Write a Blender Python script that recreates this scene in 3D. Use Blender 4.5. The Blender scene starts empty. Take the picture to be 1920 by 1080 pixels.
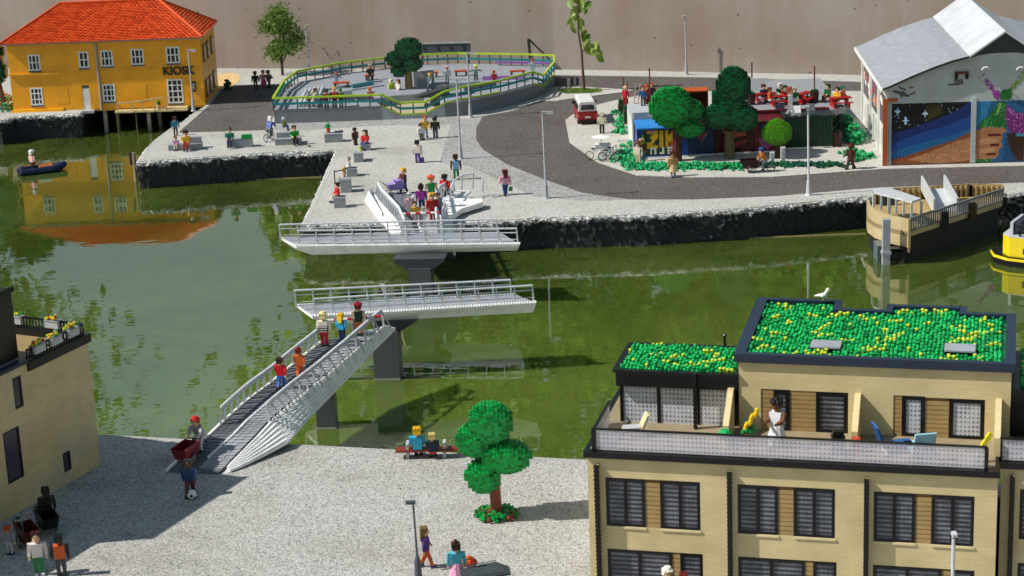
import bpy, bmesh, math, random
from mathutils import Vector, Matrix, Euler
random.seed(7)
rad = math.radians
scene = bpy.context.scene
C = scene.collection

# ------------------------------------------------------------------ camera
F = 3800.0; TH = rad(16.5); RO = rad(2.4); CH = 35.0
R0 = Vector((1, 0, 0)); U0 = Vector((0, math.sin(TH), math.cos(TH))); FW = Vector((0, math.cos(TH), -math.sin(TH)))
RT = math.cos(RO) * R0 - math.sin(RO) * U0
UP = math.sin(RO) * R0 + math.cos(RO) * U0
cd = bpy.data.cameras.new('camera'); cam = bpy.data.objects.new('camera', cd); C.objects.link(cam)
cam.matrix_world = Matrix(((RT.x, UP.x, -FW.x, 0), (RT.y, UP.y, -FW.y, 0), (RT.z, UP.z, -FW.z, CH), (0, 0, 0, 1)))
cd.sensor_width = 36; cd.lens = F / 1920 * 36; cd.clip_start = 1; cd.clip_end = 4000
cd.dof.use_dof = True; cd.dof.focus_distance = 118; cd.dof.aperture_fstop = 0.75
scene.camera = cam

# ------------------------------------------------------------------ light
SUN_EL = 46; SUN_K = 0.12       # light travels along (1, SUN_K)
w = bpy.data.worlds.new('World'); scene.world = w; w.use_nodes = True
nt = w.node_tree; sky = nt.nodes.new('ShaderNodeTexSky'); sky.sky_type = 'NISHITA'; sky.sun_disc = False
sky.sun_elevation = rad(SUN_EL); sky.sun_rotation = math.atan2(-1, -SUN_K); sky.air_density = 2.0; sky.dust_density = 0.6
bg = nt.nodes['Background']; nt.links.new(sky.outputs[0], bg.inputs[0]); bg.inputs[1].default_value = 0.072
sl = bpy.data.lights.new('sun', 'SUN'); sl.energy = 5.0; sl.angle = rad(0.6); sl.color = (1, .955, .88)
so = bpy.data.objects.new('sun', sl); C.objects.link(so)
d = Vector((1, SUN_K, 0)).normalized() * math.cos(rad(SUN_EL)) + Vector((0, 0, -math.sin(rad(SUN_EL))))
so.rotation_euler = d.to_track_quat('-Z', 'Y').to_euler(); so.location = (-60, 100, 80)
scene.view_settings.view_transform = 'Standard'; scene.view_settings.look = 'None'
scene.view_settings.exposure = 0.28; scene.view_settings.gamma = 1
scene.cycles.max_bounces = 6; scene.cycles.transparent_max_bounces = 8

# ------------------------------------------------------------------ survey: a direction of sight meets a level or a wall plane
WZ = -2.2                         # water level
def ray(px, py):
    return FW + RT * ((px - 960) / F) - UP * ((py - 540) / F)
def G(px, py, z=0.0):
    q = ray(px, py); t = (z - CH) / q.z
    return Vector((q.x * t, q.y * t, z))
def WALL(o, ang, px, py, off=0.0):
    ca, sa = math.cos(ang), math.sin(ang); q = ray(px, py)
    t = (-o[0] * sa + o[1] * ca + off) / (-q.x * sa + q.y * ca)
    return ((q.x * t - o[0]) * ca + (q.y * t - o[1]) * sa, CH + q.z * t)

# ------------------------------------------------------------------ materials
def lin(h):
    if not isinstance(h, str): return tuple(h) + (1,)
    v = [int(h[i:i + 2], 16) / 255 for i in (0, 2, 4)]
    return tuple(c / 12.92 if c <= .04045 else ((c + .055) / 1.055) ** 2.4 for c in v) + (1,)
MC = {}
def nodes(m):
    m.use_nodes = True; return m.node_tree, m.node_tree.nodes['Principled BSDF'], m.node_tree.nodes, m.node_tree.links
def ramp(N, stops):
    r = N.new('ShaderNodeValToRGB'); e = r.color_ramp.elements
    while len(e) < len(stops): e.new(.5)
    for k, (p, c) in enumerate(stops): e[k].position = p; e[k].color = lin(c)
    return r
def mix(N, L, f, a, b, mode='MIX'):
    x = N.new('ShaderNodeMix'); x.data_type = 'RGBA'; x.blend_type = mode
    if hasattr(f, 'links'): L.new(f, x.inputs[0])
    else: x.inputs[0].default_value = f
    for s, i in ((a, 6), (b, 7)):
        if hasattr(s, 'links'): L.new(s, x.inputs[i])
        else: x.inputs[i].default_value = lin(s)
    return x.outputs[2]
def tex(N, L, kind, scale, **k):
    t = N.new('ShaderNodeTex' + kind); co = N.new('ShaderNodeTexCoord')
    L.new(co.outputs['Object'], t.inputs['Vector'])
    if 'Scale' in t.inputs: t.inputs['Scale'].default_value = scale
    for a, v in k.items(): t.inputs[a].default_value = v
    return t
def pl(h, rough=.32):                                   # moulded plastic: slight tone variation, tiny unevenness
    key = (h, rough)
    if key in MC: return MC[key]
    m = bpy.data.materials.new('plastic'); T, B, N, L = nodes(m)
    n = tex(N, L, 'Noise', 1.7, Detail=4)
    r = ramp(N, [(.3, 'e8e8e8'), (.7, 'ffffff')]); L.new(n.outputs[0], r.inputs[0])
    L.new(mix(N, L, 1.0, h, r.outputs[0], 'MULTIPLY'), B.inputs['Base Color'])
    B.inputs['Roughness'].default_value = rough; B.inputs['Specular IOR Level'].default_value = .4
    MC[key] = m; return m
def brick(h, h2=None, rough=.4, seam='000000', bw=.62, bh=.1875, seamw=.009, amt=.3, dapple=0.0):   # coursed toy bricks, seams between them
    key = ('b', h, h2, rough, bw, bh, amt, dapple)
    if key in MC: return MC[key]
    m = bpy.data.materials.new('bricks'); T, B, N, L = nodes(m)
    co = N.new('ShaderNodeTexCoord'); sx = N.new('ShaderNodeSeparateXYZ'); L.new(co.outputs['Object'], sx.inputs[0])
    ad = N.new('ShaderNodeMath'); L.new(sx.outputs[0], ad.inputs[0]); L.new(sx.outputs[1], ad.inputs[1])
    cb = N.new('ShaderNodeCombineXYZ'); L.new(ad.outputs[0], cb.inputs[0]); L.new(sx.outputs[2], cb.inputs[1])
    b = N.new('ShaderNodeTexBrick'); L.new(cb.outputs[0], b.inputs['Vector']); b.inputs['Scale'].default_value = 1
    b.inputs['Brick Width'].default_value = bw; b.inputs['Row Height'].default_value = bh
    b.inputs['Mortar Size'].default_value = seamw; b.inputs['Mortar Smooth'].default_value = .3; b.inputs['Bias'].default_value = -.2
    b.inputs['Color1'].default_value = lin(h); b.inputs['Color2'].default_value = lin(h2 or h)
    mo = mix(N, L, amt, h, seam); L.new(mo, b.inputs['Mortar'])
    n = tex(N, L, 'Noise', .6, Detail=6); r = ramp(N, [(.3, 'ebe9e4'), (.62, 'ffffff')]); L.new(n.outputs[0], r.inputs[0])
    col = mix(N, L, 1.0, b.outputs['Color'], r.outputs[0], 'MULTIPLY')
    if dapple:  # blotches of another tone painted in for dappled reflected light
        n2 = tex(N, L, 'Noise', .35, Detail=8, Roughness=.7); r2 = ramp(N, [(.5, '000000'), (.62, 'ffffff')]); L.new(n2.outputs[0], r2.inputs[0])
        mm = N.new('ShaderNodeMath'); mm.operation = 'MULTIPLY'; mm.inputs[1].default_value = dapple; L.new(r2.outputs[0], mm.inputs[0])
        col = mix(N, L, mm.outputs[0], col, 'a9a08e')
    L.new(col, B.inputs['Base Color'])
    bp = N.new('ShaderNodeBump'); bp.inputs['Strength'].default_value = .12; bp.inputs['Distance'].default_value = .01; bp.invert = True
    L.new(b.outputs['Fac'], bp.inputs['Height']); L.new(bp.outputs[0], B.inputs['Normal'])
    B.inputs['Roughness'].default_value = rough
    MC[key] = m; return m
def gravel(name, stops, scale, tint, bump=.6):
    m = bpy.data.materials.new(name); T, B, N, L = nodes(m)
    v = tex(N, L, 'Voronoi', scale); v2 = tex(N, L, 'Voronoi', scale * .8)
    n = tex(N, L, 'Noise', scale * .5, Detail=5, Roughness=.7)
    s = N.new('ShaderNodeSeparateColor'); L.new(v.outputs['Color'], s.inputs[0])
    s2 = N.new('ShaderNodeSeparateColor'); L.new(v2.outputs['Color'], s2.inputs[0])
    a = N.new('ShaderNodeMath'); a.operation = 'MULTIPLY_ADD'; a.inputs[1].default_value = .45; L.new(s2.outputs[0], a.inputs[0])
    a0 = N.new('ShaderNodeMath'); a0.operation = 'MULTIPLY'; a0.inputs[1].default_value = .55; L.new(s.outputs[0], a0.inputs[0]); L.new(a0.outputs[0], a.inputs[2])
    r = ramp(N, stops); L.new(a.outputs[0], r.inputs[0])
    big = tex(N, L, 'Noise', .16, Detail=9, Roughness=.65); rb = ramp(N, [(.3, tint), (.45, 'f2f0ec'), (.7, 'ffffff')]); L.new(big.outputs[0], rb.inputs[0])
    L.new(mix(N, L, 1.0, r.outputs[0], rb.outputs[0], 'MULTIPLY'), B.inputs['Base Color'])
    bp = N.new('ShaderNodeBump'); bp.inputs['Strength'].default_value = bump; bp.inputs['Distance'].default_value = .03
    L.new(v.outputs['Distance'], bp.inputs['Height']); bp.invert = True; L.new(bp.outputs[0], B.inputs['Normal'])
    B.inputs['Roughness'].default_value = .9; B.inputs['Specular IOR Level'].default_value = .2
    return m
GR = gravel('pale_gravel', [(.05, '707070'), (.24, '959592'), (.5, 'acaca8'), (.95, 'c2c1bc')], 17, 'd4d2cc')
GRN = gravel('near_gravel', [(.06, '56585a'), (.2, '858583'), (.48, 'a1a19e'), (.95, 'bfbeba')], 16, 'd2d0cb', .6)
GR2 = gravel('grey_gravel', [(.05, '55565a'), (.3, '808184'), (.6, '9a9a99'), (.95, 'b6b5b3')], 13, 'dcdad6')
PAV = gravel('pavement', [(.05, '85847f'), (.3, 'a8a6a0'), (.95, 'c0beb8')], 12, 'e6e4dc', .3)
ASP = gravel('asphalt', [(.05, '3c3839'), (.4, '544f4e'), (.8, '645e5c'), (.97, '8c8682')], 16, 'd6ccc6')

def quay_mat():
    m = bpy.data.materials.new('quay_stone'); T, B, N, L = nodes(m)
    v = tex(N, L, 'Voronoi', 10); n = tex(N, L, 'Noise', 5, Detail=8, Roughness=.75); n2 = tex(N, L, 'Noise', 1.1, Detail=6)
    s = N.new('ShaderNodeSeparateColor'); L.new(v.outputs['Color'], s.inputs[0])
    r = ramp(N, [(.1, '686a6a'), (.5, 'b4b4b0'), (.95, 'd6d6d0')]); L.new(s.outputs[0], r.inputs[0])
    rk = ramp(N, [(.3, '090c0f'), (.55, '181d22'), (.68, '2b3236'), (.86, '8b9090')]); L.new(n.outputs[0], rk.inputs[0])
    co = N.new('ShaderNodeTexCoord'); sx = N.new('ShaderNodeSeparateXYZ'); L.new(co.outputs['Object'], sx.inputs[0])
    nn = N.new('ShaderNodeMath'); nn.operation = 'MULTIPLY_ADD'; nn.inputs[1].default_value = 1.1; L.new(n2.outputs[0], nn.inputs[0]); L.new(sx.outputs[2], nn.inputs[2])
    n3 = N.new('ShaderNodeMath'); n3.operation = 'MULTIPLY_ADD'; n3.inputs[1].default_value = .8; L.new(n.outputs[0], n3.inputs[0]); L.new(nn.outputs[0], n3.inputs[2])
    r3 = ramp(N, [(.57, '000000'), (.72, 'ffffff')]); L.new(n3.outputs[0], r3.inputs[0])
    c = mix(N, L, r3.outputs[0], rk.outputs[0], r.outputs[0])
    L.new(c, B.inputs['Base Color']); B.inputs['Roughness'].default_value = .75
    bp = N.new('ShaderNodeBump'); bp.inputs['Strength'].default_value = 1; bp.inputs['Distance'].default_value = .12
    L.new(n.outputs[0], bp.inputs['Height']); L.new(bp.outputs[0], B.inputs['Normal'])
    return m
QM = quay_mat()

def water_mat():
    m = bpy.data.materials.new('pond_water'); T, B, N, L = nodes(m)
    n = tex(N, L, 'Noise', .09, Detail=5, Roughness=.55, Distortion=.6)
    r = ramp(N, [(.3, '546826'), (.5, '667c30'), (.7, '788c3c')]); L.new(n.outputs[0], r.inputs[0])
    n4 = tex(N, L, 'Noise', .7, Detail=6, Roughness=.7); r4 = ramp(N, [(.35, 'c8c8c8'), (.7, 'ffffff')]); L.new(n4.outputs[0], r4.inputs[0])
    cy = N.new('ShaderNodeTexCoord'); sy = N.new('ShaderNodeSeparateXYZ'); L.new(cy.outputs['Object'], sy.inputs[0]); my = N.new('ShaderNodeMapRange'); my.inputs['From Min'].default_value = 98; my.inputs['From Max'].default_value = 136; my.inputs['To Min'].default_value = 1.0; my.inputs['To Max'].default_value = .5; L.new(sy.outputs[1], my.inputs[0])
    dp = N.new('ShaderNodeVectorMath'); dp.operation = 'SCALE'; L.new(mix(N, L, .6, r.outputs[0], r4.outputs[0], 'MULTIPLY'), dp.inputs[0]); L.new(my.outputs[0], dp.inputs['Scale']); L.new(dp.outputs[0], B.inputs['Base Color'])   # painted darker towards the far quay, standing for its dark reflection
    B.inputs['Roughness'].default_value = .8; B.inputs['Specular IOR Level'].default_value = 0
    B.inputs['Subsurface Weight'].default_value = .8; B.inputs['Subsurface Radius'].default_value = (1.4, 2.0, .7); B.inputs['Subsurface Scale'].default_value = 1.0
    tr = N.new('ShaderNodeBsdfTransparent'); tr.inputs[0].default_value = lin('b4c48c'); m1 = N.new('ShaderNodeMixShader'); m1.inputs[0].default_value = .5
    gl = N.new('ShaderNodeBsdfGlossy'); gl.inputs['Roughness'].default_value = .01; gl.inputs['Color'].default_value = (1, 1, 1, 1); fr_ = N.new('ShaderNodeFresnel'); fr_.inputs[0].default_value = 2.45; m2 = N.new('ShaderNodeMixShader')
    L.new(B.outputs[0], m1.inputs[1]); L.new(tr.outputs[0], m1.inputs[2]); L.new(fr_.outputs[0], m2.inputs[0]); L.new(m1.outputs[0], m2.inputs[1]); L.new(gl.outputs[0], m2.inputs[2]); L.new(m2.outputs[0], N['Material Output'].inputs[0])
    co = N.new('ShaderNodeTexCoord')
    mp = N.new('ShaderNodeMapping'); mp.inputs['Scale'].default_value = (1.0, 1.5, 1); L.new(co.outputs['Object'], mp.inputs[0])
    a = N.new('ShaderNodeTexNoise'); a.inputs['Scale'].default_value = .55; a.inputs['Detail'].default_value = 2.0; L.new(mp.outputs[0], a.inputs[0])
    c = N.new('ShaderNodeTexNoise'); c.inputs['Scale'].default_value = 3.2; c.inputs['Detail'].default_value = 2; L.new(mp.outputs[0], c.inputs[0])
    pn = tex(N, L, 'Noise', .07, Detail=2); pr = ramp(N, [(.45, '000000'), (.65, 'ffffff')]); L.new(pn.outputs[0], pr.inputs[0])
    cm = N.new('ShaderNodeMath'); cm.operation = 'MULTIPLY'; L.new(c.outputs[0], cm.inputs[0]); L.new(pr.outputs[0], cm.inputs[1])
    sc = N.new('ShaderNodeMath'); sc.operation = 'MULTIPLY_ADD'; sc.inputs[1].default_value = .10; L.new(cm.outputs[0], sc.inputs[0]); L.new(a.outputs[0], sc.inputs[2])
    bp = N.new('ShaderNodeBump'); bp.inputs['Strength'].default_value = 1; bp.inputs['Distance'].default_value = .0055
    L.new(sc.outputs[0], bp.inputs['Height']); L.new(bp.outputs[0], gl.inputs['Normal']); L.new(bp.outputs[0], fr_.inputs['Normal'])
    return m
def concrete_mat():
    m = bpy.data.materials.new('stained_concrete'); T, B, N, L = nodes(m)
    n = tex(N, L, 'Noise', .12, Detail=8, Roughness=.6); r = ramp(N, [(.3, '8e7e72'), (.5, '978a80'), (.7, '9c938e')]); L.new(n.outputs[0], r.inputs[0])
    co = N.new('ShaderNodeTexCoord'); mp = N.new('ShaderNodeMapping'); mp.inputs['Scale'].default_value = (1.1, 1.1, .07); L.new(co.outputs['Object'], mp.inputs[0])
    st = N.new('ShaderNodeTexNoise'); st.inputs['Scale'].default_value = 1.0; st.inputs['Detail'].default_value = 6; L.new(mp.outputs[0], st.inputs[0])
    rs = ramp(N, [(.35, 'f8f4f0'), (.65, 'ffffff')]); L.new(st.outputs[0], rs.inputs[0])
    c = mix(N, L, 1.0, r.outputs[0], rs.outputs[0], 'MULTIPLY')
    mp2 = N.new('ShaderNodeMapping'); mp2.inputs['Scale'].default_value = (2.6, 2.6, .16); mp2.inputs['Location'].default_value = (3, 0, 5); L.new(co.outputs['Object'], mp2.inputs[0])
    s2 = N.new('ShaderNodeTexNoise'); s2.inputs['Scale'].default_value = 1.0; s2.inputs['Detail'].default_value = 3; L.new(mp2.outputs[0], s2.inputs[0])
    r2 = ramp(N, [(.74, '000000'), (.80, 'ffffff')]); L.new(s2.outputs[0], r2.inputs[0])
    c = mix(N, L, r2.outputs[0], c, 'b0a79f')
    v = tex(N, L, 'Voronoi', .75); rv = ramp(N, [(.05, 'ffffff'), (.085, '000000')]); L.new(v.outputs['Distance'], rv.inputs[0])
    c = mix(N, L, rv.outputs[0], c, '4e443e')
    L.new(c, B.inputs['Base Color']); B.inputs['Roughness'].default_value = .85
    bp = N.new('ShaderNodeBump'); bp.inputs['Strength'].default_value = .3; bp.inputs['Distance'].default_value = .1
    L.new(n.outputs[0], bp.inputs['Height']); L.new(bp.outputs[0], B.inputs['Normal'])
    return m
def clear_mat(name, alpha, h='c9ccd2', h2='3c3f47', row=.19, col=.16, dots=True):   # stacked clear bricks: rows with stud dots
    m = bpy.data.materials.new(name); T, B, N, L = nodes(m)
    co = N.new('ShaderNodeTexCoord'); sx = N.new('ShaderNodeSeparateXYZ'); L.new(co.outputs['Object'], sx.inputs[0])
    ad = N.new('ShaderNodeMath'); L.new(sx.outputs[0], ad.inputs[0]); L.new(sx.outputs[1], ad.inputs[1])
    def wv(src, per, ph=0.0):
        k = N.new('ShaderNodeMath'); k.operation = 'MULTIPLY_ADD'; k.inputs[1].default_value = 2 * math.pi / per; k.inputs[2].default_value = ph; L.new(src, k.inputs[0])
        s = N.new('ShaderNodeMath'); s.operation = 'SINE'; L.new(k.outputs[0], s.inputs[0]); return s.outputs[0]
    a = wv(sx.outputs[2], row); b = wv(ad.outputs[0], col)
    s = N.new('ShaderNodeMath'); s.operation = 'MULTIPLY_ADD'; s.inputs[1].default_value = .9; L.new(b, s.inputs[0]); L.new(a, s.inputs[2])
    n = tex(N, L, 'Noise', 1.6, Detail=3); s2 = N.new('ShaderNodeMath'); s2.operation = 'MULTIPLY_ADD'; s2.inputs[1].default_value = 3.5; L.new(n.outputs[0], s2.inputs[0]); L.new(s.outputs[0] if dots else a, s2.inputs[2])
    mr = N.new('ShaderNodeMapRange'); mr.inputs['From Min'].default_value = 1.9 if dots else 1.3; mr.inputs['From Max'].default_value = 3.3 if dots else 2.8; L.new(s2.outputs[0], mr.inputs[0])
    L.new(mix(N, L, mr.outputs[0], h, h2), B.inputs['Base Color'])
    B.inputs['Roughness'].default_value = .12; B.inputs['Alpha'].default_value = alpha; B.inputs['IOR'].default_value = 1.5
    bp = N.new('ShaderNodeBump'); bp.inputs['Strength'].default_value = .25; bp.inputs['Distance'].default_value = .01
    L.new(s.outputs[0], bp.inputs['Height']); L.new(bp.outputs[0], B.inputs['Normal'])
    return m
PANE = clear_mat('window_bricks', 1, '2c2f36', '70737e', dots=False)
PANEL = clear_mat('pale_window_bricks', 1, 'b4b6be', '70737c')
RAIL = clear_mat('clear_balcony_bricks', .55, 'd4d1dc', '9a97a4')
def leafmat(name, a, b, tr=.3):
    m = bpy.data.materials.new(name); T, B, N, L = nodes(m)
    n = tex(N, L, 'Noise', .9, Detail=3); r = ramp(N, [(.3, a), (.7, b)]); L.new(n.outputs[0], r.inputs[0])
    L.new(r.outputs[0], B.inputs['Base Color']); B.inputs['Roughness'].default_value = .5
    t = N.new('ShaderNodeBsdfTranslucent'); L.new(r.outputs[0], t.inputs[0]); ms = N.new('ShaderNodeMixShader'); ms.inputs[0].default_value = tr
    L.new(B.outputs[0], ms.inputs[1]); L.new(t.outputs[0], ms.inputs[2]); L.new(ms.outputs[0], N['Material Output'].inputs[0])
    return m

# ------------------------------------------------------------------ mesh builder
class MB:
    def __init__(s): s.v = []; s.f = []; s.m = []; s.mats = []; s.T = None
    def mi(s, m):
        if m not in s.mats: s.mats.append(m)
        return s.mats.index(m)
    def add(s, vs, fs, m):
        n = len(s.v); k = s.mi(m)
        if s.T is not None: vs = [s.T @ Vector(v) for v in vs]
        s.v += [tuple(v) for v in vs]; s.f += [tuple(i + n for i in f) for f in fs]; s.m += [k] * len(fs)
    def box(s, x0, x1, y0, y1, z0, z1, m):
        s.add([(x0, y0, z0), (x1, y0, z0), (x1, y1, z0), (x0, y1, z0), (x0, y0, z1), (x1, y0, z1), (x1, y1, z1), (x0, y1, z1)],
              [(0, 3, 2, 1), (4, 5, 6, 7), (0, 1, 5, 4), (1, 2, 6, 5), (2, 3, 7, 6), (3, 0, 4, 7)], m)
    def cbox(s, c, w, dd, h, m, rz=0, rx=0):
        M = Matrix.Translation(c) @ Matrix.Rotation(rz, 4, 'Z') @ Matrix.Rotation(rx, 4, 'X'); o = s.T
        s.T = (o @ M) if o is not None else M; s.box(-w / 2, w / 2, -dd / 2, dd / 2, -h / 2, h / 2, m); s.T = o
    def prism(s, poly, z0, z1, m, mtop=None):
        n = len(poly); a = sum(poly[i][0] * poly[(i + 1) % n][1] - poly[(i + 1) % n][0] * poly[i][1] for i in range(n))
        if a < 0: poly = poly[::-1]
        vs = [(p[0], p[1], z0) for p in poly] + [(p[0], p[1], z1) for p in poly]
        s.add(vs, [tuple(range(n))[::-1]] + [(i, (i + 1) % n, (i + 1) % n + n, i + n) for i in range(n)], m)
        s.add([(p[0], p[1], z1) for p in poly], [tuple(range(n))], mtop or m)
    def vprism(s, poly, y0, y1, m):                     # outline in x-z, thickness in y
        n = len(poly); a = sum(poly[i][0] * poly[(i + 1) % n][1] - poly[(i + 1) % n][0] * poly[i][1] for i in range(n))
        if a < 0: poly = poly[::-1]
        vs = [(p[0], y0, p[1]) for p in poly] + [(p[0], y1, p[1]) for p in poly]
        s.add(vs, [tuple(range(n)), tuple(range(n, 2 * n))[::-1]] + [((i + 1) % n, i, i + n, (i + 1) % n + n) for i in range(n)], m)
    def bar(s, a, b, w, m, w2=None, h=None, h2=None):   # tapered square bar from a to b
        a = Vector(a); b = Vector(b); q = (b - a).normalized(); h = h or w; w2 = w2 or w; h2 = h2 or (h * w2 / w)
        u = q.cross(Vector((0, 1, 0)) if abs(q.y) < .9 else Vector((1, 0, 0))).normalized(); t = u.cross(q)
        vs = [a + u * (i * w / 2) + t * (j * h / 2) for i, j in ((-1, -1), (1, -1), (1, 1), (-1, 1))] + \
             [b + u * (i * w2 / 2) + t * (j * h2 / 2) for i, j in ((-1, -1), (1, -1), (1, 1), (-1, 1))]
        s.add(vs, [(3, 2, 1, 0), (4, 5, 6, 7), (0, 1, 5, 4), (1, 2, 6, 5), (2, 3, 7, 6), (3, 0, 4, 7)], m)
    def tube(s, a, b, r, m, r2=None, n=8, cap=True):
        a = Vector(a); b = Vector(b); q = (b - a).normalized(); r2 = r if r2 is None else r2
        u = q.cross(Vector((0, 1, 0)) if abs(q.y) < .9 else Vector((1, 0, 0))).normalized(); t = q.cross(u)
        vs = []
        for c, rr in ((a, r), (b, r2)):
            vs += [c + (u * math.cos(2 * math.pi * i / n) + t * math.sin(2 * math.pi * i / n)) * rr for i in range(n)]
        fs = [(i, (i + 1) % n, (i + 1) % n + n, i + n) for i in range(n)]
        if cap: fs += [tuple(range(n))[::-1], tuple(range(n, 2 * n))]
        s.add(vs, fs, m)
    def path(s, pts, r, m, n=6):
        for a, b in zip(pts, pts[1:]): s.tube(a, b, r, m, n=n)
    def stud(s, x, y, z, m, r=.047, h=.032, n=6):
        vs = [(x + r * math.cos(2 * math.pi * i / n), y + r * math.sin(2 * math.pi * i / n), zz) for zz in (z, z + h) for i in range(n)]
        s.add(vs, [(i, (i + 1) % n, (i + 1) % n + n, i + n) for i in range(n)] + [tuple(range(n, 2 * n))], m)
    def ball(s, c, r, m, n=8, k=5, sz=1.0):
        vs = [(c[0], c[1], c[2] - r * sz)]
        for j in range(1, k):
            a = math.pi * j / k - math.pi / 2
            vs += [(c[0] + r * math.cos(a) * math.cos(2 * math.pi * i / n), c[1] + r * math.cos(a) * math.sin(2 * math.pi * i / n), c[2] + r * sz * math.sin(a)) for i in range(n)]
        vs.append((c[0], c[1], c[2] + r * sz)); e = len(vs) - 1
        fs = [(0, 1 + (i + 1) % n, 1 + i) for i in range(n)]
        for j in range(k - 2):
            o = 1 + j * n; fs += [(o + i, o + (i + 1) % n, o + n + (i + 1) % n, o + n + i) for i in range(n)]
        o = 1 + (k - 2) * n; fs += [(o + i, o + (i + 1) % n, e) for i in range(n)]
        s.add(vs, fs, m)
    def ring(s, c, r, t, m, ax=0, n=18, k=5):           # wheel rim; ax = heading of the wheel plane in degrees
        c = Vector(c); u = Vector((math.cos(ax), math.sin(ax), 0)); w_ = Vector((-math.sin(ax), math.cos(ax), 0)); z = Vector((0, 0, 1)); vs = []
        for i in range(n):
            a = 2 * math.pi * i / n; e = u * math.cos(a) + z * math.sin(a)
            vs += [c + e * (r + t * math.cos(2 * math.pi * j / k)) + w_ * (t * math.sin(2 * math.pi * j / k)) for j in range(k)]
        s.add(vs, [(i * k + j, ((i + 1) % n) * k + j, ((i + 1) % n) * k + (j + 1) % k, i * k + (j + 1) % k) for i in range(n) for j in range(k)], m)
    def quad(s, a, b, c, e, m): s.add([a, b, c, e], [(0, 1, 2, 3)], m)
    def build(s, name, parent=None, smooth=False, loc=None, rz=0):
        me = bpy.data.meshes.new(name); me.from_pydata(s.v, [], s.f)
        for m in s.mats: me.materials.append(m)
        me.polygons.foreach_set('material_index', s.m)
        if smooth: me.polygons.foreach_set('use_smooth', [True] * len(me.polygons))
        me.update(); o = bpy.data.objects.new(name, me); C.objects.link(o)
        if parent: o.parent = parent
        if loc is not None: o.location = loc
        o.rotation_euler.z = rz
        return o
def tag(o, label=None, cat=None, group=None, kind=None):
    for k, v in (('label', label), ('category', cat), ('group', group), ('kind', kind)):
        if v: o[k] = v
    return o
def empty(name, loc, rz, label, cat, group=None):
    o = bpy.data.objects.new(name, None); C.objects.link(o); o.location = loc; o.rotation_euler.z = rz
    return tag(o, label, cat, group)
def structure(name, mb, **k): return tag(mb.build(name, **k), kind='structure')
def copy_thing(o, loc, rz=None, label=None):
    def rec(a, par):
        c = a.copy(); C.objects.link(c); c.parent = par
        for ch in [x for x in C.objects if x.parent == a]: rec(ch, c)
        return c
    c = rec(o, None); c.location = loc
    if rz is not None: c.rotation_euler.z = rz
    if label: c['label'] = label
    return c
def vox(mb, blobs, p, h, mats, studs=True, sr=.3):
    """union of ellipsoids laid up from bricks, studs on every open top"""
    cells = set()
    for cx, cy, cz, rx, ry, rz in blobs:
        for i in range(int((cx - rx) / p) - 1, int((cx + rx) / p) + 2):
            for j in range(int((cy - ry) / p) - 1, int((cy + ry) / p) + 2):
                a = ((i * p - cx) / rx) ** 2 + ((j * p - cy) / ry) ** 2
                if a > 1: continue
                zz = rz * math.sqrt(1 - a)
                for k in range(round((cz - zz) / h), round((cz + zz) / h) + 1): cells.add((i, j, k))
    hp = p / 2
    for (i, j, k) in cells:
        x, y, z = i * p, j * p, k * h; m = mats[0] if random.random() < .68 else mats[-1]
        if (i, j, k + 1) not in cells:
            mb.quad((x - hp, y - hp, z + h), (x + hp, y - hp, z + h), (x + hp, y + hp, z + h), (x - hp, y + hp, z + h), m)
            if studs: mb.stud(x, y, z + h, m, r=p * sr, h=h * .35 if h > .1 else h * .5)
        if (i, j, k - 1) not in cells: mb.quad((x - hp, y - hp, z), (x - hp, y + hp, z), (x + hp, y + hp, z), (x + hp, y - hp, z), m)
        if (i, j - 1, k) not in cells: mb.quad((x - hp, y - hp, z), (x + hp, y - hp, z), (x + hp, y - hp, z + h), (x - hp, y - hp, z + h), m)
        if (i, j + 1, k) not in cells: mb.quad((x + hp, y + hp, z), (x - hp, y + hp, z), (x - hp, y + hp, z + h), (x + hp, y + hp, z + h), m)
        if (i - 1, j, k) not in cells: mb.quad((x - hp, y + hp, z), (x - hp, y - hp, z), (x - hp, y - hp, z + h), (x - hp, y + hp, z + h), m)
        if (i + 1, j, k) not in cells: mb.quad((x + hp, y - hp, z), (x + hp, y + hp, z), (x + hp, y + hp, z + h), (x + hp, y - hp, z + h), m)
def skin_wall(mb, x0, x1, z0, z1, y, dep, holes, m, mr=None):
    """wall face at y with openings, reveals going back by dep"""
    xs = sorted({x0, x1} | {v for h in holes for v in (h[0], h[1])}); zs = sorted({z0, z1} | {v for h in holes for v in (h[2], h[3])})
    for a, b in zip(xs, xs[1:]):
        for c, e in zip(zs, zs[1:]):
            if not any(h[0] <= a and b <= h[1] and h[2] <= c and e <= h[3] for h in holes):
                mb.quad((a, y, c), (b, y, c), (b, y, e), (a, y, e), m)
    for a, b, c, e in holes:
        yb = y + dep; mr_ = mr or m
        mb.quad((a, y, c), (b, y, c), (b, yb, c), (a, yb, c), mr_); mb.quad((a, y, e), (a, yb, e), (b, yb, e), (b, y, e), mr_)
        mb.quad((a, y, c), (a, yb, c), (a, yb, e), (a, y, e), mr_); mb.quad((b, y, c), (b, y, e), (b, yb, e), (b, yb, c), mr_)
def ptin(x, y, poly):
    r = False; n = len(poly)
    for i in range(n):
        x1, y1 = poly[i]; x2, y2 = poly[(i + 1) % n]
        if (y1 > y) != (y2 > y) and x < (x2 - x1) * (y - y1) / (y2 - y1) + x1: r = not r
    return r
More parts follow.
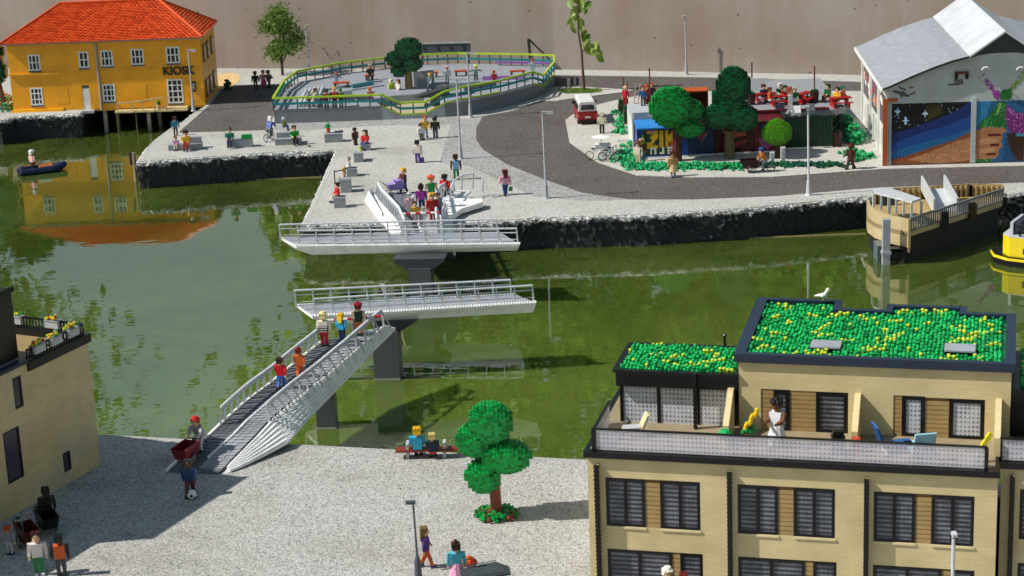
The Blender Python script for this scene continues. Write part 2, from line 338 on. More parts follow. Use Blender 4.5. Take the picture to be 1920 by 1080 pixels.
def mosaic(mb, x0, x1, z0, z1, y, dx, dz, base, polys, extra=None):
    """picture laid in small tiles: base colour, then coloured outlines, later ones on top"""
    nz = int((z1 - z0) / dz); nx = int((x1 - x0) / dx)
    for k in range(nz):
        row = []
        for i in range(nx):
            X = x0 + (i + .5) * dx; Z = z0 + (k + .5) * dz; c = base
            for pc, pp in polys:
                if ptin(X, Z, pp): c = pc
            if extra: c = extra(X, Z, c)
            row.append(c)
        i = 0
        while i < nx:
            j = i
            while j < nx and row[j] == row[i]: j += 1
            if row[i]:
                a = x0 + i * dx; b = x0 + j * dx; c0 = z0 + k * dz
                mb.quad((a, y, c0), (b, y, c0), (b, y, c0 + dz), (a, y, c0 + dz), pl(row[i], .45))
            i = j
# ================================================================== SETTING
mb = MB(); mb.box(-1500, 1500, -400, 2600, -3.6, -3.5, gravel('earth', [(.1, '4a4a38'), (.9, '6b6a4e')], 1, 'dddddd')); structure('ground', mb)
bed = bpy.data.materials.new('pond_bed'); T_, B_, N_, L_ = nodes(bed); n_ = tex(N_, L_, 'Noise', .22, Detail=7, Roughness=.6, Distortion=.8); r_ = ramp(N_, [(.32, '405422'), (.5, '708440'), (.68, 'a0aa58')]); L_.new(n_.outputs[0], r_.inputs[0]); L_.new(r_.outputs[0], B_.inputs['Base Color']); B_.inputs['Roughness'].default_value = 1
mb = MB(); mb.quad((-95, 60, WZ - .9), (95, 60, WZ - .9), (95, 200, WZ - .9), (-95, 200, WZ - .9), bed); structure('pond_bed', mb)
mb = MB(); mb.quad((-95, 60, WZ), (95, 60, WZ), (95, 200, WZ), (-95, 200, WZ), water_mat()); structure('water', mb)
grass_m = gravel('lawn_soil', [(.1, '33471a'), (.9, '55702c')], 4, 'dddddd')
mb = MB()
wl = [G(-900, 112), G(400, 128), G(1040, 130), G(1580, 140), G(2900, 165)]
mb.prism([(-260, 206), (wl[0].x, wl[0].y + 2), (wl[2].x, wl[2].y + 2), (wl[4].x, wl[4].y + 2), (260, 160), (260, 420), (-260, 420)], -3.2, -.05, grass_m); structure('lawn', mb)

def quay(pts, closed=False, seed=1):
    rnd = random.Random(seed); mb = MB(); rows = 15; P = []
    for a, b in zip(pts, pts[1:]):
        a = Vector(a[:2]); b = Vector(b[:2]); n = max(2, int((b - a).length / .22))
        for i in range(n): P.append(a.lerp(b, i / n))
    P.append(Vector(pts[-1][:2])); nrm = []
    for i in range(len(P)):
        t = (P[min(i + 1, len(P) - 1)] - P[max(i - 1, 0)]).normalized(); nrm.append(Vector((t.y, -t.x)))
    vs = []
    for i, (p, n) in enumerate(zip(P, nrm)):
        for k in range(rows):
            f = k / (rows - 1); z = .015 - 3.0 * f ** 1.3
            o = -.25 if k == 0 else .10 - .06 * f + .06 * math.sin(f * 6) + rnd.uniform(-.07, .07) + .07 * math.sin(i * .31 + seed) * f + (rnd.uniform(0, .16) if rnd.random() < .2 and k > 1 else 0)
            vs.append((p.x + n.x * o, p.y + n.y * o, z + (rnd.uniform(-.03, .04) if k == 1 else rnd.uniform(-.05, .05) if k > 1 else 0)))
    fs = [(i * rows + k, i * rows + k + 1, (i + 1) * rows + k + 1, (i + 1) * rows + k) for i in range(len(P) - 1) for k in range(rows - 1)]
    mb.add(vs, fs, QM); return mb
# near promenade
ne = [G(-700, 780), G(0, 806), G(190, 815), G(650, 838), G(1100, 862), G(2600, 950)]
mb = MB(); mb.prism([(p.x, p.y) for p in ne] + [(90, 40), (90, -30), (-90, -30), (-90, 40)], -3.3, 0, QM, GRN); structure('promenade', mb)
# far plaza
pz = [G(383, 200), G(362, 212), G(345, 226), G(320, 240), G(296, 258), G(278, 275), G(266, 290), G(259, 303),
      G(330, 298), G(400, 293), G(500, 286), G(632, 280)]
pz2 = [G(632, 280), G(605, 340), G(585, 385), G(568, 420)]
pz3 = [G(568, 420), G(640, 419), G(700, 417), G(850, 421), G(1000, 408), G(1200, 402), G(1400, 390), G(1620, 368), G(1760, 362), G(2500, 350)]
poly = [(p.x, p.y) for p in pz + pz2[1:] + pz3[1:]] + [(90, 160), (90, 200), (wl[2].x, wl[2].y + 3), (wl[1].x - 4, wl[1].y + 4), (-29, 199), (-26.9, 188.5)]
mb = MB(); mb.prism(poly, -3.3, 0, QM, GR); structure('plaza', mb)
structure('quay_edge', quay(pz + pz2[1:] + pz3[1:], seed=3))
# left bank under the kiosk, strip behind
lb = [G(-500, 225), G(0, 226), G(25, 219), G(60, 216), G(150, 212)]
lbx = lb[-1].x
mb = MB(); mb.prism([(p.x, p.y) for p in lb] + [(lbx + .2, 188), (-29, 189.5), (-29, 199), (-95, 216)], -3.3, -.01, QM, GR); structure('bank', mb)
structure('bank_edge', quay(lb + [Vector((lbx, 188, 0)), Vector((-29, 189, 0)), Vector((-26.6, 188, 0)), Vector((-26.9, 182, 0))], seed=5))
# narrow tide beams along the quays
tm = pl('8a8450', .8)
def beam(a, b):
    mb = MB(); a = a - Vector((0, .28, 0)); b = b - Vector((0, .28, 0)); mb.bar((a.x, a.y, WZ + .03), (b.x, b.y, WZ + .03), .09, tm); return mb
structure('tide_line', beam(G(262, 345, WZ), G(604, 331, WZ))); structure('tide_line', beam(G(975, 461, WZ), G(1622, 437, WZ))); structure('tide_line', beam(G(0, 263, WZ), G(158, 254, WZ)))
# roads and pavements
def sheet(name, pts, z, m, thick=None):
    mb = MB(); p = [(q.x, q.y) for q in pts]
    if thick: mb.prism(p, z - thick, z, m)
    else:
        mb.prism(p, -.05, z, m)
    return structure(name, mb)
sheet('road', [G(334, 249), G(398, 192), G(420, 160), G(560, 157), G(528, 190), G(514, 215), G(502, 244), G(430, 246)], .012, ASP)
rd = [G(1038, 141), G(1300, 145), G(1560, 152), G(1800, 160), G(2400, 172), G(2400, 333), G(1920, 342), G(1640, 352), G(1450, 368), G(1300, 374), G(1180, 374), G(1090, 361),
      G(1020, 336), G(950, 308), G(905, 280), G(893, 262), G(893, 240), G(905, 218), G(960, 208), G(1010, 190), G(1040, 175), G(1040, 160)]
sheet('road', rd, .012, ASP)
sheet('pavement', [G(868, 224), G(905, 218), G(893, 240), G(893, 262), G(905, 280), G(950, 308), G(1020, 336), G(1090, 361), G(1180, 374), G(1100, 377), G(1000, 368), G(930, 335), G(880, 312), G(825, 305), G(836, 262), G(846, 232)], .006, GR2)
sheet('pavement', [G(515, 243), G(515, 232), G(846, 218), G(868, 224), G(846, 232), G(700, 236), G(560, 245)], .007, GR2)
isl = [G(1060, 226), G(1090, 205), G(1150, 190), G(1200, 180), G(1290, 172), G(1600, 172), G(2400, 182), G(2400, 300), G(1920, 312), G(1660, 318), G(1450, 333), G(1300, 334), G(1195, 330), G(1120, 305), G(1068, 268)]
sheet('pavement', isl, .07, PAV)
sheet('pavement', [G(1040, 164), G(1100, 164), G(1190, 170), G(1160, 175), G(1085, 184), G(1045, 190), G(1015, 190), G(1040, 175)], .07, PAV)
sheet('verge', [G(1045, 170), G(1090, 166), G(1130, 171), G(1110, 176), G(1060, 177)], .10, grass_m)
sheet('path', [G(0, 190), G(22, 185), G(32, 207), G(0, 212)], .03, GR)
sand = []
for i in range(20):
    q = G(418, 152); sand.append(Vector((q.x + 1.6 * math.cos(i * .314), q.y + 4.2 * math.sin(i * .314), 0)))
sheet('sand', sand, .02, gravel('sand', [(.1, 'b89868'), (.9, 'dcbf8e')], 8, 'eeeeee'))

# concrete wall behind everything
mb = MB(); cm = concrete_mat(); th = .8
for a, b in zip(wl, wl[1:]):
    t = (b - a).normalized(); n = Vector((-t.y, t.x, 0))
    mb.prism([(a.x, a.y), (b.x, b.y), (b.x + n.x * th, b.y + n.y * th), (a.x + n.x * th, a.y + n.y * th)], -.2, 7.6, cm)
tag(mb.build('concrete_wall'), 'tall stained brown concrete wall closing the back of the model harbour', 'wall')
mb = MB(); q = G(443, 118)
mb.ring((q.x, q.y - .1, .75), .28, .05, pl('1c1a1c'), n=14); tag(mb.build('wall_hoop'), 'small black oval hoop at the foot of the brown concrete wall', 'hoop')
# dark bracket in front of the wall
mb = MB(); k = pl('4a4140', .6); q = G(1000, 131); q.y -= .6
a = Vector((q.x - .2, q.y, 0)); mb.bar(a, (a.x - .15, a.y, 3.1), .28, k); tg = G(1030, 131)
mb.bar((a.x - .12, a.y, 3.05), (tg.x + .1, a.y, 1.0), .16, k); tag(mb.build('steel_bracket'), 'dark steel post with one slanting arm in front of the brown wall', 'bracket')

# ------------------------------------------------------------------ reflected trees beyond the wall
def leaftree(name, loc, hgt, rad_, label, group, leaf=.55, n=2600, mats=None, trunk='4a3a2c', seed=0, base=.25, tw=.022):
    rnd = random.Random(seed); o = empty(name, loc, rnd.uniform(0, 6), label, 'tree', group); t = MB(); tm_ = pl(trunk, .9)
    t.tube((0, 0, 0), (0, 0, hgt * .55), hgt * tw, tm_, r2=hgt * tw * .5); cl = []
    for i in range(16):
        a = rnd.uniform(0, 6.28); f = rnd.uniform(base + .1, 1); rr = rad_ * math.sin(math.pi * min(1, max(.12, (f - base) / (1 - base) * .9 + .1))) * rnd.uniform(.2, .9)
        c = Vector((rr * math.cos(a), rr * math.sin(a), hgt * f * .93)); cl.append((c, rad_ * rnd.uniform(.28, .5)))
        t.tube((0, 0, max(hgt * .15, c.z - rad_ * .9)), c, hgt * .007, tm_, r2=hgt * .002, n=5)
    t.build('trunk', o); cr = MB()
    for i in range(n):
        c, r = rnd.choice(cl); q = Vector((rnd.gauss(0, .5), rnd.gauss(0, .5), rnd.gauss(0, .42))) * r + c
        u = Vector((rnd.uniform(-1, 1), rnd.uniform(-1, 1), rnd.uniform(-1, 1))).normalized(); v = u.orthogonal().normalized(); s_ = leaf * rnd.uniform(.6, 1.2)
        cr.add([q - u * s_, q + v * s_ * .5, q + u * s_, q - v * s_ * .5], [(0, 1, 2, 3)], rnd.choice(mats))
    cr.build('crown', o); return o
LM = [leafmat('leaf_dark', '4a6420', '6a8430', .5), leafmat('leaf_mid', '6a8a2c', '92aa44', .5)]
spots = [(-78, 222, 30, 10), (-64, 214, 36, 10), (-54, 222, 20, 6), (-20, 216, 30, 6), (-13, 208, 38, 8), (-3, 216, 40, 9), (9, 210, 36, 9), (20, 214, 42, 9), (31, 206, 36, 8), (43, 208, 42, 10), (56, 204, 32, 9), (-38, 236, 15, 5), (-88, 218, 52, 15), (-68, 226, 56, 15), (-2, 226, 58, 15), (14, 228, 62, 16), (34, 226, 60, 16), (54, 222, 56, 14)]
high = [(-80, 254, 80, 31), (-7, 252, 78, 28)]
lab = ['broad', 'tall', 'low rounded', 'slim', 'high', 'very tall', 'wide', 'towering', 'dense', 'massive', 'far right', 'short', 'leftmost huge', 'huge', 'high domed', 'highest', 'broad high', 'rightmost high']
for i, (x, y, h, r) in enumerate(spots):
    leaftree('garden_tree', (x, y, -.05), h, r, lab[i] + ' leafy garden tree beyond the concrete wall, seen mirrored in the water', 'garden trees beyond the wall', leaf=1.0, n=2600, mats=LM, seed=i + 3)
for i, (x, y, h, r) in enumerate(high):
    leaftree('garden_tree', (x, y, -.05), h, r, ('left', 'right', 'middle')[i] + ' spreading high crowned tree beyond the wall, mirrored in the water', 'garden trees beyond the wall', leaf=1.25, n=5200, mats=LM, seed=i + 60, base=(.5, .5, .64)[i], tw=(.012, .012, .005)[i])
# live saplings in the model
q = G(530, 141)
leaftree('sapling', q, 6.5, 2.3, 'small live tree with fine leaves near the yellow kiosk house', None, leaf=.17, n=6500, mats=[leafmat('fine_leaf', '628034', '92b056', .4), leafmat('fine_leaf_dark', '4a642a', '6c883c', .4)], seed=44, base=.22)
q = G(1096, 172); o = empty('sapling', q, 0, 'thin live sapling with a few big bright leaves on a patch of grass', 'tree'); t = MB(); sm = pl('5a4030', .9)
pts = [Vector((0, 0, 0)), Vector((-.1, 0, 2)), Vector((-.15, 0, 3.6)), Vector((-.4, 0, 5.4)), Vector((-.35, 0, 7.8)), Vector((-.2, 0, 9.5))]
for i in range(5): t.tube(pts[i], pts[i + 1], .12 - .018 * i, sm, n=6)
t.tube(pts[2], (.9, 0, 4.3), .04, sm, n=5); t.tube((-.38, 0, 5), (.5, .1, 5.0), .03, sm, n=5); t.build('trunk', o)
lm = [leafmat('big_leaf', '55782a', '8aa83e', .45), leafmat('big_leaf_pale', '86a04a', 'b0c264', .5)]
cr = MB(); rnd = random.Random(9)
for (x, z) in [(-.9, 6.0), (-1.2, 6.4), (-.5, 6.6), (-.1, 6.2), (-.7, 7.2), (-.2, 7.4), (.1, 7.9), (.3, 7.2), (-1.0, 7.8), (-.5, 8.3), (.2, 8.6), (.5, 7.8), (-.1, 5.7), (.1, 5.2), (.4, 4.8), (.3, 4.4), (.7, 4.0), (.9, 3.6), (1.3, 3.9), (1.4, 3.3), (.5, 3.7), (1.1, 4.2), (0, 9.0), (-.4, 9.4), (1.5, 2.9), (.1, 4.9), (-.8, 5.6)]:
    a = rnd.uniform(-.9, .9); s_ = rnd.uniform(.42, .62); M = Matrix.Translation((x, rnd.uniform(-.4, .4), z)) @ Matrix.Rotation(rnd.uniform(-.8, .8), 4, 'Z') @ Matrix.Rotation(a, 4, 'Y') @ Matrix.Rotation(rnd.uniform(-.5, .5), 4, 'X')
    out = [(0, -1), (.38, -.65), (.5, -.1), (.33, .5), (0, 1), (-.33, .5), (-.5, -.1), (-.38, -.65)]
    vs = [M @ Vector((0, .05, 0))] + [M @ Vector((u * s_ * 1.2, -abs(u) * .25 * s_, -v * s_)) for u, v in out]
    cr.add(vs, [(0, i + 1, (i + 1) % 8 + 1) for i in range(8)], rnd.choice(lm))
cr.build('leaves', o)
tg = MB(); rnd = random.Random(4)
for i in range(500):
    q = G(rnd.uniform(1048, 1128), rnd.uniform(168, 176)); h = rnd.uniform(.1, .32); a = rnd.uniform(0, 3.1)
    tg.add([(q.x, q.y, .08), (q.x + .05 * math.cos(a), q.y + .05 * math.sin(a), .08), (q.x + rnd.uniform(-.1, .1), q.y, .08 + h)], [(0, 1, 2)], rnd.choice(LM + lm[:1]))
tag(tg.build('grass'), 'rough tufts of green grass around the thin sapling', 'grass', kind='stuff')
# ================================================================== BUILDINGS
BLK = pl('0c0c10', .3); TAN = brick('cdbc90', 'c6b588', seam='9a8c68'); TANS = pl('d8c89c', .4); WOOD = pl('a6895a', .5); WOODD = pl('74592f', .6)
WHT = pl('e4e4e2', .35); GRY = pl('9a9da3', .4); LGR = pl('b4b7bb', .38); DGR = pl('53585e', .4); BLUEBLK = pl('1c2434', .3)
def window(par, x0, x1, z0, z1, y, label=None, mull=1, fm=BLK, fw=.13, pane=PANE, dep=.1, name='window'):
    mb = MB(); h = fw
    mb.box(x0, x0 + h, y - .02, y + dep, z0, z1, fm); mb.box(x1 - h, x1, y - .02, y + dep, z0, z1, fm)
    mb.box(x0 + h, x1 - h, y - .02, y + dep, z0, z0 + h * .8, fm); mb.box(x0 + h, x1 - h, y - .02, y + dep, z1 - h, z1, fm)
    for k in range(mull):
        c = x0 + (x1 - x0) * (k + 1) / (mull + 1); mb.box(c - h * .5, c + h * .5, y - .03, y + dep - .01, z0 + h * .8, z1 - h, fm)
    f = mb.build(name, par)
    if label: f['label'] = label
    p = MB(); p.box(x0 + h * .4, x1 - h * .4, y + .03, y + dep + .02, z0 + h * .4, z1 - h * .4, pane); p.build('pane', f)
    return f
def planks(par, x0, x1, z0, z1, y, step=.19):
    mb = MB(); z = z0; mb.box(x0, x1, y + .02, y + .1, z0, z1, WOODD)
    while z + step <= z1 + .01: mb.box(x0, x1, y - .02, y + .03, z + .02, z + step - .005, WOOD); z += step
    mb.build('plank_panel', par)
def toothpipe(par, x, y, z0, z1, w=.16, name='downpipe'):
    mb = MB(); z = z0; k = 0
    while z < z1: mb.box(x - w / 2 - (.03 if k % 2 else 0), x + w / 2 - (.03 if k % 2 else 0), y, y + .22, z, min(z1, z + .09), BLK); z += .09; k += 1
    mb.build(name, par)
ROOFG = [pl('1cb860', .3), pl('109c50', .3), pl('08783c', .35), pl('c3d03c', .35)]
def greenroof(par, poly, z, seed, skip=()):
    rnd = random.Random(seed); mb = MB(); x0 = min(p[0] for p in poly); x1 = max(p[0] for p in poly); y0 = min(p[1] for p in poly); y1 = max(p[1] for p in poly)
    mb.prism(poly, z - .1, z, ROOFG[2]); p = .16; nx = int((x1 - x0) / p); ny = int((y1 - y0) / p)
    for j in range(ny):
        run = 0
        for i in range(nx):
            x = x0 + (i + .5) * p; y = y0 + (j + .5) * p
            if not ptin(x, y, poly) or any(a < x < b and c < y < e for a, b, c, e in skip): continue
            if run > 0: run -= 1; m = ROOFG[3]
            else:
                r = rnd.random(); m = ROOFG[3] if r < .035 else ROOFG[0] if r < .55 else ROOFG[1] if r < .85 else ROOFG[2]
                if r < .018: run = rnd.choice((1, 2, 3))
            h = rnd.choice((.02, .06, .1, .15)) + (.06 if m is ROOFG[3] else 0); x += rnd.uniform(-.03, .03); y += rnd.uniform(-.03, .03)
            r_ = .075 if m is not ROOFG[3] else .085
            mb.tube((x, y, z - .02), (x, y, z + h), r_ * .62, m, n=5, cap=False); mb.ball((x, y, z + h + .02), r_, m, n=6, k=4, sz=.8)
    return tag(mb.build('roof_planting', par), kind='stuff')

# ---- terraced apartment house, lower right
AO = (2.7, 75.0); AA = math.atan2(-3.9, 15.3)
def apartment(loc, label, L=15.8, main=True):
    o = empty('apartment_building', loc, AA, label, 'building', 'brick apartment houses by the promenade'); D = 12
    holes = []; wins = []; pans = []
    for k in range(3):
        x = k * 5.25
        for a, b, c, e, mu in ((.7, 2.28, 2.8, 4.86, 1), (2.88, 4.48, 2.8, 4.86, 1), (.7, 3.32, -.02, 1.8, 1), (3.64, 4.55, -.02, 1.8, 0)):
            if x + b < L: holes.append((x + a, x + b, c, e)); wins.append((x + a, x + b, c, e, mu))
        if x + 2.88 < L: pans += [(x + 2.28, x + 2.88, 2.8, 4.86), (x + 3.32, x + 3.64, 0, 1.8)]
    mb = MB(); skin_wall(mb, 0, L, -.02, 5.72, 0, .12, holes + pans, TAN)
    mb.box(0, L, .125, D, -.3, 5.7, TAN)
    for a, b, c, e in holes:                            # bright sloping sill bricks under each opening
        if c > 1: mb.box(a + .02, b + .03, -.05, 0, c - .09, c - .005, TANS)
    for z in (.02,): mb.box(-.015, 0, 0, .125, -.3, 5.72, TAN)
    mb.box(L, L + .015, 0, .125, -.3, 5.72, TAN)
    mb.build('wall', o)
    for a, b, c, e, mu in wins: window(o, a, b, c, e, .02, mull=mu, pane=PANE)
    for a, b, c, e in pans: planks(o, a, b, c, e, .05)
    for k in range(4):
        if .42 + k * 5.27 < L: toothpipe(o, .42 + k * 5.27, -.4, -.3, 5.45)
    for k in range(4):                                  # fins behind the pipes
        if .42 + k * 5.27 < L: mb = MB(); mb.box(.36 + k * 5.27, .48 + k * 5.27, -.2, -.002, -.3, 5.45, pl('a89a72', .5)); mb.build('fin', o)
    mb = MB(); mb.box(-.12, L + .1, -.2, D + .1, 5.725, 5.98, BLK); mb.box(.1, L - .1, .12, D - .1, 5.985, 6.0, pl('8f8266', .6)); mb.build('balcony_slab', o)
    return o, D
ap, D = apartment((AO[0], AO[1], 0), 'large tan brick apartment house with green studded roof and long glazed balcony')
# balcony guard
mb = MB(); L = 15.35
mb.box(.35, L, 0, .06, 6.02, 6.85, RAIL); mb.box(.28, .34, .06, 3.0, 6.02, 6.85, RAIL); gl = mb.build('balcony_glass', ap)
mb = MB(); mb.box(.2, L + .05, -.03, .08, 6.855, 6.915, BLK); mb.box(.24, .36, .085, 3.2, 6.855, 6.915, BLK); mb.box(.2, .37, -.06, .11, 5.99, 6.85, BLK); mb.box(L - .05, L + .1, -.05, .1, 5.99, 6.85, BLK)
mb.build('handrail', ap)
# penthouse
holes = [(7.0, 7.66, 5.99, 7.74), (8.69, 9.96, 5.99, 7.72), (12.05, 12.95, 5.99, 7.7), (13.87, 15.24, 5.99, 7.66)]
pans = [(6.5, 7.0, 5.99, 7.74), (7.66, 8.69, 5.99, 7.72), (11.72, 12.05, 5.99, 7.7), (12.95, 13.87, 5.99, 7.66)]
mb = MB(); skin_wall(mb, 5.63, 16.2, 5.99, 8.86, 3.1, .12, holes + pans, TAN); mb.box(5.64, 16.19, 3.225, 9.6, 5.99, 8.86, TAN)
mb.box(5.62, 5.64, 3.1, 3.225, 5.99, 8.86, TAN); mb.build('wall', ap)
for i, (a, b, c, e) in enumerate(holes): window(ap, a, b, c, e, 3.12, mull=0, pane=(PANE, PANE, PANEL, PANEL)[i], fw=.17)
for a, b, c, e in pans: planks(ap, a, b, c, e, 3.15)
R_ = [(5.45, 2.95), (16.35, 2.95), (16.35, 9.55), (14.35, 9.55), (14.35, 10.35), (11.0, 10.35), (11.0, 9.55), (9.1, 9.55), (9.1, 10.75), (5.45, 10.75)]
Ri = [(5.9, 3.25), (15.95, 3.25), (15.95, 9.25), (14.05, 9.25), (14.05, 10.05), (11.3, 10.05), (11.3, 9.25), (8.8, 9.25), (8.8, 10.45), (5.9, 10.45)]
mb = MB(); n = len(R_); z0, z1 = 8.865, 9.22
for i in range(n):
    j = (i + 1) % n; a, b, c, e = R_[i], R_[j], Ri[j], Ri[i]
    mb.add([(a[0], a[1], z0), (b[0], b[1], z0), (b[0], b[1], z1), (a[0], a[1], z1), (c[0], c[1], z1), (e[0], e[1], z1), (c[0], c[1], z0), (e[0], e[1], z0)],
           [(0, 1, 2, 3), (3, 2, 4, 5), (5, 4, 6, 7), (0, 7, 6, 1)], brick('1e2a40', '19233a', seam='070a10', bw=.95, bh=.9, rough=.3))
mb.build('roof_rim', ap)
sk = [(8.35, 9.55, 4.1, 5.0), (13.6, 14.8, 4.25, 5.15)]
greenroof(ap, Ri, 8.98, 5, skip=sk)
for a, b, c, e in sk: mb = MB(); mb.box(a + .03, b - .03, c + .03, e - .03, 8.9, 9.19, BLK); mb.box(a, b, c, e, 9.195, 9.26, brick('9a9ea6', '8d9199', bw=.15, bh=9, seam='60646c')); mb.build('skylight', ap)
# black pavilion with glass
mb = MB(); mb.box(.62, 5.6, 3.05, 6.5, 7.62, 8.22, BLK); mb.box(.5, 5.62, 2.95, 3.2, 8.225, 8.34, BLK); mb.box(.5, 5.62, 6.35, 6.6, 8.225, 8.34, BLK); mb.box(.5, .78, 3.205, 6.345, 8.225, 8.34, BLK)
for x in (.72, 2.25, 3.85, 5.3): mb.box(x, x + .14, 3.3, 3.45, 5.99, 7.615, BLK)
mb.box(.72, .84, 6.1, 6.25, 5.99, 7.615, BLK); mb.box(.86, 5.5, 6.15, 6.25, 5.99, 7.615, BLK); mb.build('pavilion_frame', ap)
toothpipe(ap, 3.9, 2.75, 5.99, 8.35, w=.12)
for a, b in ((.87, 2.24), (2.4, 3.84), (4.0, 5.29)):
    mb = MB(); mb.box(a, b, 3.34, 3.4, 5.99, 7.61, PANEL); mb.build('glass_wall', ap)
greenroof(ap, [(.78, 3.2), (5.45, 3.2), (5.45, 6.35), (.78, 6.35)], 8.28, 8)
mb = MB(); mb.tube((4.6, 6.5, 8.3), (4.6, 6.5, 8.75), .06, BLK); mb.ball((4.6, 6.5, 8.8), .1, BLK); mb.build('chimney_pipe', ap)
# sloped dividers on the balcony
def divider(x, y1=3.08, y0=1.35):
    mb = MB(); T = Matrix.Rotation(rad(90), 4, 'Z'); mb.T = Matrix.Translation((x, 0, 0)) @ T
    mb.vprism([(y0, 6.0), (y1, 6.0), (y1, 7.75), (y1 - .28, 7.75), (y0, 6.75)], -.12, .12, TAN); mb.build('balcony_divider', ap)
divider(5.32); divider(10.35); divider(15.75)
# neighbour
nb, _ = apartment((AO[0] + 15.95 * math.cos(AA) - math.sin(AA) * 1.0, AO[1] + 15.95 * math.sin(AA) + 1.0 * math.cos(AA), 0), 'neighbouring tan brick apartment house cut off by the right edge of the picture', L=10)
mb = MB(); mb.box(0, 10, 0, .06, 6.02, 6.85, RAIL); mb.build('balcony_glass', nb); mb = MB(); mb.box(-.1, 10, -.04, .09, 6.855, 6.95, BLK); mb.build('handrail', nb)
mb = MB(); mb.box(.3, 10, 2.2, 7, 5.99, 8.1, BLK); mb.build('pavilion_frame', nb)
mb = MB(); mb.box(.9, 3.5, 2.12, 2.18, 6.0, 7.5, PANE); mb.build('glass_wall', nb)
greenroof(nb, [(.6, 2.5), (6, 2.5), (6, 6.7), (.6, 6.7)], 8.2, 11)

# ---- house at the left edge
lo = G(0, 980); LA = rad(63.74)
lb_ = empty('apartment_building', lo, LA, 'tan brick house at the left edge with flower boxes round its roof terrace', 'building', 'brick apartment houses by the promenade')
TAN2 = brick('c4b286', 'baa87c', seam='8a7e5c', bw=.62, dapple=.9)  # reflected dapple is put into the brick colour
holes = [(1.9, 2.5, 4.72, 6.2), (.85, 1.98, 1.5, 3.95), (4.76, 5.32, .6, 1.55)]
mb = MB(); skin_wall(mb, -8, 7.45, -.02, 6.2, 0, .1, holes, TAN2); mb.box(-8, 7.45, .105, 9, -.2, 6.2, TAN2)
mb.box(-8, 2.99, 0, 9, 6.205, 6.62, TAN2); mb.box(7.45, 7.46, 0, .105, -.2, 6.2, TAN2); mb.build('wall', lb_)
for a, b, c, e in holes: window(lb_, a, b, c, e, .03, mull=0, fw=.09, pane=pl('3e3a48', .2))
mb = MB(); mb.box(3.0, 7.6, -.1, .35, 6.205, 6.62, BLK); mb.box(7.2, 7.6, .355, 9, 6.205, 6.62, BLK); mb.box(-8, 3.05, -.12, .3, 6.625, 6.8, BLUEBLK); mb.build('roof_rim', lb_)
mb = MB(); mb.box(3.0, 7.2, .35, 9, 6.205, 6.26, pl('8f7a50', .6)); mb.build('terrace_floor', lb_)
mb = MB(); mb.box(-8, 2.98, .3, 9, 6.625, 6.72, GRY); mb.build('roof', lb_)
mb = MB(); mb.box(-4.4, 3.2, .6, 9, 6.73, 10.0, brick('0e0e12', '0a0a0e', seam='000000')); mb.box(-4.4, 3.3, .5, .6, 9.85, 10.1, BLK); mb.build('roof_house', lb_)
mb = MB(); mb.box(3.25, 3.9, 1.6, 2.9, 6.27, 6.9, pl('5a3418')); mb.box(3.3, 5.2, .8, 1.0, 6.27, 6.5, pl('6b4420')); mb.build('terrace_step', lb_)
def rail_bars(par, pts, z0, h, m, step=.18, name='railing', w=.05):
    mb = MB()
    for a, b in zip(pts, pts[1:]):
        a = Vector((a[0], a[1], 0)); b = Vector((b[0], b[1], 0)); n = max(1, int((b - a).length / step))
        mb.bar(a + Vector((0, 0, z0 + h)), b + Vector((0, 0, z0 + h)), .09, m); mb.bar(a + Vector((0, 0, z0 + .08)), b + Vector((0, 0, z0 + .08)), .06, m)
        for i in range(n + 1): c = a.lerp(b, i / n); mb.box(c.x - w / 2, c.x + w / 2, c.y - w / 2, c.y + w / 2, z0, z0 + h, m)
    return mb.build(name, par)
rail_bars(lb_, [(3.2, .12), (7.35, .12), (7.35, 6)], 6.62, .5, BLK)
YEL = pl('d9b32a'); RED = pl('b01e18'); GRN_ = pl('0f8a3c'); LIME = pl('a6c828')
def flowerbox(par_obj, lx, ly, rz, label):
    p = (Matrix.Translation(lo) @ Matrix.Rotation(LA, 4, 'Z')) @ Vector((lx, ly, 6.8))
    o = empty('flower_box', p, LA + rz, label, 'flower box', 'flower boxes on the roof terrace'); mb = MB()
    mb.box(-.38, .38, -.17, .17, 0, .32, LGR); mb.box(-.4, .4, -.19, .19, .32, .38, GRY); mb.build('box', o); mb = MB(); rnd = random.Random(int(lx * 10 + ly * 7))
    for i in range(14):
        m = rnd.choice((YEL, RED, LIME, GRN_, YEL)); mb.ball((rnd.uniform(-.38, .38), rnd.uniform(-.15, .15), .42 + rnd.uniform(0, .16)), .085, m, n=6, k=4)
    mb.build('flowers', o)
flowerbox(lb_, 7.3, 4.0, rad(90), 'grey flower box on the back railing beside the black roof house')
flowerbox(lb_, 7.3, 1.8, rad(90), 'grey flower box on the back railing near the terrace corner')
flowerbox(lb_, 6.5, .12, 0, 'grey flower box hung on the side railing closest to the terrace corner')
flowerbox(lb_, 5.2, .12, 0, 'grey flower box in the middle of the side railing')
flowerbox(lb_, 4.0, .12, 0, 'grey flower box on the side railing nearest the lower roof')

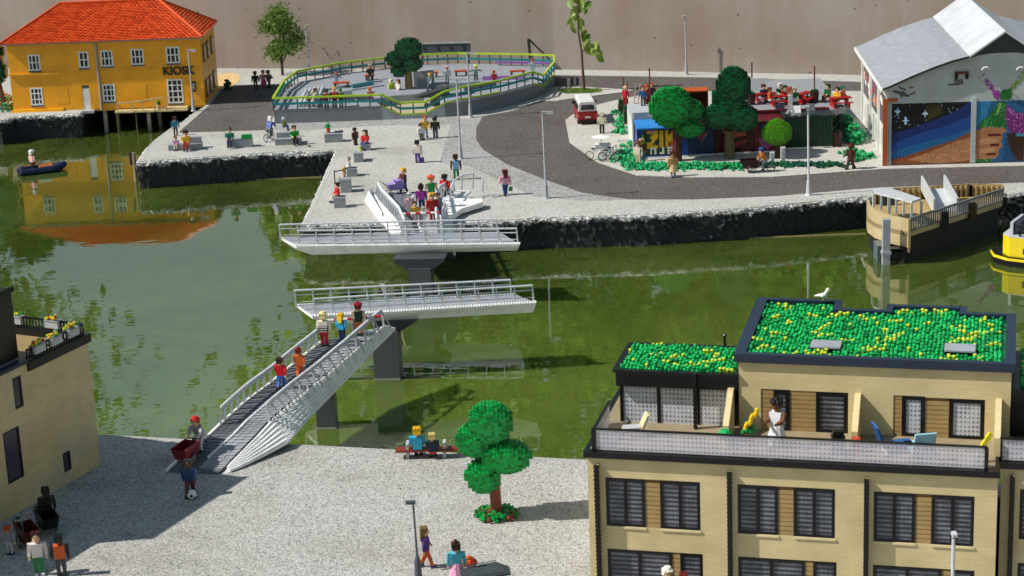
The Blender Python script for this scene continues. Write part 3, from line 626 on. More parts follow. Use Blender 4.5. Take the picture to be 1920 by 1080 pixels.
# ---- yellow kiosk house
ko = G(26, 210); kb = G(385, 197); KA = math.atan2(kb.y - ko.y, kb.x - ko.x); KW = 17.4; KD = 7.6
k_ = empty('kiosk_house', ko, KA, 'yellow two storey house on piles with orange tiled hip roof and KIOSK lettering', 'building')
YW = brick('eea40c', 'ea9e0a', seam='8a5f08', amt=.35); YB = pl('e8ac1c', .4)
tops = [(1.78, 2.87, 3.7, 5.15, 3), (6.36, 7.27, 3.78, 5.26, 2), (8.34, 9.45, 3.84, 5.29, 3), (11.08, 12.25, 3.89, 5.33, 3), (14.26, 15.47, 3.91, 5.4, 3)]
lows = [(1.66, 2.78, .54, 2.14, 3, 3), (8.23, 9.36, .64, 2.24, 3, 3), (14.09, 15.5, .27, 2.46, 3, 4)]
door = (6.39, 7.04, 0, 2.2)
holes = [t[:4] for t in tops] + [t[:4] for t in lows] + [door]
mb = MB(); skin_wall(mb, 0, KW, -.02, 6.15, 0, .1, holes, YW); mb.box(0, KW, .105, KD, -.2, 6.15, YW)
mb.box(-.005, 0, 0, .105, -.2, 6.15, YW); mb.box(KW, KW + .005, 0, .105, -.2, 6.15, YW); mb.build('wall', k_)
def lattice(par, x0, x1, z0, z1, nx, nz, y=.03, name='window'):
    mb = MB(); t = .13; mb.box(x0, x0 + t, y - .05, y + .06, z0, z1, WHT); mb.box(x1 - t, x1, y - .05, y + .06, z0, z1, WHT); mb.box(x0 + t, x1 - t, y - .05, y + .06, z0, z0 + t, WHT); mb.box(x0 + t, x1 - t, y - .05, y + .06, z1 - t, z1, WHT)
    for i in range(1, nx): c = x0 + (x1 - x0) * i / nx; mb.box(c - .05, c + .05, y - .03, y + .05, z0 + t, z1 - t, WHT)
    for i in range(1, nz): c = z0 + (z1 - z0) * i / nz; mb.box(x0 + t, x1 - t, y - .04, y + .045, c - .045, c + .045, WHT)
    f = mb.build('frame', par) if name is None else mb.build(name, par); p = MB(); p.box(x0 + .05, x1 - .05, y + .052, y + .07, z0 + .05, z1 - .05, pl('3a3338', .15)); p.build('pane', f)
    s = MB(); s.box(x0 - .02, x1 + .02, -.08, -.002, z0 - .14, z0 - .01, DGR); s.build('sill', f)
for a, b, c, e, n in tops: lattice(k_, a, b, c, e, n, 2)
for a, b, c, e, n, n2 in lows: lattice(k_, a, b, c, e, n, n2)
mb = MB(); mb.box(door[0], door[1], .02, .09, 0, 1.9, WHT); mb.box(door[0], door[1], .02, .09, 1.92, 2.2, DGR); d_ = mb.build('door', k_); mb = MB(); mb.ball((door[0] + .1, 0, 1.0), .05, DGR); mb.build('handle', d_)
mb = MB(); mb.box(door[0] - .3, door[1] + .35, -.6, -.02, -.25, -.02, LGR); mb.build('doorstep', k_)
mb = MB()
for z in (3.35, 5.95): mb.box(-.06, KW + .06, -.07, -.002, z, z + .1, YB)
mb.box(-.12, 4.5, -.16, -.07, 3.33, 3.47, YB); mb.box(-.1, 4.6, -.3, -.005, -.1, .2, YB); mb.box(-.12, 4.7, -.42, -.3, -.2, .02, YB)
for x, z in ((4.0, .6), (4.0, 3.9), (11.1, .6)): mb.box(x, x + 1.1, -.02, -.004, z, z + 1.4, YW)
mb.build('moulding', k_)
mb = MB(); mb.tube((8.02, -.1, -.1), (8.02, -.1, 6.1), .09, GRY); mb.build('downpipe', k_)
# side wall details
for y in (1.0, 3.0, 5.2):
    for z in (.5, 3.7): mb = MB(); mb.box(KW + .01, KW + .09, y, y + 1.1, z, z + 1.6, pl('4a3020')); mb.box(KW + .095, KW + .12, y + .15, y + .95, z + .15, z + 1.45, pl('c8b8a0')); mb.build('side_window', k_)
mb = MB(); OR = [pl('cc4a1a', .45), pl('bc4014', .45), pl('d45420', .45)]; x0, x1, y0, y1 = -.45, KW + .3, -.5, KD + .4; ze, zr = 6.2, 9.05; rx0, rx1, ry = 4.3, KW - 4.1, (y0 + y1) / 2
def tiles(e0, e1, r0, r1, n=24):
    e0, e1, r0, r1 = map(Vector, (e0, e1, r0, r1)); up = (r0 - e0).cross(e1 - e0).normalized()
    if up.z < 0: up = -up
    for i in range(n):
        a, b = i / n, min(1, (i + 1.25) / n); p = [e0.lerp(r0, a), e1.lerp(r1, a), e1.lerp(r1, b), e0.lerp(r0, b)]
        wd = (p[1] - p[0]).length; m_ = max(1, int(wd / .42))
        for j in range(m_):
            f0, f1 = j / m_, (j + 1) / m_; q = [p[0].lerp(p[1], f0), p[0].lerp(p[1], f1), p[3].lerp(p[2], f1), p[3].lerp(p[2], f0)]
            mid0 = p[0].lerp(p[1], (f0 + f1) / 2) + up * .15; mid1 = p[3].lerp(p[2], (f0 + f1) / 2) + up * .04; m = random.choice(OR)
            q0 = [q[0] + up * .08, mid0, q[1] + up * .08, q[2] + up * .0, mid1, q[3] + up * .0]
            mb.add(q0 + [q[0], q[1]], [(0, 1, 4, 5), (1, 2, 3, 4), (0, 6, 7, 2, 1)], m)
tiles((x0, y0, ze), (x1, y0, ze), (rx0, ry, zr), (rx1, ry, zr), 25)
tiles((x1, y0, ze), (x1, y1, ze), (rx1, ry, zr), (rx1, ry, zr), 18); tiles((x1, y1, ze), (x0, y1, ze), (rx1, ry, zr), (rx0, ry, zr), 12); tiles((x0, y1, ze), (x0, y0, ze), (rx0, ry, zr), (rx0, ry, zr), 18)
for a, b in (((x0, y0, ze), (rx0, ry, zr)), ((x1, y0, ze), (rx1, ry, zr)), ((rx0, ry, zr), (rx1, ry, zr)), ((x1, y1, ze), (rx1, ry, zr))): mb.tube((a[0], a[1], a[2] + .12), (b[0], b[1], b[2] + .12), .11, OR[2], n=6)
rf = mb.build('roof', k_)
mb = MB(); mb.box(x0, x1, y0, y0 + .12, ze - .06, ze + .06, GRY); mb.box(x1 - .12, x1, y0 + .12, y1, ze - .06, ze + .06, LGR); mb.box(x0, x0 + .12, y0 + .12, y1, ze - .06, ze + .06, GRY); mb.build('gutter', rf)
def lettering(par, text, loc, size, m, rz=0, ext=.05, rx=90, w=1.0):
    cu = bpy.data.curves.new('lettering', 'FONT'); cu.body = text; cu.size = size; cu.extrude = ext; cu.offset = size * .02; cu.align_x = 'CENTER'; cu.align_y = 'CENTER'
    t = bpy.data.objects.new('lettering', cu); C.objects.link(t); bpy.context.view_layer.update()
    me = bpy.data.meshes.new_from_object(t.evaluated_get(bpy.context.evaluated_depsgraph_get())); bpy.data.objects.remove(t)
    me.materials.clear(); me.materials.append(m); o = bpy.data.objects.new('lettering', me); C.objects.link(o); o.parent = par; o.location = loc; o.rotation_euler = (rad(rx), 0, rz); o.scale = (w, 1, 1); return o
lettering(k_, 'KIOSK', (15.25, -.08, 3.2), 1.05, pl('1c120c', .5), w=.95, ext=.07)
mb = MB(); mb.box(16.35, 16.68, -.14, -.01, 1.3, 2.2, pl('1a1a1e')); 
for z in (1.5, 1.65, 1.8, 1.95): mb.box(16.4, 16.62, -.16, -.142, z, z + .05, pl('d0d0d0'))
mb.build('menu_board', k_)
PILE = pl('8a8676', .8)
mb = MB()
for x, y in ((8.05, .1), (8.7, 2.2), (12.0, .1), (12.6, 2.0)):
    p = MB(); p.box(x, x + .32, y, y + .32, -3.3, -.2, PILE); p.build('pile', k_)
# deck in front of the kiosk with rail
dk = empty('wooden_deck', ko + Vector((0, 0, 0)), KA, 'pale timber deck with rail in front of the kiosk door, standing on thin piles', 'deck'); TW = pl('c2b284', .6)
mb = MB()
for i in range(11): mb.box(9.4 + i * .6, 9.98 + i * .6, -1.1 - .05 * (i % 3), -.1, -.24, -.1, TW)
mb.box(14.0, 15.9, -.9, -.08, -.095, .03, TW); mb.build('planking', dk)
mb = MB(); zz = [.62, .7, .78, .95, 1.0]; xs = [9.6, 10.9, 11.9, 12.9, 13.9]
for i, (x, z) in enumerate(zip(xs, zz)): mb.box(x, x + .1, -1.0, -.9, -.1, z, TW)
for i in range(4): mb.bar((xs[i], -.95, zz[i]), (xs[i + 1] + .1, -.95, zz[i + 1]), .1, TW)
mb.build('railing', dk)
for x in (9.5, 11.2): 
    mb = MB(); mb.box(x, x + .1, -1.0, -.9, -3.2, -.24, pl('6a5f40', .8)); mb.build('post', dk)
def potplant(name, loc, label, pot, leaf, s=1.0, group=None):
    o = empty(name, loc, 0, label, 'potted plant', group); mb = MB(); mb.tube((0, 0, 0), (0, 0, .35 * s), .14 * s, pot, r2=.2 * s, n=10); mb.build('pot', o)
    mb = MB(); rnd = random.Random(len(label))
    for i in range(22): a = rnd.uniform(0, 6.3); r = rnd.uniform(.02, .2) * s; mb.ball((r * math.cos(a), r * math.sin(a), (.42 + rnd.uniform(0, .45) * (1 - r / s / .3)) * s), .085 * s, leaf, n=6, k=4)
    mb.build('foliage', o); return o
M = Matrix.Translation(ko) @ Matrix.Rotation(KA, 4, 'Z')
potplant('potted_plant', M @ Vector((13.3, -.6, -.1)), 'small green plant in a tan pot on the kiosk deck', TW, GRN_)

# ---- warehouse with mural, right
wo = G(1665, 312); wb = G(1920, 305); WA = math.atan2(wb.y - wo.y, wb.x - wo.x); WW = 16.4; WD = 17.2
wh = empty('warehouse', wo, WA, 'white warehouse with grey corrugated roof, raised white skylight and colourful mural', 'building')
WB = brick('b6bcbe', 'b1b7b9', seam='949a9c', amt=.3); WLW = brick('d8d8d4', 'd2d2ce', seam='a8a8a4', amt=.3)  # front greyer than the sunny side, its shade put into the wall colour
prof = [(0, 5.9), (1.5, 6.55), (3, 7.15), (4.5, 7.65), (6, 8.0), (7.2, 8.18), (8.2, 8.2)]
full = prof + [(WW - x, z) for x, z in prof[::-1][1:]]
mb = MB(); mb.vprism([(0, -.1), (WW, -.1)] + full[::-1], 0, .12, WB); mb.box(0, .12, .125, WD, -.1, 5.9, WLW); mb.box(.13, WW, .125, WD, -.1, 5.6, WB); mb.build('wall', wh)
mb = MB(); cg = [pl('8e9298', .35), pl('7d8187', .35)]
ov = [(-.5, 5.72)] + prof[:5] + [(6.1, 8.02)]; nseg = 46
for side in (0, 1):
    for (xa, za), (xb, zb) in zip(ov, ov[1:]):
        if side: xa, xb = WW - xa, WW - xb
        for i in range(nseg):
            y0 = -.35 + (WD + .6) * i / nseg; y1 = -.35 + (WD + .6) * (i + 1) / nseg; ym = (y0 + y1) / 2
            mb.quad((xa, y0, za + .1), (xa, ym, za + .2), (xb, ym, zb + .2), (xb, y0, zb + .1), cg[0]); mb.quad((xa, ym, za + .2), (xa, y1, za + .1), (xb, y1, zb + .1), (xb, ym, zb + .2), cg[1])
mb.build('roof', wh)
mb = MB()
for (xa, za), (xb, zb) in zip(ov, ov[1:]): mb.add([(xa, -.4, za + .03), (xb, -.4, zb + .03), (xb, -.4, zb + .18), (xa, -.4, za + .18), (xa, -.3, za + .03), (xb, -.3, zb + .03), (xb, -.3, zb + .18), (xa, -.3, za + .18)], [(0, 1, 2, 3), (4, 7, 6, 5), (0, 4, 5, 1), (3, 2, 6, 7)], pl('2c3236'))
mb.box(-.6, -.45, -.4, WD + .3, 5.62, 5.86, WHT); mb.build('roof_trim', wh)
mb = MB(); mx = 5.95; mz = 8.0; pz_ = 9.75; cx_ = WW / 2; WR = brick('c4c8d0', 'c0c4cc', seam='a8aab0', bw=30, bh=.2, amt=.5, rough=.35)
mb.vprism([(mx, mz + .12), (WW - mx, mz + .12), (cx_, pz_ - .1)], .1, WD - .2, pl('3d464c'))
for s_ in (1, -1):
    a = cx_ + s_ * (cx_ - mx + .25); mb.add([(a, -.5, mz), (cx_, -.5, pz_), (cx_, WD + .3, pz_), (a, WD + .3, mz), (a, -.5, mz + .14), (cx_, -.5, pz_ + .14), (cx_, WD + .3, pz_ + .14), (a, WD + .3, mz + .14)], [(0, 3, 2, 1), (4, 5, 6, 7), (0, 1, 5, 4), (2, 3, 7, 6), (1, 2, 6, 5), (3, 0, 4, 7)], WR)
mb.build('skylight', wh)
# mural: picture in small tiles, on the wall plane
def wp(*pts): return [WALL(wo, WA, x, y) for x, y in pts]
polys = [('101430', wp((1660, 180), (1830, 180), (1830, 320), (1660, 320))),
         ('0a0c14', wp((1665, 185), (1822, 185), (1800, 204), (1760, 222), (1700, 243), (1665, 252))),
         ('3a3216', wp((1735, 196), (1765, 196), (1768, 212), (1740, 226))),
         ('152c6c', wp((1665, 252), (1700, 243), (1760, 222), (1800, 204), (1820, 190), (1822, 216), (1780, 234), (1720, 252), (1665, 272))),
         ('184890', wp((1665, 272), (1720, 252), (1780, 234), (1822, 216), (1822, 240), (1790, 252), (1720, 270), (1665, 286))),
         ('1e6298', wp((1665, 286), (1720, 270), (1790, 252), (1822, 240), (1822, 262), (1760, 275), (1700, 292), (1665, 300))),
         ('8a4a26', wp((1665, 302), (1700, 292), (1750, 275), (1790, 262), (1822, 246), (1822, 310), (1665, 312))),
         ('b07850', wp((1700, 300), (1745, 284), (1790, 266), (1821, 256), (1821, 300), (1760, 307)))]
rnd = random.Random(2)
stars = [WALL(wo, WA, x, y) for x, y in ((1683, 209), (1735, 213), (1698, 226))]
def sky_extra(X, Z, c):
    for sx_, sz_ in stars:
        dx, dz = abs(X - sx_), abs(Z - sz_)
        if (dx < .05 and dz < .28) or (dz < .05 and dx < .22) or (dx < .1 and dz < .1): return 'bcd8ee'
    if c == '0a0c14' and rnd.random() < .012: return 'a8b4c0'
    if c == 'b07850' and rnd.random() < .18: return 'cf9c74'
    if c == '8a4a26' and rnd.random() < .06: return 'a8683c'
    return c
mb = MB(); mosaic(mb, .2, 6.0, .12, 4.72, -.02, .08, .0625, '1e6298', polys, sky_extra); mb.build('mural', wh)
polys = [('1f5f8c', wp((1830, 186), (1990, 186), (1990, 312), (1830, 312))), ('2a7fae', wp((1830, 186), (1860, 186), (1845, 230), (1830, 240))), ('174a78', wp((1885, 260), (1925, 250), (1925, 305), (1880, 305))),
         ('7a2a78', wp((1888, 196), (1905, 210), (1925, 212), (1925, 255), (1895, 250), (1886, 232), (1884, 205))), ('b060b0', wp((1890, 200), (1900, 212), (1898, 216), (1889, 206))),
         ('1c6a2c', wp((1872, 190), (1888, 192), (1884, 215), (1886, 236), (1884, 244), (1836, 244), (1838, 228), (1856, 215))), ('7ab05a', wp((1874, 192), (1879, 194), (1872, 214), (1866, 216))), ('3a8a44', wp((1846, 224), (1856, 222), (1850, 238), (1842, 240))),
         ('1c6a2c', wp((1830, 298), (1860, 298), (1858, 305), (1830, 306))),
         ('b07850', wp((1830, 244), (1850, 238), (1884, 240), (1887, 246), (1878, 252), (1880, 258), (1876, 266), (1880, 272), (1872, 282), (1872, 290), (1865, 298), (1830, 298))),
         ('c89068', wp((1834, 262), (1858, 258), (1874, 261), (1862, 268), (1836, 272))), ('c89068', wp((1834, 280), (1858, 277), (1870, 279), (1858, 286), (1836, 288))),
         ('5a1c14', wp((1850, 251), (1878, 251), (1876, 255), (1854, 256))), ('5a1c14', wp((1856, 269), (1874, 269), (1872, 273), (1856, 274))), ('5a1c14', wp((1850, 287), (1868, 287), (1866, 291), (1850, 292))),
         ('3a2418', wp((1888, 250), (1908, 248), (1925, 258), (1925, 300), (1905, 300), (1895, 280), (1890, 264))), ('3f8fb0', wp((1905, 250), (1920, 250), (1920, 256), (1906, 255)))]
mb = MB(); mosaic(mb, 6.36, 9.9, .12, 4.74, -.02, .08, .0625, None, polys, lambda X, Z, c: ('d8a0d0' if c == '7a2a78' and rnd.random() < .04 else '8ac080' if c == '1c6a2c' and rnd.random() < .04 else c)); mb.build('mural', wh)
polys = [('1c6a2c', wp((1877, 170), (1895, 166), (1898, 176), (1890, 196), (1873, 196))), ('9a3a98', wp((1860, 172), (1872, 168), (1876, 178), (1872, 188), (1864, 184)))]
spl = []
for i in range(90):
    a = rnd.random(); x = 1868 - 30 * a + rnd.uniform(-9, 9) * a; y = 178 - 45 * a + rnd.uniform(-10, 10) * a; r_ = rnd.uniform(1.2, 3.6) * (1.15 - a); spl.append((rnd.choice(('9a3a98', 'b45ab0', '7a2a78')), wp((x - r_, y), (x, y - r_), (x + r_, y), (x, y + r_))))
    a = rnd.random(); x = 1892 + 34 * a + rnd.uniform(-9, 9) * a; y = 170 - 36 * a + rnd.uniform(-9, 9) * a; spl.append((rnd.choice(('7aa82c', '9cc040', '5a8a28')), wp((x - r_, y), (x, y - r_), (x + r_, y), (x, y + r_))))
mb = MB(); mosaic(mb, 6.36, 9.9, 4.75, 7.0, -.02, .08, .0625, None, spl + polys); mb.build('mural', wh)
mb = MB(); gf = [('4a4e58', [(1674, 168), (1690, 172), (1704, 178), (1706, 182), (1690, 180), (1674, 172)]), ('3c404a', [(1686, 162), (1700, 168), (1700, 171), (1686, 166)]), ('5a5e68', [(1684, 174), (1694, 170), (1700, 176), (1690, 184)]), ('4a4e58', [(1706, 176), (1716, 172), (1717, 175), (1706, 179)]), ('9a5060', [(1704, 163), (1714, 163), (1714, 165), (1704, 165)]),
                ('4a4e58', [(1778, 158), (1806, 153), (1806, 158), (1790, 160), (1776, 161)]), ('6a6e74', [(1788, 149), (1806, 149), (1804, 156), (1790, 156)])]
mosaic(mb, .3, 6.0, 4.8, 6.9, -.01, .08, .0625, None, [(c, wp(*p)) for c, p in gf]); mb.build('graffiti', wh)
mb = MB(); P_ = WALL(wo, WA, 1823, 190); mb.box(6.0, 6.34, -.08, 0, 0, 4.95, WB); mb.box(.06, .2, -.06, -.001, 0, 4.72, WB); mb.box(.2, WW, -.1, -.025, 0, .11, pl('3a3c44')); mb.build('pilaster', wh)
mb = MB(); mb.box(-.42, -.1, -.16, -.02, 0, 5.1, pl('b2552c')); mb.box(-.095, .62, -.16, -.02, 4.86, 5.1, pl('b2552c')); mb.build('downpipe', wh)
a = wp((1790, 134), (1815, 147)); mb = MB(); mb.box(a[0][0], a[1][0], -.25, -.01, a[0][1] - .15, a[0][1], pl('5a2418')); mb.box(a[0][0], a[0][0] + .2, -.2, -.01, a[1][1], a[0][1] - .16, BLK); mb.box(a[1][0] - .2, a[1][0], -.2, -.01, a[1][1], a[0][1] - .16, BLK); mb.build('bracket', wh)
for px in (1847, 1912):
    mb = MB(); a = WALL(wo, WA, px, 126); mb.path([(a[0] - .3, -.4, a[1] - .12), (a[0] - .15, -.5, a[1] + .08), (a[0] + .1, -.5, a[1] + .08), (a[0] + .3, -.4, a[1] - .08)], .06, WHT)
    mb.build('wall_lamp', wh)
# posters and piers along the sunny side
T = Matrix.Rotation(rad(-90), 4, 'Z')
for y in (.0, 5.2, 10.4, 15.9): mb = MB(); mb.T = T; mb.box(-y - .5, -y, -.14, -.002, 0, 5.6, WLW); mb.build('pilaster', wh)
for n_, (ya, yb) in enumerate(((.6, 4.9), (5.8, 10.1), (11, 15.6))):
    mb = MB(); mb.T = T; rr = random.Random(n_ + 4)
    pp = [(rr.choice(('d8d0c8', '8a3050', 'c87848', '5a5a62', 'e6e2de', '9a2a40')), [(-cx - w_, cz), (-cx + w_, cz), (-cx + w_ * .6, cz + h_), (-cx - w_ * .8, cz + h_ * .9)]) for cx, cz, w_, h_ in [(rr.uniform(ya + .4, yb - .4), rr.uniform(2.7, 4.2), rr.uniform(.2, .7), rr.uniform(.3, 1.0)) for _ in range(9)]]
    mosaic(mb, -yb, -ya, 2.5, 4.9, -.03, .16, .125, '5c5458', pp); mb.build('poster', wh)
for a in (1.2, 2.9, 6.6, 8.4, 12.2): mb = MB(); mb.T = T; mb.box(-a - .8, -a, -.05, -.003, .3, 2.2, pl('bcbcb8')); mb.build('side_window', wh)
# ================================================================== PLAYGROUND
PGC = pl('a0a6ac', .5); LIMEG = pl('a4c62a', .4); TEAL = pl('127a80', .4); DKP = pl('34383a', .5); FLR = pl('8b9098', .5)
pg = empty('playground', G(775, 175), 0, 'raised grey playground deck with lime and teal railing round it', 'playground')
pgo = G(775, 175)
def PL(px, py, z=0.0): return G(px, py, z) - pgo
base = [PL(515, 232), PL(718, 225), PL(752, 223), PL(800, 221), PL(835, 219), PL(866, 217), PL(940, 202), PL(1000, 185), PL(1020, 176), PL(1040, 162), PL(1040, 148), PL(1000, 146), PL(860, 143), PL(785, 146), PL(724, 152), PL(640, 162), PL(560, 178), PL(536, 196)]
top = [1.2, 1.2, .4, .4, 1.2, 1.45, 1.4, 1.4, .7, 1.2, 1.2, 1.2, 1.2, 1.2, 1.2, 1.2, 1.2, 1.2]
inner = [p.copy() for p in base]
fl = [inner[0], inner[1], inner[1].lerp(inner[15], .22), inner[2].lerp(inner[14], .26), inner[3].lerp(inner[13], .26), inner[4].lerp(inner[13], .22), inner[4]] + inner[5:]
mb = MB(); mb.prism([(p.x, p.y) for p in fl], -.1, 1.16, PGC, FLR); mb.prism([(p.x, p.y) for p in (inner[1], inner[4], fl[5], fl[4], fl[3], fl[2])], -.1, .36, PGC, pl('a8a080', .6)); mb.build('floor', pg)
mb = MB(); n = len(base); GP = brick('a2a9b0', '9ca3aa', seam='5c6268', bw=.3, bh=9)
for i in range(n - 1):
    a, b = base[i], base[i + 1]; t = (b - a).normalized(); q = Vector((-t.y, t.x, 0)) * .2; za, zb = top[i], top[i + 1]
    mb.add([(a.x, a.y, -.1), (b.x, b.y, -.1), (b.x, b.y, zb), (a.x, a.y, za), (a.x + q.x, a.y + q.y, -.1), (b.x + q.x, b.y + q.y, -.1), (b.x + q.x, b.y + q.y, zb), (a.x + q.x, a.y + q.y, za)], [(0, 1, 2, 3), (3, 2, 6, 7), (5, 4, 7, 6)], GP)
    if za != zb or i in (2, 8): mb.bar((a.x, a.y - .03, za), (b.x, b.y - .03, zb), .12, LIMEG)
mb.build('parapet', pg)
def rails(par, idx, off=0):
    a_, t_, d_ = MB(), MB(), MB()
    for i, j in zip(idx, idx[1:]):
        a, b = base[i].copy(), base[j].copy(); a.z, b.z = top[i], top[j]; L = (b - a).length; n = max(1, round(L / 1.0)); u = Vector((0, 0, 1))
        a_.bar(a + u * 1.0, b + u * 1.0, .16, LIMEG); t_.bar(a + u * .5, b + u * .5, .18, TEAL)
        for k in range(n): c = a.lerp(b, k / n); d_ = MB(); d_.box(c.x - .05, c.x + .05, c.y - .05, c.y + .05, c.z, c.z + .96, DKP); d_.build('railing_post', par)
    a_.build('top_rail', par); t_.build('middle_rail', par)
rails(pg, list(range(0, 12))); rails(pg, [12, 13]); rails(pg, [14, 15, 16, 17, 0]); rails(pg, [11, 12])
mb = MB(); PUR = pl('8050a0')
mb.bar(base[10].lerp(base[11], .2) + Vector((0, -.3, 1.5)), base[11].lerp(base[12], .5) + Vector((0, -.3, 1.5)), .16, PUR); mb.bar(base[4] + Vector((0, .3, 1.6)), base[5] + Vector((1.2, .9, 1.8)), .12, PUR); mb.build('purple_rail', pg)
mb = MB()                                              # steps and low ridges on the deck
for k in range(5): a = PL(560 + 8 * k, 200, 1.2); b = PL(574 + 8 * k, 168, 1.2); mb.bar((a.x, a.y, 1.2 + .06 * k), (b.x, b.y, 1.2 + .06 * k), .32, LGR, h=.2)
for (x0, y0, x1, y1, w_) in ((600, 170, 716, 152, .25), (640, 172, 720, 160, .18), (668, 188, 700, 172, .2), (800, 150, 990, 146, .3), (860, 160, 990, 152, .18)): a = PL(x0, y0, 1.2); b = PL(x1, y1, 1.2); mb.bar((a.x, a.y, 1.2), (b.x, b.y, 1.2), w_, LGR, h=.18)
for (x0, y0, x1, y1, c_) in ((600, 182, 660, 176, 'b4b8bc'), (640, 190, 700, 184, '787d84'), (820, 168, 900, 158, 'b0b4b8'), (905, 150, 985, 148, '9a6ab0'), (660, 165, 700, 158, '5a9aa8'), (870, 172, 930, 160, '70757c'), (575, 190, 596, 172, '8a9a6a')):
    a = PL(x0, y0, 1.2); b = PL(x1, y1, 1.2); mb.bar((a.x, a.y, 1.19), (b.x, b.y, 1.19), .7, pl(c_, .5), h=.12)
mb.build('step', pg); mb = MB(); a = PL(795, 180, 1.2); mb.vprism([(a.x - .8, 1.16), (a.x + 2.2, 1.16), (a.x + 2.2, 2.0)], a.y - .6, a.y + .9, DKP)
mb.build('skate_ramp', pg); mb = MB(); a = PL(810, 158, 1.2); mb.box(a.x - 1.6, a.x + .2, a.y - .5, a.y + 1, 1.16, 2.5, GRY); mb.build('skate_ramp', pg)
for (x, y, x2) in ((625, 165, 656), (684, 151, 702), (792, 146, 822), (852, 143, 878), (956, 143, 985)):
    a = G(x, y, 1.16); b = G(x2, y - 1.5, 1.16); L = (b - a).length; o = empty('park_bench', a, math.atan2(b.y - a.y, b.x - a.x), {625: 'orange topped bench at the left end of the playground deck', 684: 'orange topped bench beneath the figure in black', 792: 'orange topped bench just right of the playground tree', 852: 'orange topped bench behind the grey lamp post', 956: 'orange topped bench beside the purple rail'}[x], 'bench', 'orange benches on the playground')
    m_ = MB(); m_.box(0, L, -.25, .25, .4, .52, pl('c8481c')); m_.build('seat', o)
    for e in (.1, L - .25): m_ = MB(); m_.box(e, e + .15, -.2, .2, 0, .4, DKP); m_.build('leg', o)
# pergola board behind the tree
a = G(786, 140); b = G(884, 138); o = empty('display_board', a, math.atan2(b.y - a.y, b.x - a.x), 'long dark grey board raised on posts behind the playground tree', 'board'); L = (b - a).length
mb = MB(); mb.box(0, L, 0, .3, 2.0, 3.0, pl('4c545a', .5)); mb.box(-.05, L + .05, -.06, -.003, 2.92, 3.05, LGR)
for k in range(4): mb.box(L * (k + .5) / 4 - .1, L * (k + .5) / 4 + .1, -.05, -.003, 2.4, 2.7, DKP)
mb.build('panel', o)
for e in (.3, L - .3): mb = MB(); mb.box(e, e + .16, .1, .26, 0, 2.0, DKP); mb.build('post', o)

# ================================================================== BRICK TREES
def bricktree(name, loc, label, blobs, trunk, p, h, mats, tm, studs=True, roots=True):
    o = empty(name, loc, 0, label, 'tree'); mb = MB(); vox(mb, blobs, p, h, mats, studs); mb.build('crown', o); t = MB()
    for a, b, w1, w2 in trunk: t.tube(a, b, w1, tm, r2=w2, n=10)
    if roots:
        for k in range(6): an = k * 1.05; t.tube((0, 0, .3), (.34 * math.cos(an), .34 * math.sin(an), 0), .13, tm, r2=.09, n=6)
    t.build('trunk', o); return o
TG = [pl('0f9a46', .3), pl('0a7a36', .3)]; DG = [pl('0a5232', .3), pl('063420', .3)]; BRN = pl('7a3a22', .4); TTR = pl('5e5236', .6); LG = [pl('4f8f14', .35), pl('478410', .35)]; MG = [pl('0a8a3a', .3), pl('076428', .3)]
bt = bricktree('brick_tree', G(932, 968), 'bright green studded toy tree with four round clumps on the near promenade',
    [(-.12, 0, 4.35, 1.0, .9, .88), (-.82, .1, 3.55, .82, .8, .68), (.52, -.25, 2.85, 1.1, .85, .66), (-.5, -.1, 1.95, .8, .8, .72), (-.15, .35, 3.1, .6, .5, 1.0)],
    [((0, 0, 0), (-.05, 0, 1.3), .24, .26), ((-.05, 0, 1.3), (-.2, 0, 3), .26, .16)], .16, .096, TG, BRN)
mb = MB(); rnd = random.Random(5); 
for i in range(130):
    a = rnd.uniform(0, 6.3); r = rnd.uniform(.2, .98) ** .7; m = rnd.choice((TG[0], TG[0], TG[1], BRN)); mb.ball((r * math.cos(a), r * .9 * math.sin(a), .05 + .2 * (1 - r) + rnd.uniform(0, .12)), .1, m, n=6, k=4)
    mb.stud(r * math.cos(a), r * .9 * math.sin(a), .22 + .15 * (1 - r), m, r=.06, h=.06)
mb.build('ground_foliage', bt)
q = G(767, 166, 1.16)
bricktree('brick_tree', q, 'dark green toy tree with tan trunk standing on the playground deck', [(.15, 0, 3.45, 1.2, 1.0, .92), (-1.15, -.1, 2.65, .8, .7, .55), (.45, -.2, 2.15, .9, .8, .55), (-.8, 0, 1.6, .68, .65, .5), (-.2, .2, 2.6, .6, .5, .9)],
    [((0, 0, -.1), (0, 0, 1.9), .36, .3)], .24, .16, DG, pl('8a7448', .6), roots=False)
q = G(1270, 303)
bricktree('brick_tree', q, 'mid green round brick tree in front of the blue graffiti container', [(-.4, 0, 4.15, 1.62, 1.3, 1.5), (1.2, .3, 3.75, .85, .8, .8), (.95, -.2, 2.5, 1.05, .9, .58)],
    [((0, 0, 0), (0, 0, 2.6), .38, .3), ((.1, 0, 1.6), (1.1, 0, 2.6), .18, .12)], .22, .13, MG, pl('4a1c14', .5), roots=False)
q = G(1368, 298)
bricktree('brick_tree', q, 'very dark green brick tree with tan trunk towering over the container cafe', [(.35, .3, 5.45, 1.3, 1.1, 1.45), (-.75, 0, 3.25, 1.3, 1.1, .85), (.9, -.2, 3.1, 1.3, 1.1, .95), (-.45, .6, 4.5, .85, .7, .75), (.3, .1, 3.9, 1.1, .9, .9)],
    [((0, 0, 0), (0, 0, 2.2), .42, .34), ((0, 0, 1.6), (-.5, 0, 2.4), .16, .1)], .22, .14, DG, TTR, roots=False)
q = G(1458, 298)
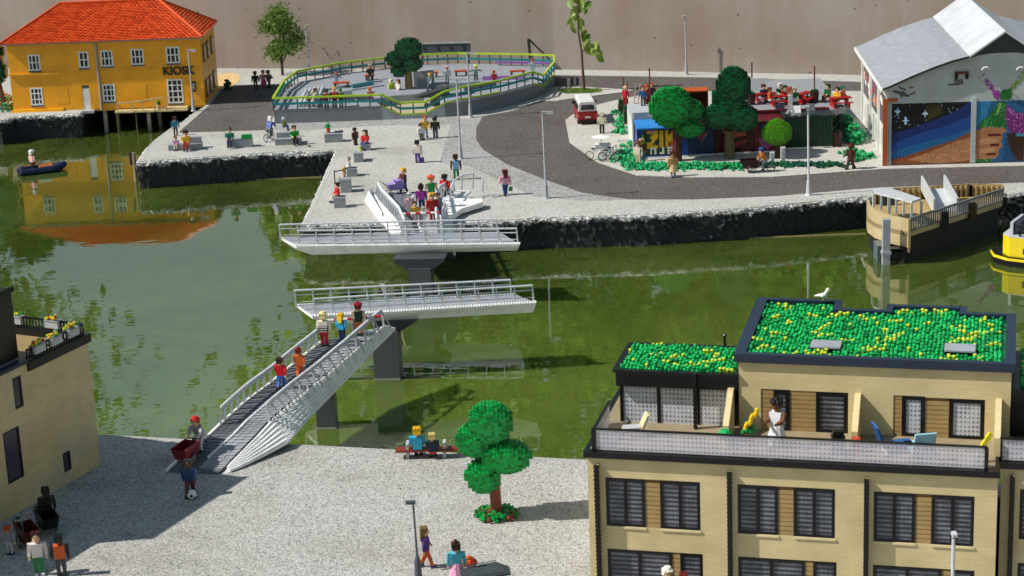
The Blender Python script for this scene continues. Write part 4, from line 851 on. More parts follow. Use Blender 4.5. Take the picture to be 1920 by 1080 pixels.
bricktree('brick_tree', q, 'small bright lime green round tree beside the dark green container', [(-.05, 0, 1.95, 1.15, .9, .85), (-.05, 0, 2.45, .7, .6, .5)], [((0, 0, 0), (0, 0, 1.3), .2, .16)], .16, .11, LG, pl('3a1a12', .5), roots=False)
q = G(-2, 205)
bricktree('brick_tree', q, 'dark green brick tree half out of frame left of the yellow kiosk house', [(-.5, 0, 5.2, 1.5, 1.3, 1.3), (-.1, 0, 3.4, 1.2, 1.1, 1.1), (-.9, 0, 2.6, 1.4, 1.1, .9)], [((.6, 0, 0), (.2, 0, 3), .25, .2)], .24, .16, DG, pl('7a5a38', .6), roots=False)
def bush(name, pts, label, mats, n, sc=.16, hz=.35, seed=1, cat='shrub', kind=None):
    rnd = random.Random(seed); mb = MB()
    for i in range(n):
        a, b, c = rnd.choice(pts); x = rnd.gauss(0, .5) * c; y = rnd.gauss(0, .5) * c; m = rnd.choice(mats)
        h = rnd.uniform(0, hz) * math.exp(-(x * x + y * y) / (c * c)); mb.ball((a + x, b + y, .1 + h), sc * rnd.uniform(.6, 1), m, n=6, k=4, sz=.7)
        if rnd.random() < .5: mb.stud(a + x, b + y, .1 + h + sc * .4, m, r=sc * .4, h=.05)
    o = mb.build(name); tag(o, label, cat, kind=kind); return o
def wpts(lst, z=0): return [(G(x, y, z).x, G(x, y, z).y, r) for x, y, r in lst]
PG_ = [pl('1c9a5c', .4), pl('2fae6c', .4), pl('0f7a44', .4)]
bush('ground_plant', wpts([(1180 + 14 * i, 318 + (i % 3) - 3, .9) for i in range(15)]), 'strip of green brick ground cover along the front of the container cafe', PG_, 700, kind='stuff', seed=2)
bush('ground_plant', wpts([(1165, 215, .9), (1172, 228, .8), (1160, 240, .7), (1168, 250, .8), (1185, 275, .9), (1175, 290, 1.0), (1190, 300, .9), (1165, 302, .9)]), 'loose green plants on the pavement between the van and the blue container', PG_, 420, seed=3, kind='stuff')
bush('ground_plant', wpts([(1385 + 14 * i, 312, .8) for i in range(14)]), 'dark green planting along the pavement before the green container', [pl('0a4a34'), pl('0d5c3c'), pl('083a28')], 380, seed=6, kind='stuff', hz=.2)
bush('climbing_plant', wpts([(1575, 236, .7), (1583, 248, .8), (1593, 258, .8), (1603, 268, .8)]), 'green creeper sprawling between the dark container and the white warehouse', PG_, 230, seed=7, hz=1.6, sc=.26)
bush('shrub', wpts([(1600, 290, .7), (1612, 297, .8), (1606, 303, .5)]), 'bright green speckled bed plants behind the man with the white cane', PG_, 120, seed=8, hz=.5, sc=.2)
bush('shrub', wpts([(1613, 262, .5)]), 'single green shrub against the white warehouse wall', PG_, 30, seed=9, hz=.8, sc=.22)
bush('shrub', wpts([(1633, 296, .35)]), 'tiny green shrub at the foot of the warehouse side wall', PG_, 14, seed=19, hz=.4, sc=.18)
bush('shrub', wpts([(10, 190, .9), (4, 200, .9), (16, 208, .6)]), 'green flowering bushes left of the yellow kiosk house', [PG_[0], LG[0], pl('b8884a')], 90, seed=10, hz=.8, sc=.2)
q = G(427, 168); bush('shrub', [(q.x, q.y, .28)], 'small dark green bush behind the kiosk house', [pl('0a3a1c'), pl('0c5024')], 40, seed=12, hz=1.0, sc=.2)

# ================================================================== LAMPS
LP = pl('a6a9ae', .4)
def lamp(px, py, h, label, arm=.7, bend=False, m=LP, z=0.0, ang=0, t=1.0):
    o = empty('street_lamp', G(px, py, z), ang, label, 'street lamp', 'street lamps along the quays'); mb = MB(); mb.tube((0, 0, 0), (0, 0, .12), .26, m, r2=.2, n=8); mb.tube((0, 0, .12), (0, 0, .95), .17, m, r2=.13, n=8)
    mb.tube((0, 0, .95), ((.0, 0, 1.15)), .13, m, r2=.08, n=8); mb.tube((0, 0, 1.15), (-.04, 0, h), .08 * t, m, r2=.065 * t, n=8); mb.build('pole', o)
    mb = MB(); s_ = 1 if arm > 0 else -1; mb.box(min(-.1, arm), max(.06, arm), -.09, .09, h - .02, h + .1, m); mb.box(min(s_ * .25, arm), max(s_ * .25, arm), -.12, .12, h - .06, h - .022, WHT); mb.build('lamp_head', o); return o
lamp(363, 208, 5.4, 'tall grey street lamp at the right corner of the yellow kiosk house', .62)
lamp(580, 142, 4.6, 'thin grey street lamp between the live sapling and the playground', -.25)
lamp(942, 119, 4.8, 'thin grey street lamp behind the playground in front of the wall', -.25)
lamp(864, 298, 6.2, 'tall grey street lamp on the kerb left of the asphalt bend', .7)
lamp(882, 220, 5.5, 'grey street lamp standing against the front wall of the playground', .7)
lamp(1024, 372, 6.2, 'tall grey street lamp on the quay nearest the bridge landing', .7)
lamp(1287, 140, 5.4, 'grey street lamp at the far kerb behind the container cafe', -.35)
lamp(1516, 366, 6.3, 'pale grey street lamp on the quay in front of the dark green container', -.6, m=pl('c4c6ca', .4))
lamp(1655, 138, 5.0, 'street lamp half hidden behind the warehouse roof', -.2)
lamp(785, 1092, 3.5, 'dark thin street lamp with pale arm at the bottom of the near promenade', -.35, m=pl('4c5258', .4), t=.6)
lamp(1784, 1190, 4.1, 'pale street lamp in front of the apartment facade', .25, m=pl('c4c6ca', .4), ang=rad(-90))

# ================================================================== CONTAINER CAFE
CZ = .07
def container(x0, x1, y0, y1, z0, z1, m, label, top=None, name='shipping_container', ribs=True, side=None):
    o = empty(name, (x0, y0, z0), 0, label, 'container', 'containers of the cafe'); W_, D_, H_ = x1 - x0, y1 - y0, z1 - z0; mb = MB()
    mb.box(.05, W_ - .05, .05, D_ - .05, .1, H_ - .1, m)
    if ribs:
        n = int(W_ / .24)
        for i in range(n): mb.box(.12 + i * .24, .24 + i * .24, .0, .049, .12, H_ - .12, m)
        n = int(D_ / .24)
        for i in range(n): mb.box(.0, .049, .12 + i * .24, .24 + i * .24, .12, H_ - .12, side or m)
    mb.build('wall', o); f = MB()
    for x in (0, W_ - .1):
        for y in (0, D_ - .1): f.box(x - .012, x + .112, y - .012, y + .112, .1, H_ - .1, m)
    f.box(-.02, W_ + .02, -.03, D_ + .02, H_ - .1, H_, top or m); f.box(-.02, W_ + .02, -.03, D_ + .02, 0, .1, WHT); f.build('frame', o); return o, W_, H_
c1, W_, H_ = container(10.0, 13.9, 151.2, 154.6, CZ, 2.45, pl('123a86'), 'blue container painted with yellow and white graffiti letters', top=pl('2f86d0'), ribs=False, side=pl('8fb0d8'))
mb = MB()
L1 = [('c8a018', [(.75, .75), (1.6, .75), (1.6, 1.0), (1.15, 1.05), (1.6, 1.6), (1.6, 2.15), (.75, 2.15), (.75, 1.9), (1.2, 1.85), (.75, 1.35)]), ('c8a018', [(1.7, .8), (2.0, .8), (2.0, 2.15), (1.7, 2.15)]), ('c8a018', [(2.15, .8), (2.4, .8), (2.4, 1.3), (2.75, .75), (3.0, .8), (2.7, 1.5), (3.0, 2.1), (2.7, 2.15), (2.4, 1.7), (2.4, 2.15), (2.15, 2.15)]),
      ('c04820', [(2.5, .9), (2.95, .95), (2.9, 1.3), (2.55, 1.3)]), ('c04050', [(2.7, 1.5), (3.0, 1.4), (2.95, 2.1), (2.75, 2.0)]), ('3a8a3a', [(.35, .35), (.6, .35), (.65, 1.3), (.45, 1.9), (.35, 1.9)]), ('10241c', [(.6, 1.3), (1.05, 1.25), (1.1, 1.5), (.85, 1.6), (.6, 1.8)]), ('10402c', [(.6, .35), (3.1, .35), (3.1, .72), (.6, .72)]),
      ('c07890', [(.9, 2.0), (1.3, 1.95), (1.3, 2.15), (.9, 2.15)])]
for c, p_ in (('n', [(1.0, .3), (1.12, .3), (1.12, .72), (1.32, .72), (1.32, .3), (1.45, .3), (1.45, .84), (1.0, .84)]), ('J', [(1.68, .3), (2.06, .3), (2.06, .84), (1.92, .84), (1.92, .45), (1.68, .45)]), ('E', [(2.28, .3), (2.72, .3), (2.72, .42), (2.42, .42), (2.42, .52), (2.66, .52), (2.66, .62), (2.42, .62), (2.42, .72), (2.72, .72), (2.72, .84), (2.28, .84)])): L1.append(('d8dcd0', p_))
mosaic(mb, .3, 3.3, .25, 2.2, .02, .05, .05, None, [('10301c', [(.3, .25), (3.2, .25), (3.2, 2.2), (.5, 2.2)])] + L1); mb.build('graffiti', c1)
container(14.0, 15.9, 151.5, 154.6, CZ, 2.45, pl('0f2a5c'), 'dark blue container behind the round green tree', top=pl('3a1414'), ribs=False)
container(16.0, 18.9, 151.6, 155.0, CZ, 2.45, pl('4a1210'), 'dark red container behind the tan tree trunk', top=pl('3a1010'))
c3, W_, H_ = container(19.0, 21.3, 151.7, 155.0, CZ, 2.45, pl('7a1418'), 'red container painted with a blue and pink drip pattern', top=pl('5c1a26'), ribs=False)
mb = MB(); mosaic(mb, .1, 2.1, .25, 2.2, .02, .08, .06, None, [('1c2c6c', [(.4, 2.2), (.5, .9), (1.0, .7), (1.6, 1.0), (1.9, 2.2)]), ('2a5c9c', [(.7, 2.2), (.8, 1.1), (1.2, .9), (1.3, 2.2)]), ('b05aa0', [(.3, 1.0), (.5, .5), (1.0, .25), (1.6, .6), (1.8, .9), (1.4, 1.1), (1.0, .7), (.6, 1.1)])]); mb.build('graffiti', c3)
mb = MB(); mosaic(mb, 14.4, 15.4, 1.1, 1.9, 0, .08, .06, None, [('7a1830', [(14.5, 1.75), (14.9, 1.15), (15.3, 1.9)]), ('c06a88', [(14.9, 1.1), (15.0, 1.2), (15.4, 1.8), (15.3, 1.9)])])
tag(mb.build('painted_heart', loc=(0, 151.44, 0)), 'small pink and crimson painted patch on the dark blue container', 'painting')
container(21.4, 25.1, 152.4, 155.6, CZ, 2.6, pl('0c3a26'), 'dark green ribbed container at the right end of the cafe', top=pl('2a3236'))
container(13.4, 15.9, 155.6, 157.0, 2.46, 4.3, pl('3a1008'), 'upper container with a bright orange top behind the trees', top=pl('b8541c'), ribs=False)
dk = empty('roof_terrace', (18.2, 155.1, 0), 0, 'raised cafe terrace deck behind the containers carrying red benches', 'terrace')
mb = MB(); mb.box(0, 8.4, 0, 13, 2.1, 2.46, pl('8a8c90', .6)); mb.build('planking', dk)
mb = MB(); mb.box(.2, 7.0, -.6, -.4, 2.62, 2.75, pl('6a1c28')); mb.box(-2, 7.0, -.35, .3, 2.5, 2.6, pl('5a1420')); mb.build('kerb', dk)
for x in (.3, 8.0):
    for y in (.3, 6, 12.5): mb = MB(); mb.box(x, x + .2, y, y + .2, 0, 2.1, DKP); mb.build('post', dk)
dk2 = empty('roof_terrace', (9.9, 155, 0), 0, 'raised deck above the blue container where guests sit', 'terrace')
mb = MB(); mb.box(0, 3.2, 0, 6, 2.1, 2.4, LGR); mb.build('planking', dk2); 
mb = MB(); mb.box(0, .2, 0, 6, 0, 2.1, WLW); mb.build('side_wall', dk2)
mb = MB(); mb.box(0, 3.5, -.0, .08, 2.41, 2.9, WHT); mb.box(.1, 1.2, -.6, -.5, 2.46, 3.0, GRY); mb.build('parapet', dk2)
RB = pl('9c1418', .4)
def bench_set(px, py, label, z=2.46, rz=0.1, L=1.7):
    o = empty('beer_bench', G(px, py, z), rz, label, 'bench', 'red benches on the cafe terrace')
    mb = MB(); mb.box(-L / 2, L / 2, -.35, .35, .68, .76, RB); mb.build('table_top', o)
    for y in (-.7, .7): mb = MB(); mb.box(-L / 2, L / 2, y - .15, y + .15, .4, .46, RB); mb.build('seat', o)
    for x in (-L / 2 + .2, L / 2 - .3): mb = MB(); mb.box(x, x + .08, -.75, .75, 0, .4, RB); mb.box(x, x + .08, -.06, .06, .4, .68, RB); mb.build('leg', o)
bench_set(1462, 197, 'red picnic bench left of the standing pale figure'); bench_set(1507, 192, 'bright red picnic bench beside the dark planter', rz=.9); bench_set(1575, 200, 'red picnic bench close to the warehouse wall'); bench_set(1435, 192, 'red picnic bench behind the dark tree')
PD = pl('5a2a24', .5)
def pole(px, py, z, h, label, r=.06): mb = MB(); mb.tube((0, 0, 0), (0, 0, h), r, PD, n=6); mb.ball((0, 0, h), r * 1.4, PD, n=6, k=4); tag(mb.build('terrace_pole', loc=G(px, py, z)), label, 'pole', 'dark poles round the cafe')
pole(1170, 205, 0, 2.7, 'leftmost dark red pole beside the cafe plant boxes'); pole(1177, 202, 0, 2.1, 'short dark red pole next to the leftmost one'); pole(1219, 196, 2.4, 2.9, 'tall dark red pole behind the blue container'); pole(1527, 176, 2.46, 2.2, 'dark pole rising from the planter on the terrace'); pole(1564, 250, 0, 3.2, 'dark pole between the green container and the warehouse'); pole(1410, 178, 2.46, 2.6, 'dark pole carrying the white board behind the dark tree')
def planter(px, py, z, label, w_=.7, h=.9): o = empty('planter', G(px, py, z), 0, label, 'planter', 'dark planters of the cafe'); mb = MB(); mb.tube((0, 0, 0), (0, 0, h), w_ * .45, pl('3a1c18', .5), r2=w_ * .55, n=10); mb.build('tub', o); mb = MB(); [mb.ball((random.uniform(-.2, .2), random.uniform(-.2, .2), h + .05), .12, pl('0c4a24'), n=6, k=4) for _ in range(6)]; mb.build('soil_plant', o)
planter(1527, 192, 2.46, 'dark round planter on the terrace at the foot of the tall pole'); planter(1408, 196, 2.46, 'dark planter beside the big dark tree'); planter(1567, 275, 0, 'dark planter at the right end of the green container', 1.0, 1.2)
def cratebox(px, py, label, w_=.8, h=.9): o = empty('plant_box', G(px, py, 0), 0, label, 'plant box', 'tall plant boxes beside the cafe'); mb = MB(); mb.box(-w_ / 2, w_ / 2, -.3, .3, 0, h, pl('6a4a38', .6)); mb.build('box', o); mb = MB(); mb.box(-w_ / 2 + .05, w_ / 2 - .05, -.32, -.302, h * .3, h * .95, pl('0f4028')); mb.box(-w_ / 2 + .05, w_ / 2 - .05, -.25, .25, h, h + .4, pl('0f4a28')); mb.build('hedge', o)
cratebox(1168, 215, 'left plant box by the dark red poles'); cratebox(1181, 233, 'right plant box by the wooden ladder', 1.0, 1.2)
mb = MB(); 
for dx in (0, .35): mb.bar((dx, 0, 0), (dx + .5, .9, 4.0), .08, pl('b8a098'))
for k in range(9): f = (k + .5) / 9; mb.bar((.5 * f, .9 * f, 4 * f), (.35 + .5 * f, .9 * f, 4 * f), .05, pl('b8a098'))
tag(mb.build('ladder', loc=G(1184, 252)), 'slanting ladder leaning beside the blue container', 'ladder')
mb = MB(); mb.box(0, 1.3, 0, .08, 0, 1.0, WHT); tag(mb.build('white_board', loc=G(1409, 170, 2.9)), 'blank white board above the terrace right of the dark tree', 'board')
mb = MB(); mb.box(-.8, .8, -.8, .8, 0, .6, WHT); mb.box(-.8, .8, .9, 1.1, 0, .5, GRY); tag(mb.build('white_block', loc=G(1573, 232)), 'white low block between the cafe and the warehouse', 'block')
mb = MB()
for i in range(12): mb.box(i * .14, i * .14 + .09, 0, .8, .07, .1, GRY)
tag(mb.build('floor_grate', loc=G(1158, 268)), 'grey ribbed floor mat at the side of the blue container', 'mat')

# ================================================================== STOOLS ON THE PLAZA
ST = pl('8b9096', .5)
def stool(px, py, w_, d_, h, label, extra=None):
    a = G(px, py); o = empty('concrete_seat', a, rad(1.5), label, 'seat', 'grey concrete seats on the quay'); mb = MB(); mb.box(0, w_, 0, d_, 0, h, ST); mb.box(-.012, w_ + .012, -.012, d_ + .012, h - .06, h + .004, ST)
    if extra: mb.box(*extra, ST)
    mb.build('seat', o); return o
stool(316, 283, 2.7, .9, .45, 'long low seat at the left end of the quay', (1.3, 2.65, .35, .9, .46, .95)); stool(426, 278, 2.05, .8, .65, 'grey seat with a green box on it'); stool(516, 273, 2.1, 1.2, .5, 'stepped grey seat below the cyclist', (.1, 1.2, .6, 1.2, .51, .9)); stool(609, 268, 1.45, .8, .7, 'grey seat carrying the potted cactus')
stool(680, 283, .62, .8, .5, 'seat furthest back in the row by the inner quay edge'); stool(664, 305, .72, .8, .72, 'second seat from the back in the row by the inner quay edge'); stool(651, 332, .75, .8, .6, 'middle seat in the row by the inner quay edge'); stool(639, 362, .78, .9, .95, 'tallest seat, second from the front of the row by the inner quay edge'); stool(627, 391, .8, .8, .75, 'seat nearest the bridge in the row by the inner quay edge')
mb = MB(); mb.box(0, .85, 0, .35, 0, .38, GRN_); tag(mb.build('green_box', loc=G(456, 277) + Vector((-.1, .1, .66))), 'bright green box lying on the grey seat', 'box')
potplant('potted_plant', G(615, 266) + Vector((.05, .3, .71)), 'round green cactus in an orange pot on the grey seat', pl('c8642c'), GRN_, 1.0)
mb = MB(); mb.box(0, .7, 0, .35, 0, .1, pl('2a1c40')); mb.box(.2, .35, .1, .2, .1, .2, WHT); mb.box(.45, .6, .1, .2, .1, .2, pl('e080b0')); tag(mb.build('open_case', loc=G(628, 266) + Vector((0, .2, .71))), 'small dark open case on the seat next to the cactus', 'case')
mb = MB(); mb.tube((0, 0, 0), (.02, 0, 1.7), .05, pl('6a5050'), n=6); mb.bar((0, 0, 1.6), (.8, .2, 1.7), .08, pl('6a5050')); tag(mb.build('fishing_post', loc=G(629, 362)), 'thin brown post with a crossbar beside the row of seats', 'post')
mb = MB(); mb.tube((0, 0, WZ - 1), (-.1, 0, .15), .13, pl('6b5a48', .9), r2=.1); tag(mb.build('mooring_pile', loc=G(586, 325, WZ) * 1 - Vector((0, 0, WZ))), 'crooked wooden pile in the inner dock against the dark quay', 'pile')
mb = MB(); mb.tube((0, 0, WZ - 1), (-.02, 0, .2), .16, pl('8a7c6c', .9), r2=.14); mb.tube((-.3, 0, -.8), (-.35, 0, .3), .12, pl('4a3c34', .9)); tag(mb.build('mooring_pile', loc=G(262, 338, WZ) - Vector((.2, .4, WZ))), 'pale wooden piles at the left tip of the quay', 'pile')

# small clutter on and round the cafe
bush('ground_plant', wpts([(1500, 200, .5), (1540, 196, .6), (1590, 206, .5), (1430, 200, .4)], 2.46), 'loose green pot plants along the cafe terrace', PG_, 90, seed=31, hz=.5, kind='stuff')
for (px, py, c_, lab_) in ((1485, 212, 'd8d8d8', 'white folding sign at the front edge of the terrace'), (1512, 208, '5c6066', 'grey folding sign at the front edge of the terrace'), (1455, 209, '2a2c34', 'dark folding sign at the front edge of the terrace')):
    mb = MB(); mb.add([(0, 0, 0), (.7, 0, 0), (.7, .35, .5), (0, .35, .5), (0, .7, 0), (.7, .7, 0)], [(0, 1, 2, 3), (3, 2, 5, 4), (0, 3, 4), (1, 5, 2)], pl(c_)); tag(mb.build('folding_sign', loc=G(px, py, 2.6)), lab_, 'sign')
mb = MB(); mosaic(mb, 16.4, 18.6, .5, 2.2, 0, .08, .06, None, [('6a2418', [(16.5, .7), (17.4, .55), (18.5, 1.0), (18.3, 1.2), (17.3, .85), (16.6, 1.0)]), ('8a3a20', [(17.2, 1.3), (18.4, 1.5), (18.2, 2.0), (17.0, 1.9)])]); tag(mb.build('painted_swirl', loc=(0, 151.57, 0)), 'rust coloured painted swirl on the dark red container', 'painting')
for (px, py, h_, lab_) in ((1448, 306, .85, 'left pale patterned post beneath the lime green tree'), (1468, 306, 1.25, 'right pale patterned post beneath the lime green tree')):
    mb = MB(); mb.box(-.16, .16, -.1, .1, 0, h_, WHT)
    for k in range(int(h_ / .2)): mb.box(-.14 + .05 * (k % 2), .08 + .05 * (k % 2), -.12, -.101, .06 + k * .2, .13 + k * .2, GRY)
    tag(mb.build('painted_post', loc=G(px, py)), lab_, 'post')
# ================================================================== BRIDGES
BW = pl('f0f0ee', .35); BG = pl('c6c9ce', .35); TD = pl('6a6e74', .45); TL = pl('9a9ea4', .45)
def studrow(mb, a, b, m, step=.16, r=.06, h=.05):
    a = Vector(a); b = Vector(b); n = max(1, int((b - a).length / step))
    for i in range(n + 1): c = a.lerp(b, i / n); mb.stud(c.x, c.y, c.z, m, r=r, h=h)
def bumpyrail(mb, a, b, m, r=.075):                     # handrail of threaded round bricks
    a = Vector(a); b = Vector(b); n = max(1, int((b - a).length / .15)); mb.tube(a, b, r * .62, m, n=6)
    for i in range(n): c = a.lerp(b, (i + .5) / n); mb.ball(c, r, m, n=6, k=4)
def deck(name, P4, z, label, npost=12):
    """P4: near-left, near-right, far-right, far-left corners of the walkway (world xy)"""
    nl, nr, fr, fl_ = [Vector((p.x, p.y, 0)) for p in P4]; o = empty(name, (nl.x, nl.y, 0), 0, label, 'bridge', 'sliding bridge decks parked in mid channel'); O = nl.copy()
    nl, nr, fr, fl_ = [p - O for p in (nl, nr, fr, fl_)]
    mb = MB(); inn = .25
    def sh(p, q, d_): return p + (q - p).normalized() * d_
    lo_ = [sh(nl, nr, .9), sh(nr, nl, .15), sh(fr, fl_, .4), sh(fl_, fr, .9)]; cen = (nl + nr + fr + fl_) / 4
    lo_ = [p.lerp(Vector((p.x, cen.y, 0)), .35) for p in lo_]; n = 4; up = [nl, nr, fr, fl_]
    vs = [(p.x, p.y, z - .12) for p in up] + [(p.x, p.y, z - .62) for p in lo_] + [(p.x, p.y, z) for p in up]
    mb.add(vs, [(4, 5, 1, 0), (5, 6, 2, 1), (6, 7, 3, 2), (7, 4, 0, 3), (7, 6, 5, 4), (0, 1, 9, 8), (1, 2, 10, 9), (2, 3, 11, 10), (3, 0, 8, 11), (8, 9, 10, 11)], BW); mb.build('hull', o)
    s_ = MB(); t = MB(); k = 26
    for i in range(k):                                  # staggered tile plates across the walkway
        for (f0, f1, m, dz) in ((.12, .5, TL, 0), (.54, .9, FLR, .02)):
            a0 = nl.lerp(nr, (i + .04) / k); a1 = nl.lerp(nr, (i + .97) / k); b0 = fl_.lerp(fr, (i + .04) / k); b1 = fl_.lerp(fr, (i + .97) / k); zz = z + .03 + dz + (.012 if i % 2 else 0)
            q = [a0.lerp(b0, f0), a1.lerp(b1, f0), a1.lerp(b1, f1), a0.lerp(b0, f1)]; t.prism([(v.x, v.y) for v in q], z - .01, zz, m)
    t.build('tiles', o)
    for a, b in ((nl, nr), (fl_, fr)):
        for w_ in (.0, .1, .2): 
            off = Vector((0, w_ if a is nl else -w_, z + .02 * (w_ > .05))); studrow(s_, a + off, b + off, BW, step=.15, r=.055)
    studrow(s_, nl + Vector((0, 0, z)), fl_ + Vector((0, 0, z)), BW); s_.box(0, 0, 0, 0, z, z, BW) if False else None
    s_.build('kerb_studs', o)
    for a, b, off in ((nl, nr, .28), (fl_, fr, -.28)):
        r = MB(); a = a + Vector((.15 if a is nl else 0, off, z)); b = b + Vector((-.1, off, z)); bumpyrail(r, a + Vector((0, 0, .95)), b + Vector((0, 0, .95)), BG); r.tube(a + Vector((0, 0, .68)), b + Vector((0, 0, .68)), .035, BG, n=6); r.tube(a + Vector((0, 0, .25)), b + Vector((0, 0, .25)), .02, BG, n=5)
        for i in range(npost + 1):
            c = a.lerp(b, i / npost); r.bar(c, c + Vector((-.04, 0, .95)), .11, BG, w2=.08)
        r.build('railing', o)
    return o
deck('bridge_deck', (G(586, 594, 1.75), G(1004, 568, 1.75), G(962, 552, 1.75), G(556, 572, 1.75)), 1.75, 'near sliding bridge deck with grey railings resting on the front pier')
deck('bridge_deck', (G(556, 462, 1.75), G(974, 458, 1.75), G(936, 436, 1.75), G(527, 446, 1.75)), 1.75, 'far sliding bridge deck with grey railings in front of the plaza landing')
PM = brick('4a4f54', '44494e', seam='22262a', bw=.18, bh=20)
def pier(cx_, cy_, w_, d_, ztop, label, head=True, ring=True):
    o = empty('bridge_pier', (cx_, cy_, 0), rad(-5), label, 'pier', 'dark grey bridge piers'); mb = MB(); mb.box(-w_ / 2, w_ / 2, 0, d_, -3.4, ztop, PM); mb.build('shaft', o)
    if ring: mb = MB(); mb.box(-w_ / 2 - .04, w_ / 2 + .04, -.04, d_ + .04, WZ - .05, WZ + .06, pl('8a8c80', .7)); mb.build('water_ring', o)
    if head:
        mb = MB(); mb.vprism([(-w_ / 2, ztop - .2), (w_ / 2, ztop - .2), (w_ / 2 + .9, ztop + .45), (w_ / 2 + .9, ztop + .6), (-w_ / 2 - .9, ztop + .6), (-w_ / 2 - .9, ztop + .45)], .1, d_ - .1, pl('3c4046')); mb.build('pier_head', o)
    return o
a = G(726, 712, WZ); pier(a.x, a.y, 1.42, 1.6, .62, 'wide dark pier carrying the near bridge deck and ramp end', head=False)
mb = MB(); mb.vprism([(-.7, .4), (.7, .4), (1.9, 1.15), (-.7, 1.15)], .3, 1.4, pl('3c4046')); tag(mb.build('pier_bracket', loc=(a.x, a.y, 0)), 'dark wedge bracket between the front pier and the near deck', 'bracket')
a = G(612, 804, WZ); pier(a.x, a.y, 1.0, .9, -.3, 'small dark pier under the middle of the near ramp', head=False)
a = G(790, 590, WZ); pier(a.x, 121.2, 1.4, 1.5, .6, 'dark pier under the far bridge deck')
mb = MB(); a = G(640, 716, WZ); b = G(826, 712, WZ); mb.bar((a.x, a.y + .5, WZ + .02), (b.x, b.y + .5, WZ + .02), .1, pl('4a4e40')); tag(mb.build('guide_beam'), 'thin dark beam on the water beside the front pier', 'beam')

def bramp(name, Lp, Rp, loE, label, steps=True, nst=46, shade=False):
    o = empty(name, Lp[0], 0, label, 'bridge'); O = Vector(Lp[0]); Lp = [Vector(p) - O for p in Lp]; Rp = [Vector(p) - O for p in Rp]; loE = [Vector(p) - O for p in loE] if loE else None
    def ev(P, t):
        n = len(P) - 1; f = min(t * n, n - 1e-6); i = int(f); return P[i].lerp(P[i + 1], f - i)
    mb = MB(); m2 = MB(); K = 52
    for i in range(K):                                  # overlapping tile courses
        t0, t1 = i / K, (i + 1.15) / K; t1 = min(1, t1); a, b, c, e = ev(Lp, t0), ev(Rp, t0), ev(Rp, t1), ev(Lp, t1); lift = .075
        for j in range(6):
            g0, g1 = .06 + .88 * j / 6 + .004, .06 + .88 * (j + 1) / 6 - .004; zz = lift + (.012 if (i + j) % 2 else 0)
            tgt = mb; m = TD if j < 3 or i < 2 else TL
            q = [a.lerp(b, g0), a.lerp(b, g1), e.lerp(c, g1), e.lerp(c, g0)]
            tgt.add([q[0] + Vector((0, 0, zz)), q[1] + Vector((0, 0, zz)), q[2] + Vector((0, 0, zz - .06)), q[3] + Vector((0, 0, zz - .06)), q[0] - Vector((0, 0, .05)), q[1] - Vector((0, 0, .05))], [(0, 1, 2, 3), (4, 5, 1, 0)], m)
    mb.build('tiles', o)
    s_ = MB(); K2 = 96; rows = 6
    for i in range(K2):
        t = (i + .5) / K2; a, b = ev(Lp, t), ev(Rp, t)
        s_.stud(a.x, a.y, a.z, BW, r=.08, h=.12)
        if i % 1 == 0 and t > .12: c = a.lerp(b, .5); s_.stud(c.x, c.y, c.z + .05, BW, r=.06, h=.08)
    # stepped, studded flank
    lowr = loE if loE else [p + Vector((.15, -.1, -.5)) for p in Rp]
    lowl = [p + Vector((-.1, 0, -.45)) for p in Lp]; lowl = [Vector((p.x, p.y, max(p.z, -O.z))) if False else p for p in lowl]
    for (U, W_, m, dense) in ((Rp, lowr, BW, True), (Lp, lowl, BW, False)):
        for i in range(K2):
            t = (i + .5) / K2; hw = .5 / K2; u0, u1 = ev(U, max(0, t - hw)), ev(U, min(1, t + hw)); w0, w1 = ev(W_, max(0, t - hw)), ev(W_, min(1, t + hw)); rr = rows if dense else 2
            for k in range(rr):
                f0, f1 = k / rr, (k + 1) / rr; p0, p1 = u0.lerp(w0, f0), u1.lerp(w1, f0); q0, q1 = u0.lerp(w0, f1), u1.lerp(w1, f1); q0z, q1z = q0.copy(), q1.copy()
                e0 = Vector((q0.x, q0.y, p0.z)); e1 = Vector((q1.x, q1.y, p1.z))
                s_.quad(p0, p1, e1, e0, m); s_.quad(e0, e1, q1, q0, m)
                if dense and (i + k) % 1 == 0 and (q0 - p0).length > .04: c = (p0 + p1 + e0 + e1) / 4; s_.stud(c.x, c.y, c.z, m, r=.062, h=.10)
    # underside
    for i in range(12):
        t0, t1 = i / 12, (i + 1) / 12; s_.quad(ev(lowl, t0), ev(lowl, t1), ev(lowr, t1), ev(lowr, t0), TD)
    s_.build('deck_edge', o)
    def rail(U, side, t0=.40, lean=.12):
        r = MB(); n = 15; pts = []
        for i in range(n + 1):
            t = t0 + (1 - t0) * i / n; c = ev(U, t); d_ = (ev(U, min(1, t + .01)) - ev(U, t - .01)).normalized(); q = Vector((d_.y, -d_.x, 0)).normalized() * side; tp = c + q * (-lean) + Vector((0, 0, .95)); pts.append(tp)
            r.bar(c, tp, .12, BG, w2=.08); r.bar(c + q * .25 + d_ * .35 - Vector((0, 0, .2)), tp, .07, BG, w2=.06)
        for a, b in zip(pts, pts[1:]): bumpyrail(r, a, b, BG, r=.09); bumpyrail(r, a + Vector((0, 0, -.13)), b + Vector((0, 0, -.13)), BG, r=.07)
        r.build('railing', o)
    return o, ev, rail, Lp, Rp
Rp = [G(417, 889, 0.02), G(443, 860, .33), G(485, 816, .8), G(510, 788, 1.1), G(555, 750, 1.3), G(602, 714, 1.5), G(660, 665, 1.7), G(720, 612, 1.9)]
Lp = [G(312, 885, 0.02), G(345, 855, .33), G(395, 815, .85), G(418, 793, 1.1), G(460, 755, 1.3), G(505, 722, 1.5), G(555, 680, 1.7), G(606, 640, 1.9)]
